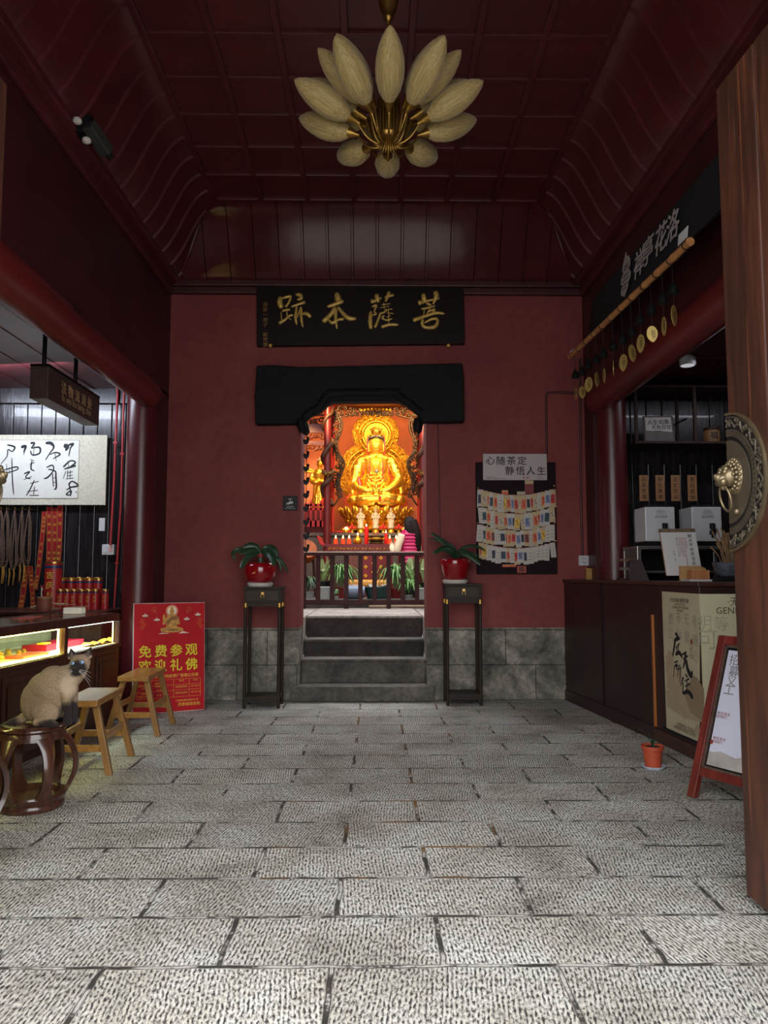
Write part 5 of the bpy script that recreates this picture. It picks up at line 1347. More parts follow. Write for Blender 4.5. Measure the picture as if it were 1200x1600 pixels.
def leaf(name, e, dv, sgn):
    L = 1.5
    hx = V((-dv.x, -dv.y, 0))                     # from hinge to leading edge
    nn = V((0, 0, 1)).cross(hx) * sgn             # face normal, into the hall
    M = Matrix((hx, V((0, 0, 1)), nn)).transposed().to_4x4(); M.translation = V((e.x, e.y, 0))
    if M.to_3x3().determinant() < 0:
        pass
    o = bpy.data.objects.new(name, None); C.objects.link(o); o.matrix_world = Matrix.Translation((e.x, e.y, 0))
    struct(o)
    T = lambda x, z, d: hx * x + V((0, 0, z)) + nn * d
    def put(mb, nm, mat, **kw): return mb.build(nm, mat, o, **kw)
    k = MB(); n = 5
    for i in range(n):
        x0 = -L + L * i / n + .002; x1 = -L + L * (i + 1) / n - .002
        k.add([T(x0, .03, 0), T(x1, .03, 0), T(x1, ZD, 0), T(x0, ZD, 0), T(x0, .03, -.07), T(x1, .03, -.07), T(x1, ZD, -.07), T(x0, ZD, -.07)], [(0, 1, 2, 3), (7, 6, 5, 4), (0, 4, 5, 1), (1, 5, 6, 2), (2, 6, 7, 3), (3, 7, 4, 0)])
    put(k, 'leaf_boards', M_door, bevel=.008)
    R = .288; zc = 1.3 + (897 - 772) / 1180 * (e - CAM).length * .98
    def half(r0, r1, d0, d1, nm, mat, nseg=40):
        k = MB(); vs = []; fs = []
        for j in range(nseg + 1):
            t_ = math.pi / 2 + math.pi * j / nseg
            c, s = math.cos(t_), math.sin(t_)
            vs += [T(r0 * c, zc + r0 * s, d0), T(r1 * c, zc + r1 * s, d0), T(r1 * c, zc + r1 * s, d1), T(r0 * c, zc + r0 * s, d1)]
        for j in range(nseg):
            for q_ in range(4): fs.append((j * 4 + q_, j * 4 + (q_ + 1) % 4, (j + 1) * 4 + (q_ + 1) % 4, (j + 1) * 4 + q_))
        fs += [(0, 1, 2, 3), tuple(nseg * 4 + q_ for q_ in (3, 2, 1, 0))]
        k.add(vs, fs); return put(k, nm, mat, smooth=40)
    pl = half(.001, R * .995, .001, .006, 'half_round_plate', M_bronzed)
    half(.001, R * .60, .006, .0095, 'plate_centre', M_bronze); half(R * .66, R * .76, .006, .0095, 'plate_band', M_bronze)
    half(R * .965, R, .001, .014, 'plate_rim', M_bright); half(R * .925, R * .945, .006, .0095, 'plate_line', M_bronze)
    k = MB()                                       # key fret on the band
    for j in range(34):
        t_ = math.pi / 2 + math.pi * (j + .5) / 34; r_ = R * .71
        for (dr, w_, h_) in ((.028, .010, .0022), (-.028, .010, .0022), (0, .0022, .016), (0.008, .006, .002)):
            c, s = math.cos(t_), math.sin(t_); rr_ = r_ + dr * R
            pc = T(rr_ * c, zc + rr_ * s, .0098)
            ex = (hx * -s + V((0, 0, c))) * (w_ / 2); ey = (hx * c + V((0, 0, s))) * (h_ / 2)
            k.add([pc - ex - ey, pc + ex - ey, pc + ex + ey, pc - ex + ey], [(0, 1, 2, 3)])
    put(k, 'fret_pattern', M_bronzed)
    k = MB(); rd = random.Random(3)                # scrolling vine in the outer ring
    for j in range(7):
        t0 = math.pi / 2 + math.pi * (j + .5) / 7
        def q2(t_, r_): return T(r_ * math.cos(t_), zc + r_ * math.sin(t_), .0075)
        dt = math.pi / 7
        pts = [q2(t0 - dt * .5, R * .80), q2(t0 - dt * .28, R * .90), q2(t0, R * .84), q2(t0 + dt * .15, R * .79), q2(t0 + dt * .3, R * .84), q2(t0 + dt * .5, R * .90)]
        if j % 2: pts = [q2(t0 - dt * .5, R * .90), q2(t0 - dt * .28, R * .80), q2(t0, R * .86), q2(t0 + dt * .15, R * .91), q2(t0 + dt * .3, R * .86), q2(t0 + dt * .5, R * .80)]
        k.tube(pts, .0042, 6, sub=5, up=nn)
        for m_ in range(9):
            tt = t0 + dt * rd.uniform(-.5, .5); rr_ = R * rd.uniform(.79, .915)
            c = q2(tt, rr_); k.ball(c, (.005, .005, .008), 6, 4)
        for side in (-1, 1):
            cc = (t0 + side * dt * .25, R * (.86 + .03 * side))
            k.tube([q2(cc[0] + .04 * math.cos(a_) * (1 - a_ / 8), cc[1] + .012 * math.sin(a_) * (1 - a_ / 8)) for a_ in [i_ * .6 for i_ in range(11)]], .0032, 5)
    put(k, 'vine_pattern', M_bronze, smooth=60)
    # lion head
    lx = -.055; lz = zc + .015
    k = MB()
    T0 = lambda x, z, d: T(lx + x, lz + z, d)
    fl_ = lambda c, r_: k.ball(T0(*c), r_, 14, 9, rot=None)
    def bl_(c, r_): k.ball(T0(*c), r_, 12, 8)
    k.add([T0(.062 * math.cos(t_), .002 + .078 * math.sin(t_), .008) for t_ in [i_ * math.pi / 14 for i_ in range(28)]] + [T0(.054 * math.cos(t_), .002 + .070 * math.sin(t_), .022) for t_ in [i_ * math.pi / 14 for i_ in range(28)]],
          [(i_, (i_ + 1) % 28, 28 + (i_ + 1) % 28, 28 + i_) for i_ in range(28)] + [tuple(range(28, 56))])
    bl_((0, 0, .03), .042); bl_((0, -.012, .06), .028); bl_((0, -.004, .078), .018); bl_((0, .002, .088), .010); bl_((-.018, -.022, .066), .016); bl_((.018, -.022, .066), .016)
    bl_((-.02, .018, .06), .011); bl_((.02, .018, .06), .011); bl_((-.02, .03, .055), .012); bl_((.02, .03, .055), .012); bl_((0, .035, .05), .014); bl_((0, -.042, .055), .014)
    for ring, (rr_, n_, d_) in enumerate(((.058, 20, .016), (.05, 18, .026), (.041, 14, .035))):
        for i_ in range(n_):
            t_ = 2 * math.pi * i_ / n_ + ring * .2
            if ring == 2 and math.sin(t_) < -.2: continue
            bl_((rr_ * math.cos(t_) * .95, rr_ * 1.15 * math.sin(t_) + .004, d_), .0085)
    put(k, 'lion_head', M_bright, smooth=70)
    k = MB()
    k.tube([T0(.04 * math.sin(t_) , -.088 + .052 * math.cos(t_), .05 + .012 * math.cos(t_)) for t_ in [i_ * math.pi / 14 for i_ in range(28)]], .0052, 10, closed=True)
    put(k, 'knocker_ring', M_bright, smooth=80)
    k = MB(); k.ball(T0(-.02, -.143, .016), .0135); put(k, 'stud', M_bright, smooth=80)
    return o
leaf('door_1', e, dv, 1)
eL = PZ(-2, 1398, .03); eL.x = PZ(4, 1100, .4).x if False else eL.x
pL = P(-3, 500, e.y)
leaf('door_2', V((pL.x + .0, e.y, 0)), V((-dv.x, dv.y, 0)), -1)
# ---- security camera on the left cornice
sc0 = PX(128, 212, XL + .12)
cm = thing('security_camera', 'dark security camera with two pale lamps on the left cornice', 'camera', sc0)
MB().b2((-.02, -.09, -.02), (.10, .09, .10)).build('mount', M_black, cm, bevel=.006)
ax = V((.35, .9, -.5)).normalized(); M = ax.to_track_quat('Z', 'Y').to_matrix().to_4x4(); M.translation = V((.10, -.06, .0))
MB().box((0, 0, .06), (.085, .085, .22), M=M).build('body', pm('dark_green_grey', (52, 54, 50), .5), cm, bevel=.01)
MB().lathe([(.024, .17), (.026, .20), (.024, .21), (.001, .205)], 16, M=M).build('lens', M_black, cm, smooth=40)
for (x, y, z) in ((.03, -.16, .0), (.05, -.04, -.07)):
    k = MB(); k.lathe([(.001, -.014), (.022, -.008), (.03, 0), (.03, .02), (.02, .03), (.001, .03)], 16, c=(x, y, z)); k.build('pale_lamp', pm('pale_lamp_cover', (214, 206, 196), .4), cm, smooth=50)
# ================================================================== courtyard and shrine beyond the steps
ZL = zs[3]
ZS = .70
YLAND0 = 10.72
struct(MB().b2((-3.4, YLAND0, ZS - .2), (3.4, 17.2, ZS)).build('floor', M_step))
for nm, x0, x1 in (('wall_court_left', -3.5, -3.4), ('wall_court_right', 3.4, 3.5)):
    struct(MB().b2((x0, YB + TH, 0), (x1, 17.2, 5.4)).build(nm, M_plaster))
M_orange = pm('orange_wall_paint', (208, 122, 84), .7, var=.08, scale=2)
struct(MB().b2((-3.4, 16.4, 0), (3.4, 16.6, 5.4)).build('wall_shrine', M_orange))
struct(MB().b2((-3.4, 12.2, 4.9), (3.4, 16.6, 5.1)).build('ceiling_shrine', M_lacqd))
# side walls of the flight of steps
struct(MB().b2((OL - .9, YB + TH, 0), (OL - .01, YLAND, ZL - .005)).build('wall_stair_left', M_land))
struct(MB().b2((OR + .01, YB + TH, 0), (OR + .9, YLAND, ZL - .005)).build('wall_stair_right', M_land))

# ---- wooden railing
Yr_ = 10.55
M_rail = wood('dark_red_brown_rail', (34, 15, 14), (62, 29, 25), .5, (9, 9, 1.2), 2.5, .15, 0, .2)
zt_ = P(568, 862, Yr_).z; zb_ = P(568, 941, Yr_).z
xl_, xr_ = P(452, 900, Yr_).x, P(690, 900, Yr_).x
rl = thing('wooden_railing', 'dark red brown wooden railing with square balusters at the top of the steps', 'railing', (0, Yr_, ZL))
zz_ = lambda z: z - ZL
MB().b2((xl_, -.06, zz_(zt_) - .055), (xr_, .06, zz_(zt_) - .014)).build('top_rail', M_rail, rl, bevel=.006)
MB().b2((xl_, -.066, zz_(zt_) - .014), (xr_, .066, zz_(zt_) + .002)).build('highlight_strip', pm('pale_rail_highlight', (176, 156, 140), .4), rl)  # thin pale strip, the highlight along the rail put into its colour
MB().b2((xl_, -.035, zz_(zb_) - .035), (xr_, .035, zz_(zb_) + .035)).build('bottom_rail', M_rail, rl, bevel=.004)
for i in range(11):
    x = P(475 + 22.05 * (i - 1), 900, Yr_).x
    k = MB(); k.b2((x - .031, -.03, 0 if i % 3 == 1 else zz_(zb_)), (x + .031, .03, zz_(zt_) - .05)); k.build('baluster', M_rail, rl, bevel=.004)
# ---- hanging leaf garland at the left edge
Yg = YB + .2
gl = thing('leaf_garland', 'dark string of heart shaped leaves hanging at the left door jamb', 'garland', P(478, 690, Yg))
lo = gl.location
MB().tube([P(479.5, 664, Yg) - lo, P(478.5, 760, Yg) - lo, P(477, 862, Yg) - lo], .004, 6).build('string', M_black, gl)
M_gar = pm('dark_plastic_leaf', (12, 13, 19), .5, spec=.2)
for py in (690, 712, 732, 753, 774, 795, 816, 838, 858):
    c = P(478.5, py, Yg) - lo
    pts = [(0, -.045), (.03, -.02), (.04, .01), (.03, .03), (.012, .03), (0, .018), (-.012, .03), (-.03, .03), (-.04, .01), (-.03, -.02)]
    k = MB().prism([(x * .85 + c.x - .002, z * .85 + c.z) for x, z in pts], c.y - .006, c.y + .006); k.ball(c + V((.02, 0, .035)), (.016, .01, .02), 8, 5)
    k.build('leaf', M_gar, gl)

# ---- gold Bodhisattva
Yb = 15.0
M_goldb = pm('polished_gold', (236, 184, 62), .27, .85, var=.06, scale=6)
M_goldm = pm('worked_gold', (222, 164, 44), .34, .85, var=.1, scale=10)
M_skin_g = pm('gilded_skin', (232, 160, 50), .38, .55, var=.03)
M_redl = pm('red_enamel', (190, 24, 20), .35)
M_blk = pm('black_hair_enamel', (22, 18, 16), .3)
b0 = P(586.5, 832, Yb); ZALT = b0.z
S1 = Yb / 1180 * 1.0
def B(px, py, dy=0.0): return P(px, py, Yb + dy) - b0
z7 = lambda x, y: (500 + x / 7.5, 630 + y / 7.5)
def Bz(x, y, dy=0.0): return B(*z7(x, y), dy)
q_ = S1 / 7.5                                  # metres per zoomed pixel
bd_ = thing('golden_statue', 'large golden seated Bodhisattva with crown and flaming halo on a lotus throne', 'statue', b0)
# halo
k = MB()
def haloedge(s):
    t = 2 * math.pi * s
    best = 0
    c0_ = (655, 700)
    # ray from c0_ to the union of two lobes
    dx, dy_ = math.sin(t), -math.cos(t)
    R_ = 0
    for (cx, cy, rx, ry) in ((652, 360, 268, 250), (655, 830, 440, 400)):
        a_ = (dx / rx) ** 2 + (dy_ / ry) ** 2; b_ = 2 * ((c0_[0] - cx) * dx / rx ** 2 + (c0_[1] - cy) * dy_ / ry ** 2); c_2 = ((c0_[0] - cx) / rx) ** 2 + ((c0_[1] - cy) / ry) ** 2 - 1
        D_2 = b_ * b_ - 4 * a_ * c_2
        if D_2 > 0: R_ = max(R_, (-b_ + math.sqrt(D_2)) / (2 * a_))
    R_ *= 1 + .012 * math.sin(46 * t)
    return (c0_[0] + dx * R_, c0_[1] + dy_ * R_)
HN = 120
E = [haloedge(i / HN) for i in range(HN)]
vs = []; fs = []
for lev, (f, dy_) in enumerate(((1.0, .34), (.985, .30), (.86, .27), (.55, .30), (.02, .31))):
    for (x, y) in E: vs.append(Bz(655 + (x - 655) * f, 700 + (y - 700) * f, dy_ + .15))
for lev in range(4):
    for i in range(HN): fs.append((lev * HN + i, lev * HN + (i + 1) % HN, (lev + 1) * HN + (i + 1) % HN, (lev + 1) * HN + i))
k.add(vs, fs)
def flame():
    t = NT('gold_flame_relief'); v = t.coord((1, 1, 1)); b = t.b
    b.inputs['Base Color'].default_value = lin((226, 166, 40)); b.inputs['Metallic'].default_value = .85; b.inputs['Roughness'].default_value = .32
    vo = t.n('ShaderNodeTexVoronoi'); t.l(v, vo.inputs['Vector']); vo.inputs['Scale'].default_value = 17
    nz = t.noise(v, 30, 3, .6, 1.5)
    t.l(t.ramp(nz, [(.38, lin((150, 104, 26))), (.5, lin((226, 172, 52))), (.65, lin((250, 208, 92)))]), b.inputs['Base Color'])
    t.bump(t.math('ADD', vo.outputs['Distance'], nz), 1.0, .05); return t.m
M_flame = flame()
k.build('halo', M_flame, bd_, smooth=60, solid=.03)
k = MB()
for (r0, r1, dy_) in ((150, 172, .40), (196, 206, .40)):
    k.tube([Bz(660 + (r0 + r1) / 2 * math.cos(t), 375 + (r0 + r1) / 2 * math.sin(t), dy_) for t in [2 * math.pi * i / 48 for i in range(48)]], (r1 - r0) / 2 * q_, 8, closed=True)
for i in range(36):
    t = 2 * math.pi * i / 36; k.ball(Bz(660 + 184 * math.cos(t), 375 + 184 * math.sin(t), .39), 7 * q_, 8, 5)
k.build('halo_rings', M_goldb, bd_, smooth=60)
MB().lathe([(.001, 0), (140 * q_, .005), (148 * q_, .02)], 40, M=Matrix.Translation(Bz(660, 375, .42)) @ Euler((math.pi / 2, 0, 0)).to_matrix().to_4x4()).build('halo_disc', M_goldb, bd_, smooth=60)
for sx in (-1, 1):
    k = MB()
    for j, rr_ in enumerate((.80, .68)):
        k.tube([Bz(655 + sx * 440 * rr_ * math.sin(t), 830 - 400 * rr_ * math.cos(t), .40) for t in [.5 + i * .13 for i in range(15)]], 9 * q_, 8)
    k.build('halo_rib', M_goldb, bd_, smooth=60)
# body: one continuous surface
k = MB()
def bb(x, y, rx, ry, rz_=None, dy=0): k.ball(Bz(x, y, dy), (rx * q_, (rz_ or min(rx, ry)) * q_, ry * q_), 16, 10)
def lim(pts, r): k.tube([Bz(*p) for p in pts], [w * q_ for w in r], 12, sub=4)
bb(660, 760, 165, 190, 120, .0); bb(660, 920, 180, 170, 130); bb(660, 660, 190, 60, 90); bb(490, 690, 62, 62, 62); bb(830, 690, 62, 62, 62)
lim([(480, 690, 0), (440, 800, -.02), (415, 900, -.05), (440, 985, -.14), (540, 1030, -.26), (630, 1030, -.30)], [62, 58, 56, 52, 44, 36])
lim([(838, 690, 0), (880, 800, -.02), (920, 880, -.05), (880, 960, -.16), (780, 1025, -.26), (690, 1035, -.30)], [62, 58, 56, 52, 44, 36])
bb(665, 1110, 300, 95, 170, -.06); bb(400, 1140, 95, 72, 130, -.12); bb(930, 1140, 95, 72, 130, -.12)
lim([(380, 1140, -.16), (520, 1130, -.30), (700, 1120, -.34)], [66, 66, 56]); lim([(950, 1140, -.16), (800, 1110, -.28), (620, 1090, -.30)], [66, 64, 50])
# hanging sleeves
lim([(425, 860, -.04), (395, 960, -.05), (370, 1060, -.06)], [60, 62, 50]); lim([(915, 860, -.04), (945, 960, -.05), (960, 1060, -.06)], [56, 56, 46])
# drapery folds over chest and legs
for j in range(6):
    y = 800 + j * 40; w_ = 120 + j * 8
    k.tube([Bz(655 - w_, y - 60, -.05), Bz(655 - w_ * .6, y + 20 + j * 8, -.17 - .012 * j), Bz(655, y + 60 + j * 10, -.20 - .016 * j), Bz(655 + w_ * .6, y + 20 + j * 8, -.17 - .012 * j), Bz(655 + w_, y - 60, -.05)], 11 * q_, 7, sub=5)
for j in range(5):
    k.tube([Bz(360 + j * 14, 1090 + j * 16, -.22), Bz(480, 1105 + j * 24, -.33), Bz(640, 1130 + j * 14, -.40)], 11 * q_, 7, sub=5)
    k.tube([Bz(965 - j * 14, 1090 + j * 16, -.22), Bz(850, 1105 + j * 22, -.32), Bz(680, 1120 + j * 14, -.40)], 11 * q_, 7, sub=5)
for sx, xx in ((-1, 440), (1, 885)):
    for j in range(4): k.tube([Bz(xx + sx * (-34 + j * 22), 720, -.10), Bz(xx + sx * (-28 + j * 26), 850, -.14), Bz(xx + sx * (-10 + j * 26), 960, -.16)], 4.5 * q_, 7, sub=4)
k.build('robed_body', M_goldb, bd_, remesh=.013)
# head, neck, chest skin, hands
k = MB()
bb(657, 500, 80, 98, 84, -.04); bb(657, 470, 82, 80, 84, -.02); bb(657, 575, 48, 40, 50, -.06); bb(657, 625, 62, 50, 55, -.04); bb(657, 545, 58, 44, 60, -.06)
bb(657, 505, 13, 26, 16, -.155); bb(657, 520, 17, 11, 14, -.16)          # nose
bb(640, 545, 17, 7, 8, -.145); bb(674, 545, 17, 7, 8, -.145); bb(657, 555, 20, 8, 8, -.145)
bb(622, 478, 26, 10, 10, -.12); bb(692, 478, 26, 10, 10, -.12)
for sx in (-1, 1): k.tube([Bz(657 + sx * 84, 450, -.0), Bz(657 + sx * 90, 500, -.0), Bz(657 + sx * 84, 575, -.01)], [12 * q_, 15 * q_, 12 * q_], 8, sub=3)
bb(655, 720, 70, 80, 40, -.155)
k.build('head_and_chest', M_skin_g, bd_, remesh=.008)
k = MB()
for sx in (-1, 1):      # closed eyes, brows
    k.tube([Bz(657 + sx * 18, 484, -.175), Bz(657 + sx * 36, 490, -.17), Bz(657 + sx * 56, 484, -.145)], 2.2 * q_, 5, sub=3)
    k.tube([Bz(657 + sx * 14, 455, -.165), Bz(657 + sx * 38, 446, -.16), Bz(657 + sx * 62, 458, -.13)], 2.6 * q_, 5, sub=3)
k.tube([Bz(637, 549, -.18), Bz(657, 552, -.19), Bz(677, 549, -.18)], 2.2 * q_, 5, sub=3)
k.build('face_lines', pm('dark_gold_line', (96, 52, 16), .5), bd_)
k = MB()
for i, x in enumerate(range(582, 740, 22)): k.ball(Bz(x, 408 - 10 * math.sin((x - 582) / 150 * math.pi), -.12), (15 * q_, 12 * q_, 18 * q_), 10, 6)
bb(657, 405, 92, 42, 80, -.0)
for sx in (-1, 1): k.tube([Bz(657 + sx * 86, 420, -.0), Bz(657 + sx * 96, 520, .0), Bz(657 + sx * 92, 620, .0)], [16 * q_, 14 * q_, 9 * q_], 8, sub=3)
k.build('black_hair', M_blk, bd_, smooth=80)
k = MB(); bb(657, 330, 62, 72, 55, -.0)
for i in range(7):
    t = -.9 + 1.8 * i / 6; k.ball(Bz(657 + 66 * math.sin(t) * 1.05, 350 - 66 * math.cos(t), -.07), (17 * q_, 9 * q_, 26 * q_), 10, 7, rot=(0, t * .6, 0))
for i in range(5): k.ball(Bz(617 + 20 * i, 382, -.10), 11 * q_, 8, 6)
k.ball(Bz(657, 330, -.13), (16 * q_, 8 * q_, 24 * q_), 10, 8)
k.build('crown', M_goldb, bd_, smooth=70)
def trim(pts, r): 
    kk = MB(); kk.tube([Bz(*p) for p in pts], r * q_, 8, sub=5); kk.build('red_trim', M_redl, bd_, smooth=80)
for sx in (-1, 1):
    trim([(657 + sx * 92, 380, -.02), (657 + sx * 106, 470, -.02), (657 + sx * 96, 590, -.05), (657 + sx * 80, 640, -.12)], 6)
    trim([(657 + sx * 72, 640, -.15), (657 + sx * 78, 780, -.19), (657 + sx * 68, 890, -.21), (657 + sx * 45, 915, -.24)], 6)
    trim([(657 + sx * 140, 720, -.10), (657 + sx * 165, 860, -.14), (657 + sx * 230, 880, -.12)], 5)
    trim([(657 + sx * 350, 1210, -.16), (657 + sx * 362, 1140, -.16), (657 + sx * 320, 1082, -.14), (657 + sx * 240, 1070, -.18)], 7)
MB().tube([Bz(452, 870, -.16), Bz(470, 960, -.20), Bz(470, 1050, -.24)], [18 * q_, 26 * q_, 16 * q_], 10).build('red_lining', M_redl, bd_, smooth=80)
trim([(712, 1095, -.42), (705, 1150, -.44)], 8)
# necklace and hands
k = MB()
for i in range(13):
    t = math.pi * i / 12; k.ball(Bz(657 + 70 * math.cos(t), 665 + 34 * math.sin(t), -.19), 7 * q_, 8, 6)
k.ball(Bz(660, 715, -.21), (9 * q_, 6 * q_, 24 * q_), 8, 6)
for i in range(14): k.ball(Bz(657 + random.uniform(-65, 65), 850 + random.uniform(-28, 40), -.235), (14 * q_, 9 * q_, 12 * q_), 8, 6)
k.build('necklace', M_goldm, bd_, smooth=80)
MB().ball(Bz(664, 797, -.235), (22 * q_, 10 * q_, 22 * q_), 14, 8).build('chest_jewel', pm('grey_jewel', (96, 96, 96), .25, .4), bd_, smooth=180)
for sx in (-1, 1):
    k = MB(); c = Bz(657 + sx * 45, 1030, -.36); k.ball(c, (34 * q_, 20 * q_, 22 * q_), 12, 8)
    for j in range(4): k.tube([c + V((-sx * .01, -.02, (14 - 9 * j) * q_)), c + V((-sx * .04, -.045, (16 - 9 * j) * q_)), c + V((-sx * .085, -.04, (14 - 9 * j) * q_))], [7 * q_, 6.5 * q_, 4.5 * q_], 7, sub=3)
    k.tube([c + V((0, -.02, 16 * q_)), c + V((-sx * .03, -.03, 36 * q_)), c + V((-sx * .045, -.03, 56 * q_))], [8 * q_, 7 * q_, 5 * q_], 7, sub=3)
    k.build('hand', M_goldb, bd_, remesh=.006)
MB().lathe([(.001, 0), (.03, .005), (.035, .04), (.018, .07), (.014, .11), (.024, .13), (.001, .13)], 14, c=Bz(660, 1005, -.45)).build('vase', M_goldb, bd_, smooth=60)
# lotus throne
th_c = Bz(657, 1350, .12)
k = MB(); k.lathe([(.001, -.30), (.56, -.30), (.60, -.26), (.52, -.20), (.46, -.14), (.52, -.06), (.62, .08), (.66, .15), (.60, .17), (.001, .17)], 48, c=th_c)
k.build('throne_core', M_goldm, bd_, smooth=50)
k = MB()
for row, (zr, rr_, n_, tilt, sz) in enumerate(((.11, .70, 20, .25, 1.0), (.02, .64, 20, .45, 1.05), (-.09, .54, 18, .8, 1.0))):
    for i in range(n_):
        a_ = 2 * math.pi * (i + .5 * (row % 2)) / n_
        M = Matrix.Translation(th_c) @ Matrix.Rotation(a_, 4, 'Z') @ Matrix.Translation((rr_, 0, zr)) @ Matrix.Rotation(tilt, 4, 'Y')
        k.ball((0, 0, 0), (.038 * sz, .10 * sz, .085 * sz), 10, 7, M=M); k.ball((.02, 0, .045), (.03, .035, .06), 8, 6, M=M)
o = k.build('lotus_petals', M_goldb, bd_, smooth=70); stuff(o)
k = MB(); k.lathe([(.001, 0), (.72, 0), (.74, .03), (.68, .09), (.58, .13), (.001, .13)], 40, c=Bz(657, 1512, .12)); k.build('throne_base', M_goldm, bd_, smooth=50)
# ---- niche: carved frame, posts, beam
def carved(name, label, x0, x1, y0, y1, Yc, loc=None):
    pass
M_carvd = pm('dark_gilt_carving', (62, 42, 24), .45, .45, var=.3, scale=20)
M_post = pm('red_post', (196, 40, 24), .35, var=.08)
M_pst2 = pm('dark_red_post', (104, 24, 20), .4, var=.08)
Yn = 14.2
nf = thing('niche_frame', 'dark gilded openwork carved frame round the golden statue', 'frame', P(587, 700, Yn)); lo = nf.location.copy()
def spirals(mb, pts, r0=.019):
    for (x, y, R_, s0, dr) in pts:
        ctr = P(x, y, Yn) - lo
        mb.tube([ctr + V((R_ * (1 - j / 17) * math.cos(s0 + dr * j * .42), random.uniform(-.01, .01), R_ * (1 - j / 17) * math.sin(s0 + dr * j * .42))) for j in range(16)], [r0 * (1.1 - j * .03) for j in range(16)], 6)
for side, xe, xi in ((-1, 521, 526), (1, 653, 648)):
    k = MB(); n_ = 13
    for j in range(n_):
        y = 646 + 124 * j / (n_ - 1)
        wv = 4 * math.sin(j * 1.1) + (3 if j > 6 else 0)
        spirals(k, [(xe - side * (3 + max(0, wv) * .5), y, .058, j * 1.7, 1 if j % 2 else -1), (xi - side * (1 + wv), y + 4, .05, j * 2.3, -1 if j % 2 else 1)])
    edge = [(xi - side * (5 + 4 * math.sin(j * .9) + (3 if j > 7 else 0)), 650 + 120 * j / 14) for j in range(15)]
    k.tube([P(x, y, Yn) - lo for x, y in edge] + [P(xe - side * 1, 790, Yn) - lo], .016, 6, sub=3)
    k.tube([(p + V((side * .045, .01, 0))) for p in [P(x, y, Yn) - lo for x, y in edge]], .022, 6, sub=3)
    k.build('carved_side', M_carvd, nf, smooth=70)
k = MB()
for j in range(17):
    x = 523 + 128 * j / 16
    spirals(k, [(x, 642 + 3 * math.cos((j - 8) * .5), .05, j * 1.3, 1 if j % 2 else -1), (x + 3, 647, .04, j * 2.1, -1 if j % 2 else 1)])
k.tube([P(x, y, Yn) - lo for x, y in ((522, 656), (530, 652), (542, 650), (551, 647), (560, 644), (587, 643), (612, 645), (622, 649), (632, 652), (652, 656))], .014, 6, sub=3)
k.build('carved_head', M_carvd, nf, smooth=70)
k = MB()
for j in range(9): k.ball(P(565 + 5.5 * j, 641 - 2 * math.sin(j * math.pi / 8), Yn - .03) - lo, (.035, .03, .03), 8, 6)
k.build('gilt_crest', M_goldm, nf, smooth=70)
def post(label, px, Y, r, y0, mat):
    a_ = P(px, 835, Y); a_.z = P(586, 833, 14.3).z; k = MB(); k.lathe([(r, 0), (r, P(px, y0, Y).z - a_.z)], 16)
    return tag(k.build('shrine_post', mat, loc=a_, smooth=50), label, 'post')
post('slim bright red post left of the golden statue', 519.5, 14.32, .032, 630, M_post)
post('slim bright red post right of the golden statue', 654.5, 14.32, .032, 630, M_post)
post('dark red post behind the carved dragon column on the left', 513, 14.45, .06, 630, M_pst2)
post('dark red post at the right edge of the doorway view', 660.5, 14.45, .05, 630, M_pst2)
k = MB(); a_ = P(470, 632, 14.3); b_ = P(675, 622, 14.3); k.b2((a_.x, 14.25, a_.z), (b_.x, 14.4, b_.z + .9)); 
k.b2((a_.x, 14.2, a_.z - .01), (b_.x, 14.25, a_.z + .05))
tag(k.build('shrine_beam', wood('tan_beam', (120, 72, 44), (150, 96, 60), .5), bevel=.006), 'tan wooden beam across the shrine over the carved frame', 'beam')
# dragon column
def dragon(label, px, Y):
    a_ = P(px, 833, Y); a_.z = ZS; t = thing('dragon_column', label, 'column', a_)
    zt = P(px, 634, Y).z - a_.z
    MB().lathe([(.085, 0), (.085, .04), (.07, .06), (.07, .12), (.066, zt)], 20).build('shaft', M_pst2, t, smooth=50)
    k = MB(); n_ = 90
    z_a, z_b = P(px, 790, Y).z - a_.z, zt
    k.tube([(.085 * math.cos(j * .22), .085 * math.sin(j * .22), z_a + (z_b - z_a) * j / n_ + .02 * math.sin(j * .5)) for j in range(n_)], [.042 * (.5 + .5 * math.sin(math.pi * min(1, j / n_ + .2))) + .012 for j in range(n_)], 8)
    k.build('dragon_coil', M_carvb, t, smooth=70)
    h = P(px, 742, Y) - a_
    k = MB(); k.ball(h + V((.0, -.13, 0)), (.07, .08, .05), 10, 8); k.ball(h + V((.06, -.18, .01)), (.07, .05, .035), 10, 7); k.ball(h + V((-.05, -.12, .03)), (.05, .05, .05), 8, 6)
    for sx in (-1, 1):
        k.tube([h + V((-.02, -.14, .04)), h + V((-.09, -.16 + sx * .04, .07)), h + V((-.14, -.15 + sx * .06, .10))], [.016, .012, .004], 6)
        k.tube([h + V((.04, -.2, -.03)), h + V((.02, -.22 + sx * .03, -.08)), h + V((.06, -.22 + sx * .05, -.10))], [.014, .012, .005], 6)
    k.tube([h + V((.08, -.2, .02)), h + V((.14, -.2, .04)), h + V((.2, -.18, .03))], [.02, .018, .006], 6)
    k.build('dragon_head', M_carvl, t, smooth=70); return t
M_carvb = pm('brown_carving', (76, 48, 34), .5, .2, var=.3, scale=14); M_carvl = pm('gilt_brown_carving', (120, 88, 46), .4, .5, var=.2)
dragon('carved brown dragon column left of the golden statue', 511, 14.02)
dragon('carved brown dragon column at the right edge of the shrine', 661, 14.02)
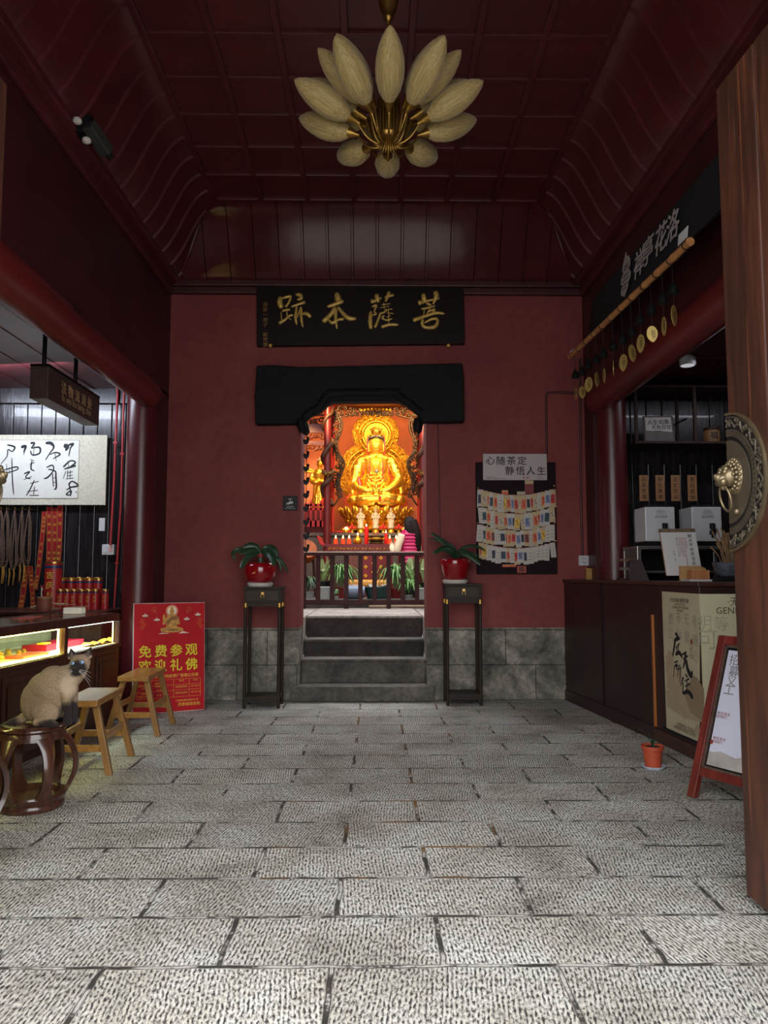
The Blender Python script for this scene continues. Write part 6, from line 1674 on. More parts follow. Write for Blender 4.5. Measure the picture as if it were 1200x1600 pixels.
# side shrine on the left: fence, attendant, carved canopy
M_redp = pm('red_lacquer_fence', (176, 28, 24), .4, var=.08)
Yf_ = 14.5
a_ = P(470, 823, Yf_); b_ = P(509, 787, Yf_)
fn = thing('lattice_fence', 'low red lattice fence before the small golden attendant', 'fence', a_)
W_, H_ = b_.x - a_.x, b_.z - a_.z
MB().b2((0, 0, H_ - .05), (W_, .05, H_)).build('top_rail', M_redp, fn); MB().b2((0, 0, H_ * .72), (W_, .04, H_ * .72 + .04)).build('middle_rail', M_redp, fn); MB().b2((0, 0, 0), (W_, .05, .12)).build('bottom_board', M_redp, fn)
for j in range(6): MB().b2((W_ * j / 5 - .018, 0, 0), (W_ * j / 5 + .018, .045, H_ + (.06 if j in (0, 2, 4) else 0))).build('upright', M_redp, fn)
def robed(name, label, cat, base, h, mat, crownm, ribbon=False, grp=None, face=0.0):
    t = thing(name, label, cat, base, (0, 0, face), group=grp); u = h
    k = MB()
    k.lathe([(.001, 0), (.15 * u, 0), (.17 * u, .03 * u), (.145 * u, .2 * u), (.12 * u, .42 * u), (.135 * u, .58 * u), (.15 * u, .70 * u), (.10 * u, .77 * u), (.045 * u, .80 * u), (.001, .81 * u)], 20)
    k.ball((0, -.01 * u, .875 * u), (.062 * u, .068 * u, .082 * u), 14, 10); k.tube([(0, 0, .76 * u), (0, 0, .84 * u)], .035 * u, 10)
    k.ball((0, -.075 * u, .87 * u), (.012 * u, .012 * u, .018 * u), 8, 6)
    for sx in (-1, 1):
        k.tube([(sx * .13 * u, 0, .70 * u), (sx * .17 * u, -.03 * u, .56 * u), (sx * .10 * u, -.13 * u, .50 * u), (sx * .02 * u, -.16 * u, .54 * u)], [.05 * u, .052 * u, .05 * u, .025 * u], 10, sub=4)
        k.tube([(sx * .10 * u, -.12 * u, .50 * u), (sx * .12 * u, -.11 * u, .36 * u), (sx * .13 * u, -.08 * u, .22 * u)], [.04 * u, .035 * u, .01 * u], 8, sub=3)
    for j in range(7):
        a0 = -math.pi / 2 + (j - 3) * .34; k.tube([(.12 * u * math.cos(a0), .12 * u * math.sin(a0), .45 * u), (.145 * u * math.cos(a0), .145 * u * math.sin(a0), .2 * u), (.168 * u * math.cos(a0), .168 * u * math.sin(a0), .02 * u)], .012 * u, 6)
    k.build('robed_figure', mat, t, remesh=max(.005, .012 * u))
    k = MB(); k.ball((0, .01 * u, .945 * u), (.05 * u, .05 * u, .04 * u), 10, 7); k.ball((0, .0, .985 * u), (.028 * u, .028 * u, .03 * u), 8, 6)
    for j in range(5): k.ball((.055 * u * math.cos(-2.6 + j * .52), .05 * u * math.sin(-2.6 + j * .52), .955 * u), .018 * u, 7, 5)
    k.build('crown', crownm, t, smooth=70)
    if ribbon:
        k = MB(); k.tube([(-.05 * u, 0, .72 * u), (-.28 * u, .02, .80 * u), (-.42 * u, .02, .95 * u), (-.48 * u, .0, .92 * u)], [.02 * u, .03 * u, .022 * u, .006 * u], 8, sub=4, sq=(1, .4))
        k.tube([(-.10 * u, -.02, .70 * u), (-.34 * u, .0, .74 * u), (-.48 * u, -.02, .80 * u)], [.022 * u, .025 * u, .006 * u], 8, sub=4, sq=(1, .4)); k.build('ribbon', mat, t, smooth=70)
        MB().tube([(.03 * u, -.17 * u, .5 * u), (.05 * u, -.19 * u, .3 * u), (.0, -.19 * u, .05 * u)], .018 * u, 7, sub=3).build('red_sash', M_redl, t, smooth=70)
    return t
M_pearl = pm('pearl_white_crown', (206, 190, 150), .4)
pb_ = P(499, 796, 15.1); hb = P(499, 716, 15.1).z - pb_.z
tag(MB().b2((-.5, -.35, 0), (.22, .35, pb_.z - P(586, 833, 14.3).z)).build('plinth', M_pst2, loc=(pb_.x - .02, 15.1, P(586, 833, 14.3).z), bevel=.01), 'dark red plinth carrying the small golden attendant', 'plinth')
at = robed('attendant_statue', 'smaller golden standing attendant with flying ribbons behind the red fence', 'statue', pb_, hb, M_goldb, M_pearl, True, face=.3)
cn_ = thing('carved_canopy', 'reddish carved canopy panel over the small golden attendant', 'canopy', P(490, 700, 14.6)); lo = cn_.location.copy(); Yn = 14.6
q2 = P(472, 632, Yn) - lo; q3 = P(508, 697, Yn) - lo
k = MB(); k.b2((q2.x, .0, (P(490, 676, Yn) - lo).z), (q3.x, .05, (P(490, 662, Yn) - lo).z)); k.b2((q2.x, .0, (P(490, 696, Yn) - lo).z), (q3.x, .05, (P(490, 689, Yn) - lo).z)); k.build('cross_board', M_pst2, cn_)
M_rbc = pm('red_brown_carving', (110, 56, 36), .45, .3, var=.3, scale=20)
for i_, yy in enumerate((645, 657, 682, 699)):
    k = MB()
    for j in range(8): spirals(k, [(472 + 5.0 * j, yy, .062, j * 2 + i_, 1 if (j + i_) % 2 else -1)], .02)
    k.build('openwork', M_rbc, cn_, smooth=70)

# ---- altar, front table, offerings
M_alt = pm('brown_stone_altar', (92, 74, 60), .6, var=.15)
zA = P(586, 833, 14.3).z
al_ = thing('altar', 'long brown stone altar below the golden statue', 'altar', (0, 14.9, ZS))
MB().b2((-2.4, -.66, 0), (2.2, 1.1, zA - ZS - .06)).build('altar_body', M_alt, al_); MB().b2((-2.4, -.70, zA - ZS - .06), (2.2, 1.1, zA - ZS)).build('altar_top', M_alt, al_, bevel=.006)
Yt = 13.15
zT = P(586, 851, Yt).z
tb_ = thing('offering_table', 'red offering table with upturned ends and gilded carved apron', 'table', (P(586, 851, Yt).x, Yt, ZS))
X0, X1 = P(508, 851, Yt).x - tb_.location.x, P(664, 851, Yt).x - tb_.location.x
h_ = zT - ZS
MB().b2((X0, -.3, h_ - .04), (X1, .35, h_)).build('table_top', M_pst2, tb_)
for sx, xe in ((-1, X0), (1, X1)):
    pr = [(xe, h_ - .04), (xe, h_), (xe + sx * .05, h_ + .05), (xe + sx * .07, h_ + .13), (xe + sx * .12, h_ + .15), (xe + sx * .11, h_ + .08), (xe + sx * .07, h_)]
    MB().prism([(x, z) for x, z in pr], -.3, .35).build('upturned_end', M_redp, tb_, bevel=.006)
    for yy in (-.26, .28): MB().b2((xe - sx * .08, yy, 0), (xe - sx * .02, yy + .06, h_ - .04)).build('leg', M_pst2, tb_)
MB().b2((X0 + .05, -.31, h_ - .12), (X1 - .05, -.29, h_ - .04)).build('apron', M_pst2, tb_)
k = MB(); n_ = 26
for j in range(n_):
    x = X0 + .1 + (X1 - X0 - .2) * j / (n_ - 1)
    k.tube([(x + .03 * (1 - i_ / 11) * math.cos(i_ * .6 + j * math.pi), -.315, h_ - .08 + .026 * (1 - i_ / 11) * math.sin(i_ * .6 + j * math.pi)) for i_ in range(10)], .0045, 5)
k.build('gilt_scrollwork', M_goldm, tb_)
k = MB(); k.b2((-.22, -.30, .0), (.30, -.285, h_ - .13)); k.mat(1)
for i_ in range(4):
    for j in range(6):
        c = (-.16 + .13 * i_, -.302, .12 + .15 * j + .06 * (i_ % 2))
        for a0 in range(4): k.ball((c[0] + .02 * math.cos(a0 * 1.57), c[1], c[2] + .02 * math.sin(a0 * 1.57)), (.014, .003, .014), 6, 4)
k.build('cloth_front', [pm('crimson_brocade', (110, 22, 26), .6, var=.1), M_goldm], tb_)
for x in (X0 + .35, X1 - .40): MB().b2((x, -.29, .1), (x + .22, -.27, h_ - .13)).build('side_panel', wood('red_brown_panel', (84, 40, 28), (112, 60, 44), .5), tb_)
# things on the table
def on_table(px, dy=0.0): 
    p = P(px, 851, Yt + dy); return V((p.x, Yt + dy, zT))
E_flame = emis('flame', (255, 220, 130), 9)
M_lampg = pm('red_lamp_glass', (220, 60, 30), .2, emit=(255, 70, 20), es=.35)
for i, (px, lab) in enumerate([(524.5, 'leftmost of three red oil lamps on the left of the offering table'), (536, 'middle of three red oil lamps on the left of the offering table'), (545.5, 'rightmost of three red oil lamps, next to the golden pot'), (609, 'red oil lamp right of the incense burner, beside the red candle'), (619, 'oil lamp in front of the woman in the pink vest')]):
    t = thing('oil_lamp', lab, 'lamp', on_table(px), group='oil lamps on the offering table')
    MB().lathe([(.001, 0), (.034, 0), (.038, .01), (.033, .1), (.033, .105), (.001, .1)], 16).build('lamp_cup', M_lampg, t, smooth=50)
    MB().lathe([(.03, .105), (.032, .13), (.024, .165), (.02, .165), (.027, .13), (.026, .105)], 16).build('glass_chimney', M_glass, t, smooth=50)
    MB().lathe([(.001, .105), (.010, .118), (.012, .130), (.006, .15), (.001, .165)], 10).build('flame', E_flame, t, smooth=70)
t = thing('gold_pot', 'round golden pot with a flame among the red lamps', 'pot', on_table(559))
MB().lathe([(.001, 0), (.05, 0), (.075, .04), (.078, .08), (.05, .12), (.03, .14), (.03, .16), (.001, .16)], 20).build('body', M_goldm, t, smooth=60)
MB().lathe([(.001, .16), (.012, .175), (.006, .2), (.001, .21)], 10).build('flame', E_flame, t, smooth=60)
def candle(label, px, py, r):
    t = thing('red_candle', label, 'candle', on_table(px, .1)); h_c = P(px, py, Yt + .1).z - zT
    MB().lathe([(.001, 0), (r * .9, 0), (r, .01), (r, h_c * .55), (r * 1.12, h_c * .56), (r * 1.12, h_c * .72), (r, h_c * .73), (r, h_c), (.001, h_c)], 18).build('wax_pillar', pm('glowing_red_wax', (210, 26, 20), .35, emit=(230, 20, 10), es=.18), t, smooth=40)
    MB().lathe([(.001, h_c), (.008, h_c + .01), (.010, h_c + .022), (.001, h_c + .05)], 8).build('flame', E_flame, t, smooth=60)
candle('tall red candle left of the incense burner', 572.5, 823, .035); candle('shorter red candle right of the incense burner', 603, 833, .028)
t = thing('incense_burner', 'dark bronze drum shaped incense burner in the middle of the table', 'incense burner', on_table(588, -.05))
MB().lathe([(.001, 0), (.12, 0), (.13, .02), (.10, .05), (.13, .06), (.14, .1), (.13, .125), (.145, .13), (.145, .15), (.12, .15), (.11, .12), (.001, .11)], 28).build('bowl', pm('bronze_burner', (96, 70, 34), .4, .7, var=.2), t, smooth=50)
MB().lathe([(.142, .085), (.146, .1), (.142, .112)], 28, cap=False).build('gilt_band', M_goldm, t, smooth=50)
k = MB()
for j in range(5): k.tube([(.02 * j - .04, 0, .11), (.022 * j - .042, 0, .26)], .003, 5)
k.build('incense_sticks', M_redl, t)
# things on the altar top
M_marble = pm('white_porcelain', (176, 156, 128), .3, var=.03)
YA = 14.30
for i, (px, lab) in enumerate([(563.5, 'left of three white porcelain figurines before the golden lotus throne'), (587, 'middle of three white porcelain figurines before the golden lotus throne'), (611, 'right of three white porcelain figurines, nearest the woman')]):
    p = P(px, 833, YA); p.z = zA; hh = P(px, 794, YA).z - zA
    t = thing('white_figurine_group', lab, 'figurine', p) if False else None
    st_ = thing('figurine_stand', '%s small golden stand from the left under the white figurines' % ORD[i], 'stand', p, group='stands under the figurines')
    MB().lathe([(.001, 0), (.066, 0), (.07, .03), (.055, .06), (.062, .085), (.001, .085)], 16).build('pedestal', M_goldm, st_, smooth=40)
    robed('white_figurine', lab, 'figurine', p + V((0, 0, .085)), hh - .085, M_marble, M_marble, grp='white figurines on the altar')
M_fruit = pm('red_apple', (176, 30, 24), .3, var=.15, scale=20)
M_bowl = pm('gold_bowl', (206, 160, 70), .35, .6)
fi = 0
for (px, lab) in ((550, 'left'), (599, 'middle'), (623, 'right')):
    p = P(px, 833, 14.29); p.z = zA
    b_2 = thing('fruit_bowl', '%s golden footed bowl of red apples on the altar' % lab, 'bowl', p, group='apple bowls on the altar')
    MB().lathe([(.001, 0), (.05, 0), (.03, .02), (.03, .04), (.08, .06), (.088, .075), (.001, .06)], 20).build('bowl_body', M_bowl, b_2, smooth=50)
    for j in range(7):
        a0 = j * 2 * math.pi / 6; rr_ = .052 if j < 6 else 0; zz2 = .10 if j < 6 else .148
        ap = MB().lathe([(.001, -.022), (.015, -.027), (.026, -.016), (.03, 0), (.026, .016), (.016, .024), (.006, .02), (.001, .017)], 14)
        o = ap.build('apple', M_fruit, loc=p + V((rr_ * math.cos(a0), rr_ * math.sin(a0), zz2)), smooth=60)
        tag(o, ('apple on top of the %s bowl' % lab if j == 6 else '%s apple counted round the rim of the %s altar bowl' % (ORD[j], lab)) + ' before the statue', 'apple', 'apples on the altar')
for (px, lab) in ((541, 'left'), (633, 'right')):
    p = P(px, 833, 14.26); p.z = zA
    t = thing('lotus_lamp', '%s small glowing golden lotus lamp on the altar edge' % lab, 'lamp', p)
    k = MB()
    for i_ in range(9): a0 = i_ * .7; k.ball((.05 * math.cos(a0), .05 * math.sin(a0), .05), (.022, .012, .04), 8, 6, rot=(0, .4, a0))
    k.lathe([(.001, 0), (.04, 0), (.05, .02), (.001, .05)], 12); k.build('petals', M_goldb, t, smooth=60)
    MB().ball((0, 0, .085), .03, 12, 8).build('bulb', emis('warm_bulb', (255, 214, 130), 7), t, smooth=180)
p = P(533, 833, 14.26); p.z = zA
k = MB().mat(0)
for i_ in range(9): k.ball((-.16 + .04 * i_, random.uniform(-.02, .02), .02), (.035, .03, .022), 8, 6)
tag(k.build('red_flowers', M_redl, loc=p, smooth=70), 'low row of red flowers on the left end of the altar', 'flowers'); stuff(bpy.data.objects['red_flowers'])
# round lantern/drum at the left edge
p = P(478, 868, 12.6)
t = thing('wooden_drum', 'round orange brown drum standing left behind the railing', 'drum', (p.x, 12.6, ZS))
zc = P(478, 862, 12.6).z - ZS
MB().lathe([(.16, -.12), (.185, -.06), (.19, 0), (.185, .06), (.16, .12), (.001, .122)], 28, M=Matrix.Translation((0, 0, zc)) @ Euler((math.pi / 2 - .4, 0, .3)).to_matrix().to_4x4()).build('drum_body', wood('orange_wood', (140, 66, 26), (166, 86, 38), .5, spec=.2), t, smooth=40)
for sx in (-1, 1): MB().tube([(sx * .12, 0, zc - .1), (sx * .18, 0, 0)], .02, 6).build('leg', M_rail, t)
# kneeling cushion
p = P(575, 913, 12.52); p.z = ZS
t = thing('kneeling_cushion', 'golden brocade kneeling bench before the offering table', 'bench', p)
zc_ = P(585, 906, 12.4).z - ZS
MB().b2((-.36, -.18, zc_ - .12), (.36, .18, zc_)).build('cushion', pm('gold_brocade', (200, 140, 56), .55, var=.25, scale=30), t, bevel=.04)
MB().b2((-.34, -.17, 0), (.34, .17, zc_ - .12)).build('bench_base', M_pst2, t)

# ---- plants behind the railing
ZLG = P(558, 936, 11.15).z
tag(MB().b2((-1.6, 0, 0), (1.4, 1.15, ZLG - ZS)).build('planter_ledge', M_step, loc=(0, 10.92, ZS), bevel=.01), 'low stone ledge behind the railing carrying the potted plants', 'ledge')
M_pale = pm('pale_green_leaf', (128, 142, 92), .5, var=.2, scale=16); M_mid = pm('mid_green_leaf', (74, 112, 56), .45, var=.25, scale=14); M_dk = pm('deep_green_leaf', (44, 76, 44), .45, var=.25, scale=14)
def tuft(label, px, py, Y, n, L, mats, kind, potm, potr, poth, seed):
    rd = random.Random(seed)
    p = P(px, py, Y); p.z = ZLG
    t = thing('potted_plant', label, 'potted plant', p, group='potted plants behind the railing')
    zp = poth
    MB().lathe([(.001, 0), (potr * .75, 0), (potr, zp * .9), (potr * 1.05, zp * .92), (potr * 1.05, zp), (potr * .9, zp), (.001, zp - .02)], 20).build('pot', potm, t, smooth=40)
    k = MB()
    for i in range(n):
        a0 = rd.uniform(0, 2 * math.pi); l = L * rd.uniform(.6, 1.05); sp_ = rd.uniform(.25, .9)
        c, s = math.cos(a0), math.sin(a0)
        if kind == 'spider': blade(k, [(0, 0, zp - .01), (c * l * .22 * sp_, s * l * .22 * sp_, zp + l * .5), (c * l * .55 * sp_, s * l * .55 * sp_, zp + l * (.72 - .2 * sp_)), (c * l * .85 * sp_, s * l * .85 * sp_, zp + l * (.62 - .55 * sp_))], .011)
        else: blade(k, [(c * .03, s * .03, zp - .01), (c * l * .18, s * l * .18, zp + l * .4), (c * l * .32 * sp_, s * l * .32 * sp_, zp + l * (1.0 - .25 * sp_))], .040, cup=.35)
    k.build('foliage', mats, t, smooth=180); return t
M_potr = pm('red_glazed_pot', (120, 30, 30), .3); M_potb = pm('black_bowl', (24, 24, 26), .35); M_potg = pm('pale_grey_planter', (156, 164, 160), .5, var=.06); M_teal = pm('teal_basin', (40, 72, 70), .4); M_jar = pm('blue_grey_jar', (110, 122, 142), .35, var=.06)
M_spy = pm('spider_leaf', (92, 136, 70), .45, var=.3, scale=20)
tuft('spreading dark green plant at the left end behind the railing', 481, 930, 11.35, 90, .36, M_dk, 'spider', M_potg, .09, .10, 1)
tuft('pale broad leaved plant in a black bowl, second from the left', 506, 925, 11.75, 30, .40, M_pale, 'broad', M_potb, .12, .26, 2)
tuft('spider plant in a red pot left of the blue grey jar', 533, 932, 11.5, 120, .52, M_spy, 'spider', M_potr, .11, .17, 3)
tuft('spider plant in a red brown pot right of the teal basin', 617, 932, 11.5, 130, .56, M_spy, 'spider', M_potr, .11, .15, 4)
tuft('pale broad leaved plant right of the spider plant', 642, 925, 11.85, 28, .42, M_pale, 'broad', M_potb, .11, .24, 5)
tuft('pale broad leaved plant at the right end behind the railing', 664, 925, 11.75, 28, .42, M_pale, 'broad', M_potb, .11, .24, 6)
tuft('small leafy plant on the ledge left of the red pot', 524, 944, 11.05, 50, .16, M_mid, 'spider', M_potg, .05, .05, 7)
tuft('low spreading spider plant right of the red brown pot', 639, 936, 11.15, 80, .34, M_spy, 'spider', M_potg, .06, .06, 8)
p = P(508, 937, 11.12); p.z = ZLG
tag(MB().lathe([(.001, 0), (.13, 0), (.15, .16), (.155, .165), (.155, .18), (.14, .18), (.001, .14)], 4, a0=math.pi / 4, a1=2 * math.pi + math.pi / 4).build('planter', M_potg, loc=p, bevel=.006), 'pale grey planter behind the left part of the railing', 'planter')
p = P(662, 937, 11.12); p.z = ZLG
tag(MB().lathe([(.001, 0), (.13, 0), (.15, .14), (.155, .145), (.155, .16), (.14, .16), (.001, .12)], 4, a0=math.pi / 4, a1=2 * math.pi + math.pi / 4).build('planter', M_potg, loc=p, bevel=.006), 'pale grey planter at the right end behind the railing', 'planter')
p = P(554, 930, 11.12); p.z = ZLG
t = thing('stoneware_jar', 'blue grey jar lying on its side behind the railing', 'jar', p + V((0, 0, .105)))
MB().lathe([(.001, -.16), (.08, -.155), (.10, -.12), (.105, 0), (.10, .10), (.085, .13), (.085, .15), (.07, .15), (.06, .1), (.001, .09)], 24, M=Euler((0, math.pi / 2, 0)).to_matrix().to_4x4()).build('jar_body', M_jar, t, smooth=50)
p = P(590, 931, 11.2); p.z = ZLG
t = thing('water_basin', 'dark teal basin of pebbles and water behind the railing', 'basin', p)
MB().lathe([(.001, 0), (.15, 0), (.2, .16), (.21, .165), (.21, .18), (.19, .18), (.14, .03), (.001, .03)], 28).build('basin', M_teal, t, smooth=40)
k = MB()
for i_ in range(16): k.ball((random.uniform(-.13, .13), random.uniform(-.13, .13), .17 + random.uniform(0, .03)), (random.uniform(.02, .04), random.uniform(.02, .04), .02), 8, 6)
stuff(k.build('pebbles', pm('grey_pebbles', (150, 146, 140), .6, var=.3), t, smooth=60))
p = P(590, 947, 10.80); p.z = ZS
k = MB()
for i_ in range(5):
    k.tube([(-.14 + .07 * i_, 0, .02), (-.12 + .07 * i_, -.02, .10), (-.06 + .07 * i_, 0, .12), (-.02 + .07 * i_, 0, .03)], .010, 6, sub=4)
tag(k.build('white_hose', pm('white_hose_plastic', (190, 196, 200), .35), loc=p, smooth=70), 'coiled white hose lying on the ground under the railing', 'hose')
tag(MB().tube([(-.5, 0, .02), (.0, .02, .025), (.9, -.01, .02)], .02, 8).build('bamboo_stick', wood('pale_stick', (150, 130, 104), (176, 156, 128), .5), loc=P(615, 950, 11.0) * V((1, 1, 0)) + V((0, 0, ZS)) if False else V((P(632, 948, 10.7).x, 10.69, ZL))), 'pale wooden stick lying on the ground behind the railing', 'stick')
# ================================================================== woman at the altar
Yw_ = 12.35
pw = P(639, 860, Yw_); hw = P(636, 808, Yw_).z - ZS
wm = thing('person', 'woman with long dark hair in a pink quilted vest and cream sleeves at the altar', 'person', (pw.x, Yw_, ZS), (0, 0, .75))
u = hw / 1.6
M_skin = pm('skin', (206, 156, 128), .5, var=.04); M_vest = pm('pink_quilted_vest', (190, 34, 92), .5, var=.06)
k = MB()
def lb(pts, r, n=12): k.tube([V(p) * u for p in pts], [w * u for w in r], n, sub=4)
# local: -y is behind (towards the viewer), she faces +y
lb([(-.09, 0, .86), (-.10, .01, .48), (-.09, -.01, .08)], [.092, .065, .045]); lb([(.09, 0, .86), (.10, .01, .48), (.09, -.01, .08)], [.092, .065, .045])
for sx in (-1, 1): lb([(sx * .09, -.04, .04), (sx * .09, .06, .045), (sx * .095, .15, .03)], [.038, .042, .03])
lb([(0, 0, .82), (0, 0, .95), (0, .01, 1.1), (0, 0, 1.25), (0, 0, 1.33)], [.155, .15, .135, .15, .10], 16)
lb([(-.13, 0, 1.31), (.13, 0, 1.31)], [.065, .065]); lb([(0, 0, 1.3), (0, .01, 1.42)], [.055, .05])
k.ball(V((0, .015, 1.49)) * u, (.072 * u, .09 * u, .105 * u), 16, 12); k.ball(V((0, .10, 1.47)) * u, (.014 * u, .018 * u, .022 * u), 8, 6); k.ball(V((0, .07, 1.42)) * u, (.04 * u, .04 * u, .03 * u), 10, 7)
for sx in (-1, 1): k.ball(V((sx * .072, .01, 1.48)) * u, (.012 * u, .02 * u, .03 * u), 8, 6)
AR = {s: [(s * .17, 0, 1.29), (s * .24, .02, 1.10), (s * .25, .06, .98), (s * .16, .24, 1.06), (s * .07, .34, 1.12)] for s in (-1, 1)}
for sx in (-1, 1): lb(AR[sx], [.05, .044, .04, .032, .026])
k.build('body', M_skin, wm, remesh=.014)
for sx in (-1, 1):
    hand = MB(); c = V((sx * .055, .37, 1.14)) * u
    hand.ball(c, (.022 * u, .045 * u, .036 * u), 12, 8)
    for j in range(4): hand.tube([c + V((0, .03, .022 - .015 * j)) * u, c + V((-sx * .014, .065, .024 - .015 * j)) * u, c + V((-sx * .035, .088 - .006 * abs(j - 1), .022 - .014 * j)) * u], [.009 * u, .008 * u, .006 * u], 7, sub=3)
    hand.tube([c + V((0, -.005, .028)) * u, c + V((-sx * .02, .02, .05)) * u, c + V((-sx * .03, .045, .055)) * u], [.011 * u, .009 * u, .007 * u], 7, sub=3)
    hand.build('hand', M_skin, wm, remesh=.006)
k = MB(); lb([(0, 0, .80), (0, 0, .95), (0, .01, 1.1), (0, 0, 1.24), (0, 0, 1.34), (0, 0, 1.38)], [.178, .175, .165, .17, .125, .07], 20); lb([(-.13, 0, 1.31), (.13, 0, 1.31)], [.078, .078])
for j in range(9):
    z = .83 + .058 * j; R_ = .176 - (.012 if 2 < j < 7 else 0)
    k.tube([V((R_ * math.cos(t), R_ * math.sin(t), z)) * u for t in [2 * math.pi * i / 24 for i in range(24)]], .0165 * u, 8, closed=True)
k.build('pink_vest', M_vest, wm, remesh=.012)
M_slv = pm('cream_knit_sleeve', (220, 200, 166), .8, var=.05)
for sx in (-1, 1):
    k = MB(); lb(AR[sx][:4] + [(sx * .085, .32, 1.11)], [.07, .064, .062, .054, .044]); k.build('sleeve', M_slv, wm, smooth=180)
k = MB()
for sx in (-1, 1): lb([(sx * .09, 0, .88), (sx * .10, .01, .48), (sx * .09, -.01, .06)], [.11, .08, .062])
k.build('dark_trousers', pm('dark_trousers_cloth', (30, 28, 34), .8), wm, smooth=180)
k = MB(); k.ball(V((0, -.01, 1.51)) * u, (.09 * u, .105 * u, .11 * u), 18, 12)
lb([(0, -.07, 1.54), (.02, -.105, 1.40), (.05, -.135, 1.22), (.09, -.15, 1.02)], [.085, .095, .085, .035], 16)
for i in range(15):
    t = math.pi * (1.02 + .96 * i / 14); c, s = math.cos(t), math.sin(t)
    k.tube([V((.05 * c, .05 * s - .01, 1.56)) * u, V((.088 * c, .10 * s - .01, 1.46)) * u, V((.10 * c + .01, .115 * s - .02, 1.30)) * u, V((.085 * c + .05, .12 * s - .05, 1.12)) * u, V((.06 * c + .08, .10 * s - .07, .99)) * u], [.03 * u, .034 * u, .032 * u, .026 * u, .008 * u], 8, sub=4)
def hairm():
    t = NT('long_dark_hair'); n_ = t.noise(t.coord((60, 60, 4)), 1.5, 4, .6)
    t.l(t.ramp(n_, [(.35, lin((12, 8, 7))), (.7, lin((36, 22, 16)))]), t.b.inputs['Base Color']); t.b.inputs['Roughness'].default_value = .6; t.b.inputs['Specular IOR Level'].default_value = .2
    t.bump(n_, .4, .006); return t.m
k.build('long_hair', hairm(), wm, remesh=.01)

# ================================================================== Siamese cat on the drum stool
K = 4.38 / 1180
def cz(px, py, d=0.0): return V(((px - 70) * K, d, (1117 - py) * K))
ctm = Matrix.Translation((DX + .005, DY, .46))
cat = thing('cat', 'Siamese cat with dark face and blue eyes sitting on the drum stool', 'cat', (P(70, 1117, DY).x, DY, .46))
k = MB()
def cb(px, py, rx, rz_, ry, d=0.0, rot=0): k.ball(cz(px, py, d), (rx * K, ry * K, rz_ * K), 18, 12, rot=(0, rot, 0))
def ct_(pts, r, n=14, sub=4): k.tube([cz(*p) for p in pts], [w * K for w in r], n, sub=sub)
cb(67, 1088, 33, 29, 27); cb(73, 1070, 32, 31, 25, 0, .5); cb(84, 1056, 27, 25, 22, 0, .6); cb(60, 1080, 26, 30, 24, 0, .25)
cb(98, 1055, 22, 25, 20, 0, .1); cb(104, 1066, 15, 20, 16); cb(107, 1046, 17, 18, 16)
ct_([(100, 1052, 0), (112, 1043, 0), (120, 1032, -1.5 * K)], [20, 17, 14.5])
# thighs
cb(78, 1096, 23, 17, 11, -20 * K, .3); cb(76, 1096, 23, 17, 11, 20 * K, .3)
# head, muzzle, cheeks
HC = (122.5, 1027.5)
cb(HC[0], HC[1] - 1, 15.2, 13.6, 13, -3 * K); cb(HC[0], HC[1] + 4, 12.5, 9.5, 10, -8 * K); cb(HC[0] + .5, HC[1] + 7.5, 6.8, 5.2, 6, -16 * K); cb(HC[0] + .3, HC[1] + 4, 3, 2.5, 3, -20 * K)
for (dx, d_) in ((-4.0, -17), (4.6, -17)): cb(HC[0] + dx, HC[1] + 7.4, 4.4, 3.6, 4, d_ * K)
cb(HC[0] - 8.5, HC[1] + 4, 6, 6.5, 7, -6 * K); cb(HC[0] + 9, HC[1] + 4, 6, 6.5, 7, -6 * K)
cb(HC[0] + .3, HC[1] - 2, 4.2, 6.5, 4, -13 * K)
# ears: hollow cones built as tapered tubes
def ear(b, t_, lean):
    n_ = 10; vs = []; fs = []
    a0 = V(b); a1 = V(t_)
    for lev in range(6):
        f = lev / 5; c = a0.lerp(a1, f); w_ = 9.6 * K * (1 - f) ** .8 + .0012; d_ = 4.6 * K * (1 - f) ** .9 + .001
        for j in range(n_):
            th = 2 * math.pi * j / n_; vs.append(c + V((w_ * math.cos(th) * lean, d_ * math.sin(th) * (1.0 if math.sin(th) > 0 else .55), 0)))
    for lev in range(5):
        for j in range(n_): fs.append((lev * n_ + j, lev * n_ + (j + 1) % n_, (lev + 1) * n_ + (j + 1) % n_, (lev + 1) * n_ + j))
    fs += [tuple(range(n_)), tuple(50 + j for j in range(n_))]
    k.add(vs, fs)
E1 = (cz(111.5, 1021, -1 * K), cz(106, 1003.5, 0)); E2 = (cz(131, 1019.5, -1 * K), cz(136.8, 1001, 0))
ear(*E1, 1.0); ear(*E2, .9)
# front legs and paws
ct_([(103, 1064, -8 * K), (107, 1085, -9 * K), (108, 1103, -9 * K), (108, 1113, -10 * K)], [10, 6.8, 5.6, 6])
ct_([(106, 1064, 6 * K), (111, 1085, 6 * K), (112, 1103, 5 * K), (113, 1112, 3 * K)], [10, 6.6, 5.4, 5.6])
cb(110, 1114, 7, 4, 6, -12 * K); cb(116, 1113.5, 7, 4, 6, 1 * K)
for dx in (-1.5, 1.5): cb(114, 1115, 2.4, 2.8, 2.2, (-13 + dx * 2) * K); cb(120, 1114.5, 2.4, 2.8, 2.2, (0 + dx * 2) * K)
# hind feet
ct_([(66, 1111, -24 * K), (82, 1112, -27 * K), (97, 1113.5, -27 * K)], [6, 5.4, 5]); cb(97, 1113, 5, 4, 5, -27 * K)
ct_([(66, 1111, 24 * K), (82, 1112, 27 * K), (94, 1113.5, 27 * K)], [6, 5.4, 5])
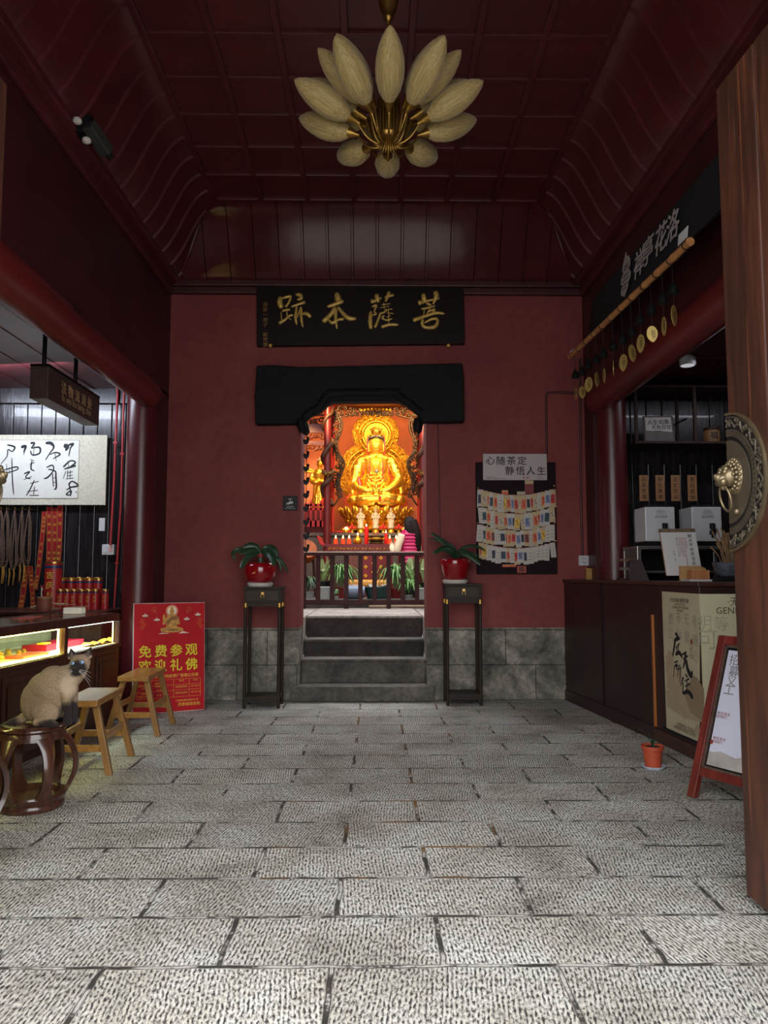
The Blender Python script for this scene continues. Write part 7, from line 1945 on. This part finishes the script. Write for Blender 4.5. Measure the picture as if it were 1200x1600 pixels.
# tail
ct_([(46, 1102, 6 * K), (36, 1110, 2 * K), (22, 1117, -6 * K), (6, 1126, -12 * K), (-6, 1136, -14 * K), (-16, 1150, -14 * K)], [10.5, 7.6, 6.6, 6, 5.6, 4.2])
def catm():
    t = NT('siamese_fur'); b = t.b
    tc = t.n('ShaderNodeTexCoord'); O = tc.outputs['Object']
    fn_ = t.noise(t.coord((1, 1, 1)), 60, 4, .6); st_ = t.noise(t.coord((90, 90, 36)), 2.2, 4, .65)
    def dist(p, r0, r1, sc3=(1, 1, 1)):
        mp = t.n('ShaderNodeVectorMath', operation='SUBTRACT'); t.l(O, mp.inputs[0]); mp.inputs[1].default_value = p
        ml = t.n('ShaderNodeVectorMath', operation='MULTIPLY'); t.l(mp.outputs[0], ml.inputs[0]); ml.inputs[1].default_value = sc3
        ln = t.n('ShaderNodeVectorMath', operation='LENGTH'); t.l(ml.outputs[0], ln.inputs[0])
        jit = t.math('ADD', ln.outputs['Value'], t.math('MULTIPLY', t.math('SUBTRACT', fn_, .5), .02))
        m = t.n('ShaderNodeMapRange'); m.interpolation_type = 'SMOOTHSTEP'; t.l(jit, m.inputs[0]); m.inputs[1].default_value = r0; m.inputs[2].default_value = r1; m.inputs[3].default_value = 1; m.inputs[4].default_value = 0
        return m.outputs[0]
    cream = t.ramp(st_, [(.3, lin((122, 100, 78))), (.5, lin((150, 126, 99))), (.7, lin((174, 150, 120)))])
    # darker back saddle, pale chest
    back = dist(tuple(cz(66, 1078, 0)), .03, .14, (1, .6, 1))
    col = t.mix(t.math('MULTIPLY', back, .62), cream, lin((98, 74, 56)))
    chest = dist(tuple(cz(112, 1060, -.06)), .03, .075)
    col = t.mix(t.math('MULTIPLY', chest, .8), col, lin((192, 170, 142)))
    dark = lin((36, 28, 26))
    masks = [dist(tuple(cz(HC[0] + .5, HC[1] + 5.5, -15 * K)), .036, .060), dist(tuple(E1[1].lerp(E1[0], .3)), .026, .042), dist(tuple(E2[1].lerp(E2[0], .3)), .026, .042),
             dist(tuple(cz(110, 1104, -.02)), .050, .085, (1.2, .8, .8)), dist(tuple(cz(88, 1114, -.10)), .026, .046, (.55, 1, 1.3)), dist(tuple(cz(88, 1114, .10)), .026, .046, (.55, 1, 1.3)),
             dist(tuple(cz(-6, 1134, -.05)), .15, .20)]
    m = masks[0]
    for q in masks[1:]: m = t.math('MAXIMUM', m, q)
    t.l(t.mix(m, col, dark), b.inputs['Base Color']); b.inputs['Roughness'].default_value = .75; b.inputs['Specular IOR Level'].default_value = .25
    b.inputs['Sheen Weight'].default_value = .1; b.inputs['Sheen Roughness'].default_value = .5
    t.bump(st_, .45, .006); return t.m
k.build('body', catm(), cat, remesh=.0042)
for i, (dx, dz) in enumerate(((-7.3, -1.8), (6.6, -3.6))):
    c = cz(HC[0] + dx, HC[1] + dz, -14.2 * K)
    ey = MB().ball(c, (3.5 * K, 2.8 * K, 2.7 * K), 16, 10).build('eye', pm('pale_blue_iris', (138, 168, 206), .12, var=.05), cat, smooth=180)
    MB().ball(c + V((-.35 * K, -2.45 * K, .2 * K)), (.95 * K, .8 * K, 1.5 * K), 12, 8).build('pupil', M_ink, ey, smooth=180)
MB().ball(cz(HC[0] + .5, HC[1] + 4.2, -23 * K), (1.9 * K, 1.3 * K, 1.3 * K), 12, 8).build('nose', pm('dark_nose', (58, 46, 48), .4), cat, smooth=180)
for (Eb, sx) in ((E1, -1), (E2, 1)):
    k = MB(); a_ = Eb[0].lerp(Eb[1], .1) + V((0, -3.4 * K, 0)); t_ = Eb[0].lerp(Eb[1], .78) + V((0, -1.2 * K, 0))
    k.add([a_ + V((-4.6 * K, 0, 0)), a_ + V((4.6 * K, 0, 0)), t_], [(0, 1, 2)]); k.build('inner_ear', pm('inner_ear_fur', (92, 74, 68), .8), cat, solid=.001)
k = MB()
for sx in (-1, 1):
    for j in range(4):
        s0 = cz(HC[0] + sx * 4.5, HC[1] + 7 + j * .8, -20 * K)
        k.tube([s0, s0 + V((sx * 10 * K, -2 * K, (-1 - 2.5 * j) * K)), s0 + V((sx * 19 * K, 0, (-5 - 6 * j) * K))], [.0007, .0006, .0003], 4, sub=3)
k.build('whiskers', pm('white_whisker', (220, 214, 206), .5), cat)

# ================================================================== plant stands and orchids by the steps
M_std = wood('dark_olive_wood', (33, 26, 20), (50, 40, 31), .55, (8, 8, 1.4), 2.5, .1, 0, .25)
def stand(label, pl, pr, ptop, depth, rz):
    a_ = PZ(*pl, 0); b_ = PZ(*pr, 0); W_ = (b_ - a_).length
    mid = (a_ + b_) / 2; t = thing('plant_stand', label, 'plant stand', (mid.x, mid.y + depth / 2, 0), (0, 0, rz), group='tall plant stands beside the steps')
    h_ = P(ptop[0], ptop[1], mid.y).z
    w = W_ / 2 + .012; d = depth / 2
    MB().b2((-w - .012, -d - .012, h_ - .022), (w + .012, d + .012, h_)).build('top', M_std, t, bevel=.003)
    MB().b2((-w, -d, h_ - .155), (w, d, h_ - .022)).build('drawer_case', M_std, t, bevel=.003)
    dr = MB().b2((-w + .025, -d - .006, h_ - .135), (w - .025, -d, h_ - .035)).build('drawer', wood('dark_olive_wood_face', (42, 33, 25), (60, 48, 37), .5, (1.4, 8, 8), 2.5, .1, 0, .25), t, bevel=.002)
    k = MB(); k.b2((-.012, -d - .012, h_ - .075), (.014, -d - .006, h_ - .052)); k.tube([(-.012, -d - .014, h_ - .075), (-.016, -d - .014, h_ - .105), (.016, -d - .014, h_ - .105), (.012, -d - .014, h_ - .075)], .003, 6); k.build('brass_pull', M_brass, dr)
    for sx in (-1, 1):
        for sy in (-1, 1):
            MB().tube([(sx * (w - .014), sy * (d - .014), 0), (sx * (w - .014), sy * (d - .014), h_ - .155)], .0165, 10).build('leg', M_std, t, smooth=50)
            MB().tube([(sx * (w - .014), sy * (d - .014), h_ - .20), (sx * (w - .014), sy * (d - .014), h_ - .158)], .019, 10).build('brass_collar', M_brass, t, smooth=50)
    MB().prism([(-w + .02, h_ - .155), (w - .02, h_ - .155), (w - .02, h_ - .215), (w - .05, h_ - .19), (-w + .05, h_ - .19), (-w + .02, h_ - .215)], -d + .004, -d + .018).build('apron', M_std, t)
    MB().b2((-w, -d, .085), (w, d, .115)).build('bottom_shelf', M_std, t, bevel=.003)
    MB().prism([(-w + .02, .085), (w - .02, .085), (w - .02, .03), (w - .05, .06), (-w + .05, .06), (-w + .02, .03)], -d + .004, -d + .018).build('bottom_apron', M_std, t)
    return t, h_
s1, h1 = stand('tall dark plant stand left of the steps', (380.5, 1108), (435, 1107), (400, 917), .30, 0)
s2, h2 = stand('tall dark plant stand right of the steps', (700, 1103.5), (752, 1102.5), (720, 912), .30, .0)
M_glz = pm('red_glazed_ceramic', (132, 10, 20), .12, var=.04, coat=.6)
M_sauc = pm('white_saucer', (200, 196, 186), .45, var=.05)
def orchid(label, px, loc, prof, leaves, cx, cy, stem):
    t = thing('potted_orchid', label, 'potted plant', loc, group='red potted orchids on the plant stands')
    MB().lathe([(.001, 0), (.115, 0), (.125, .012), (.13, .035), (.118, .04), (.001, .03)], 36).build('saucer', M_sauc, t, smooth=40)
    MB().lathe(prof, 44).build('pot', M_glz, t, smooth=60)
    zr = prof[-2][1]
    MB().lathe([(.001, zr - .02), (.12, zr - .02)], 24).build('soil', pm('orchid_bark', (44, 34, 26), .9), t)
    MB().tube([(0, 0, zr - .02), (.0, 0, zr + stem)], [.032, .026], 12).build('stem', M_leafd, t, smooth=60)
    if stem > .05: MB().lathe([(.029, zr + stem * .62), (.034, zr + stem * .7), (.034, zr + stem * .85), (.028, zr + stem * .9)], 14).build('red_tie', M_redrib, t, smooth=60)
    s = t.location.y / 1180
    for pts, w, dy in leaves:
        k = MB(); q = [((x - cx) * s, dy * (i / (len(pts) - 1)), (cy - y) * s) for i, (x, y) in enumerate(pts)]
        blade(k, q, w, up=(0, -1, .25), cup=.25); k.build('leaf', M_leafd, t, solid=.004, smooth=180)
    return t
z6 = lambda x, y: (350 + x * .09167, 840 + y * .09167)
z7b = lambda x, y: (665 + x * .0875, 820 + y * .0875)
mp_ = lambda f, L: [f(*p) for p in L]
p1_ = V((P(407, 916, s1.location.y).x, s1.location.y - .02, h1))
O1 = orchid('orchid in a round glossy red pot on the left plant stand', 0, p1_, [(.001, .035), (.105, .035), (.125, .06), (.152, .11), (.16, .16), (.155, .205), (.142, .232), (.134, .236), (.128, .225), (.001, .2)],
  [(mp_(z6, [(620, 300), (560, 170), (440, 130), (330, 180)]), .03, -.06), (mp_(z6, [(620, 300), (500, 200), (300, 200), (190, 225), (140, 290), (180, 375)]), .026, .05), (mp_(z6, [(600, 280), (520, 215), (400, 240), (290, 275)]), .028, -.12), (mp_(z6, [(600, 270), (480, 290), (390, 400), (330, 535)]), .034, -.15),
   (mp_(z6, [(650, 290), (720, 190), (850, 200), (920, 320)]), .036, -.05), (mp_(z6, [(660, 290), (760, 280), (850, 360), (880, 475)]), .042, -.14), (mp_(z6, [(660, 280), (800, 300), (930, 410), (975, 590)]), .016, .03), (mp_(z6, [(660, 270), (860, 310), (1000, 450), (1075, 605)]), .018, .08)], 407, 916, .11)
p2_ = V((P(711, 911, s2.location.y).x, s2.location.y - .02, h2))
O2 = orchid('orchid in a flared red pot on the right plant stand', 0, p2_, [(.001, .035), (.098, .035), (.112, .05), (.135, .12), (.152, .19), (.160, .235), (.152, .246), (.142, .24), (.136, .22), (.001, .2)],
  [(mp_(z7b, [(530, 610), (490, 440), (300, 300), (80, 140)]), .03, -.08), (mp_(z7b, [(520, 590), (470, 490), (300, 430), (110, 520)]), .034, -.14), (mp_(z7b, [(540, 590), (480, 420), (260, 290), (60, 240)]), .014, .06), (mp_(z7b, [(560, 590), (620, 490), (780, 560), (950, 720)]), .036, -.14), (mp_(z7b, [(550, 590), (640, 430), (800, 370), (960, 390), (1090, 460)]), .016, .05), (mp_(z7b, [(550, 600), (680, 500), (860, 510), (940, 570)]), .013, .0)], 711, 911, .02)
# ------------------------------------------------------------------ light
wd = bpy.data.worlds.new('world'); SC.world = wd; wd.use_nodes = True
nt = wd.node_tree; bg = nt.nodes['Background']
tc = nt.nodes.new('ShaderNodeTexCoord'); sp = nt.nodes.new('ShaderNodeSeparateXYZ'); rp = nt.nodes.new('ShaderNodeValToRGB')
nt.links.new(tc.outputs['Generated'], sp.inputs[0]); nt.links.new(sp.outputs[2], rp.inputs[0]); nt.links.new(rp.outputs[0], bg.inputs[0])
rp.color_ramp.elements[0].position = 0; rp.color_ramp.elements[0].color = (.70, .70, .72, 1)
rp.color_ramp.elements[1].position = .6; rp.color_ramp.elements[1].color = (.93, .95, .98, 1)
bg.inputs[1].default_value = 3.2
def area(name, loc, rot, sx, sy, power, col, portal=False):
    l = bpy.data.lights.new(name, 'AREA'); l.shape = 'RECTANGLE'; l.size = sx; l.size_y = sy; l.energy = power; l.color = lin(col)[:3]
    o = bpy.data.objects.new(name, l); C.objects.link(o); o.location = loc; o.rotation_euler = rot
    if portal: l.cycles.is_portal = True
    return o
def aim(o, t):
    o.rotation_euler = (V(t) - o.location).to_track_quat('-Z', 'Y').to_euler(); return o
def spot(name, loc, t, power, col, ang=60, blend=.6, r=.08):
    l = bpy.data.lights.new(name, 'SPOT'); l.energy = power; l.color = lin(col)[:3]; l.spot_size = math.radians(ang); l.spot_blend = blend; l.shadow_soft_size = r
    o = bpy.data.objects.new(name, l); C.objects.link(o); o.location = loc; return aim(o, t)
def point(name, loc, power, col, r=.03):
    l = bpy.data.lights.new(name, 'POINT'); l.energy = power; l.color = lin(col)[:3]; l.shadow_soft_size = r
    o = bpy.data.objects.new(name, l); C.objects.link(o); o.location = loc; return o
area('doorway_portal', (0, YF - .26, 1.88), (math.radians(90), 0, 0), 3.44, 3.75, 1, (255, 255, 255), True)
area('courtyard_portal', (0, 10.3, 5.38), (0, 0, 0), 6.8, 3.8, 1, (255, 255, 255), True)
# lamps of the shrine
WARM = (255, 214, 150)
spot('shrine_spot', (-1.0, 12.9, 4.6), P(575, 710, 15.0), 235, WARM, 44, .5, .08)
spot('shrine_spot', (1.0, 12.9, 4.6), P(600, 710, 15.0), 235, WARM, 44, .5, .08)
spot('shrine_spot', (-.1, 13.0, 2.5), P(586, 800, 15.0), 50, WARM, 70, .8, .06)
spot('shrine_spot', (-1.7, 13.2, 4.5), P(490, 760, 15.2), 150, WARM, 50, .6, .06)
area('shrine_tube', (-.1, 14.75, 4.75), (math.radians(20), 0, 0), 2.6, .1, 50, (255, 190, 120))
# alcove lamp on the left (a tube under its ceiling), unseen dim area light added for the shop on the right
aim(area('alcove_tube', (-3.55, 6.9, 3.2), (0, 0, 0), 1.4, .12, 15, (226, 236, 255)), (-3.4, 7.9, 2.1))
area('shop_fill', (3.6, 6.6, 3.25), (0, 0, 0), 1.2, .12, 3.5, (240, 240, 255))
# strips of the glass case
def strip_light(y0, y1, x, z, p, col, rx):
    a_ = on_counter(x, (y0 + y1) / 2, z); o = area('case_strip', a_, (0, 0, 0), .03, abs(y1 - y0), p, col); o.rotation_euler = (0, rx, ct.rotation_euler.z); return o
strip_light(-3.5, -1.0, -.06, zg1 - .02, 12, (255, 234, 140), math.radians(25))
strip_light(-.9, -.06, -.06, zg1 - .02, 4.5, (240, 244, 255), math.radians(25))
SC.view_settings.exposure = 0.95
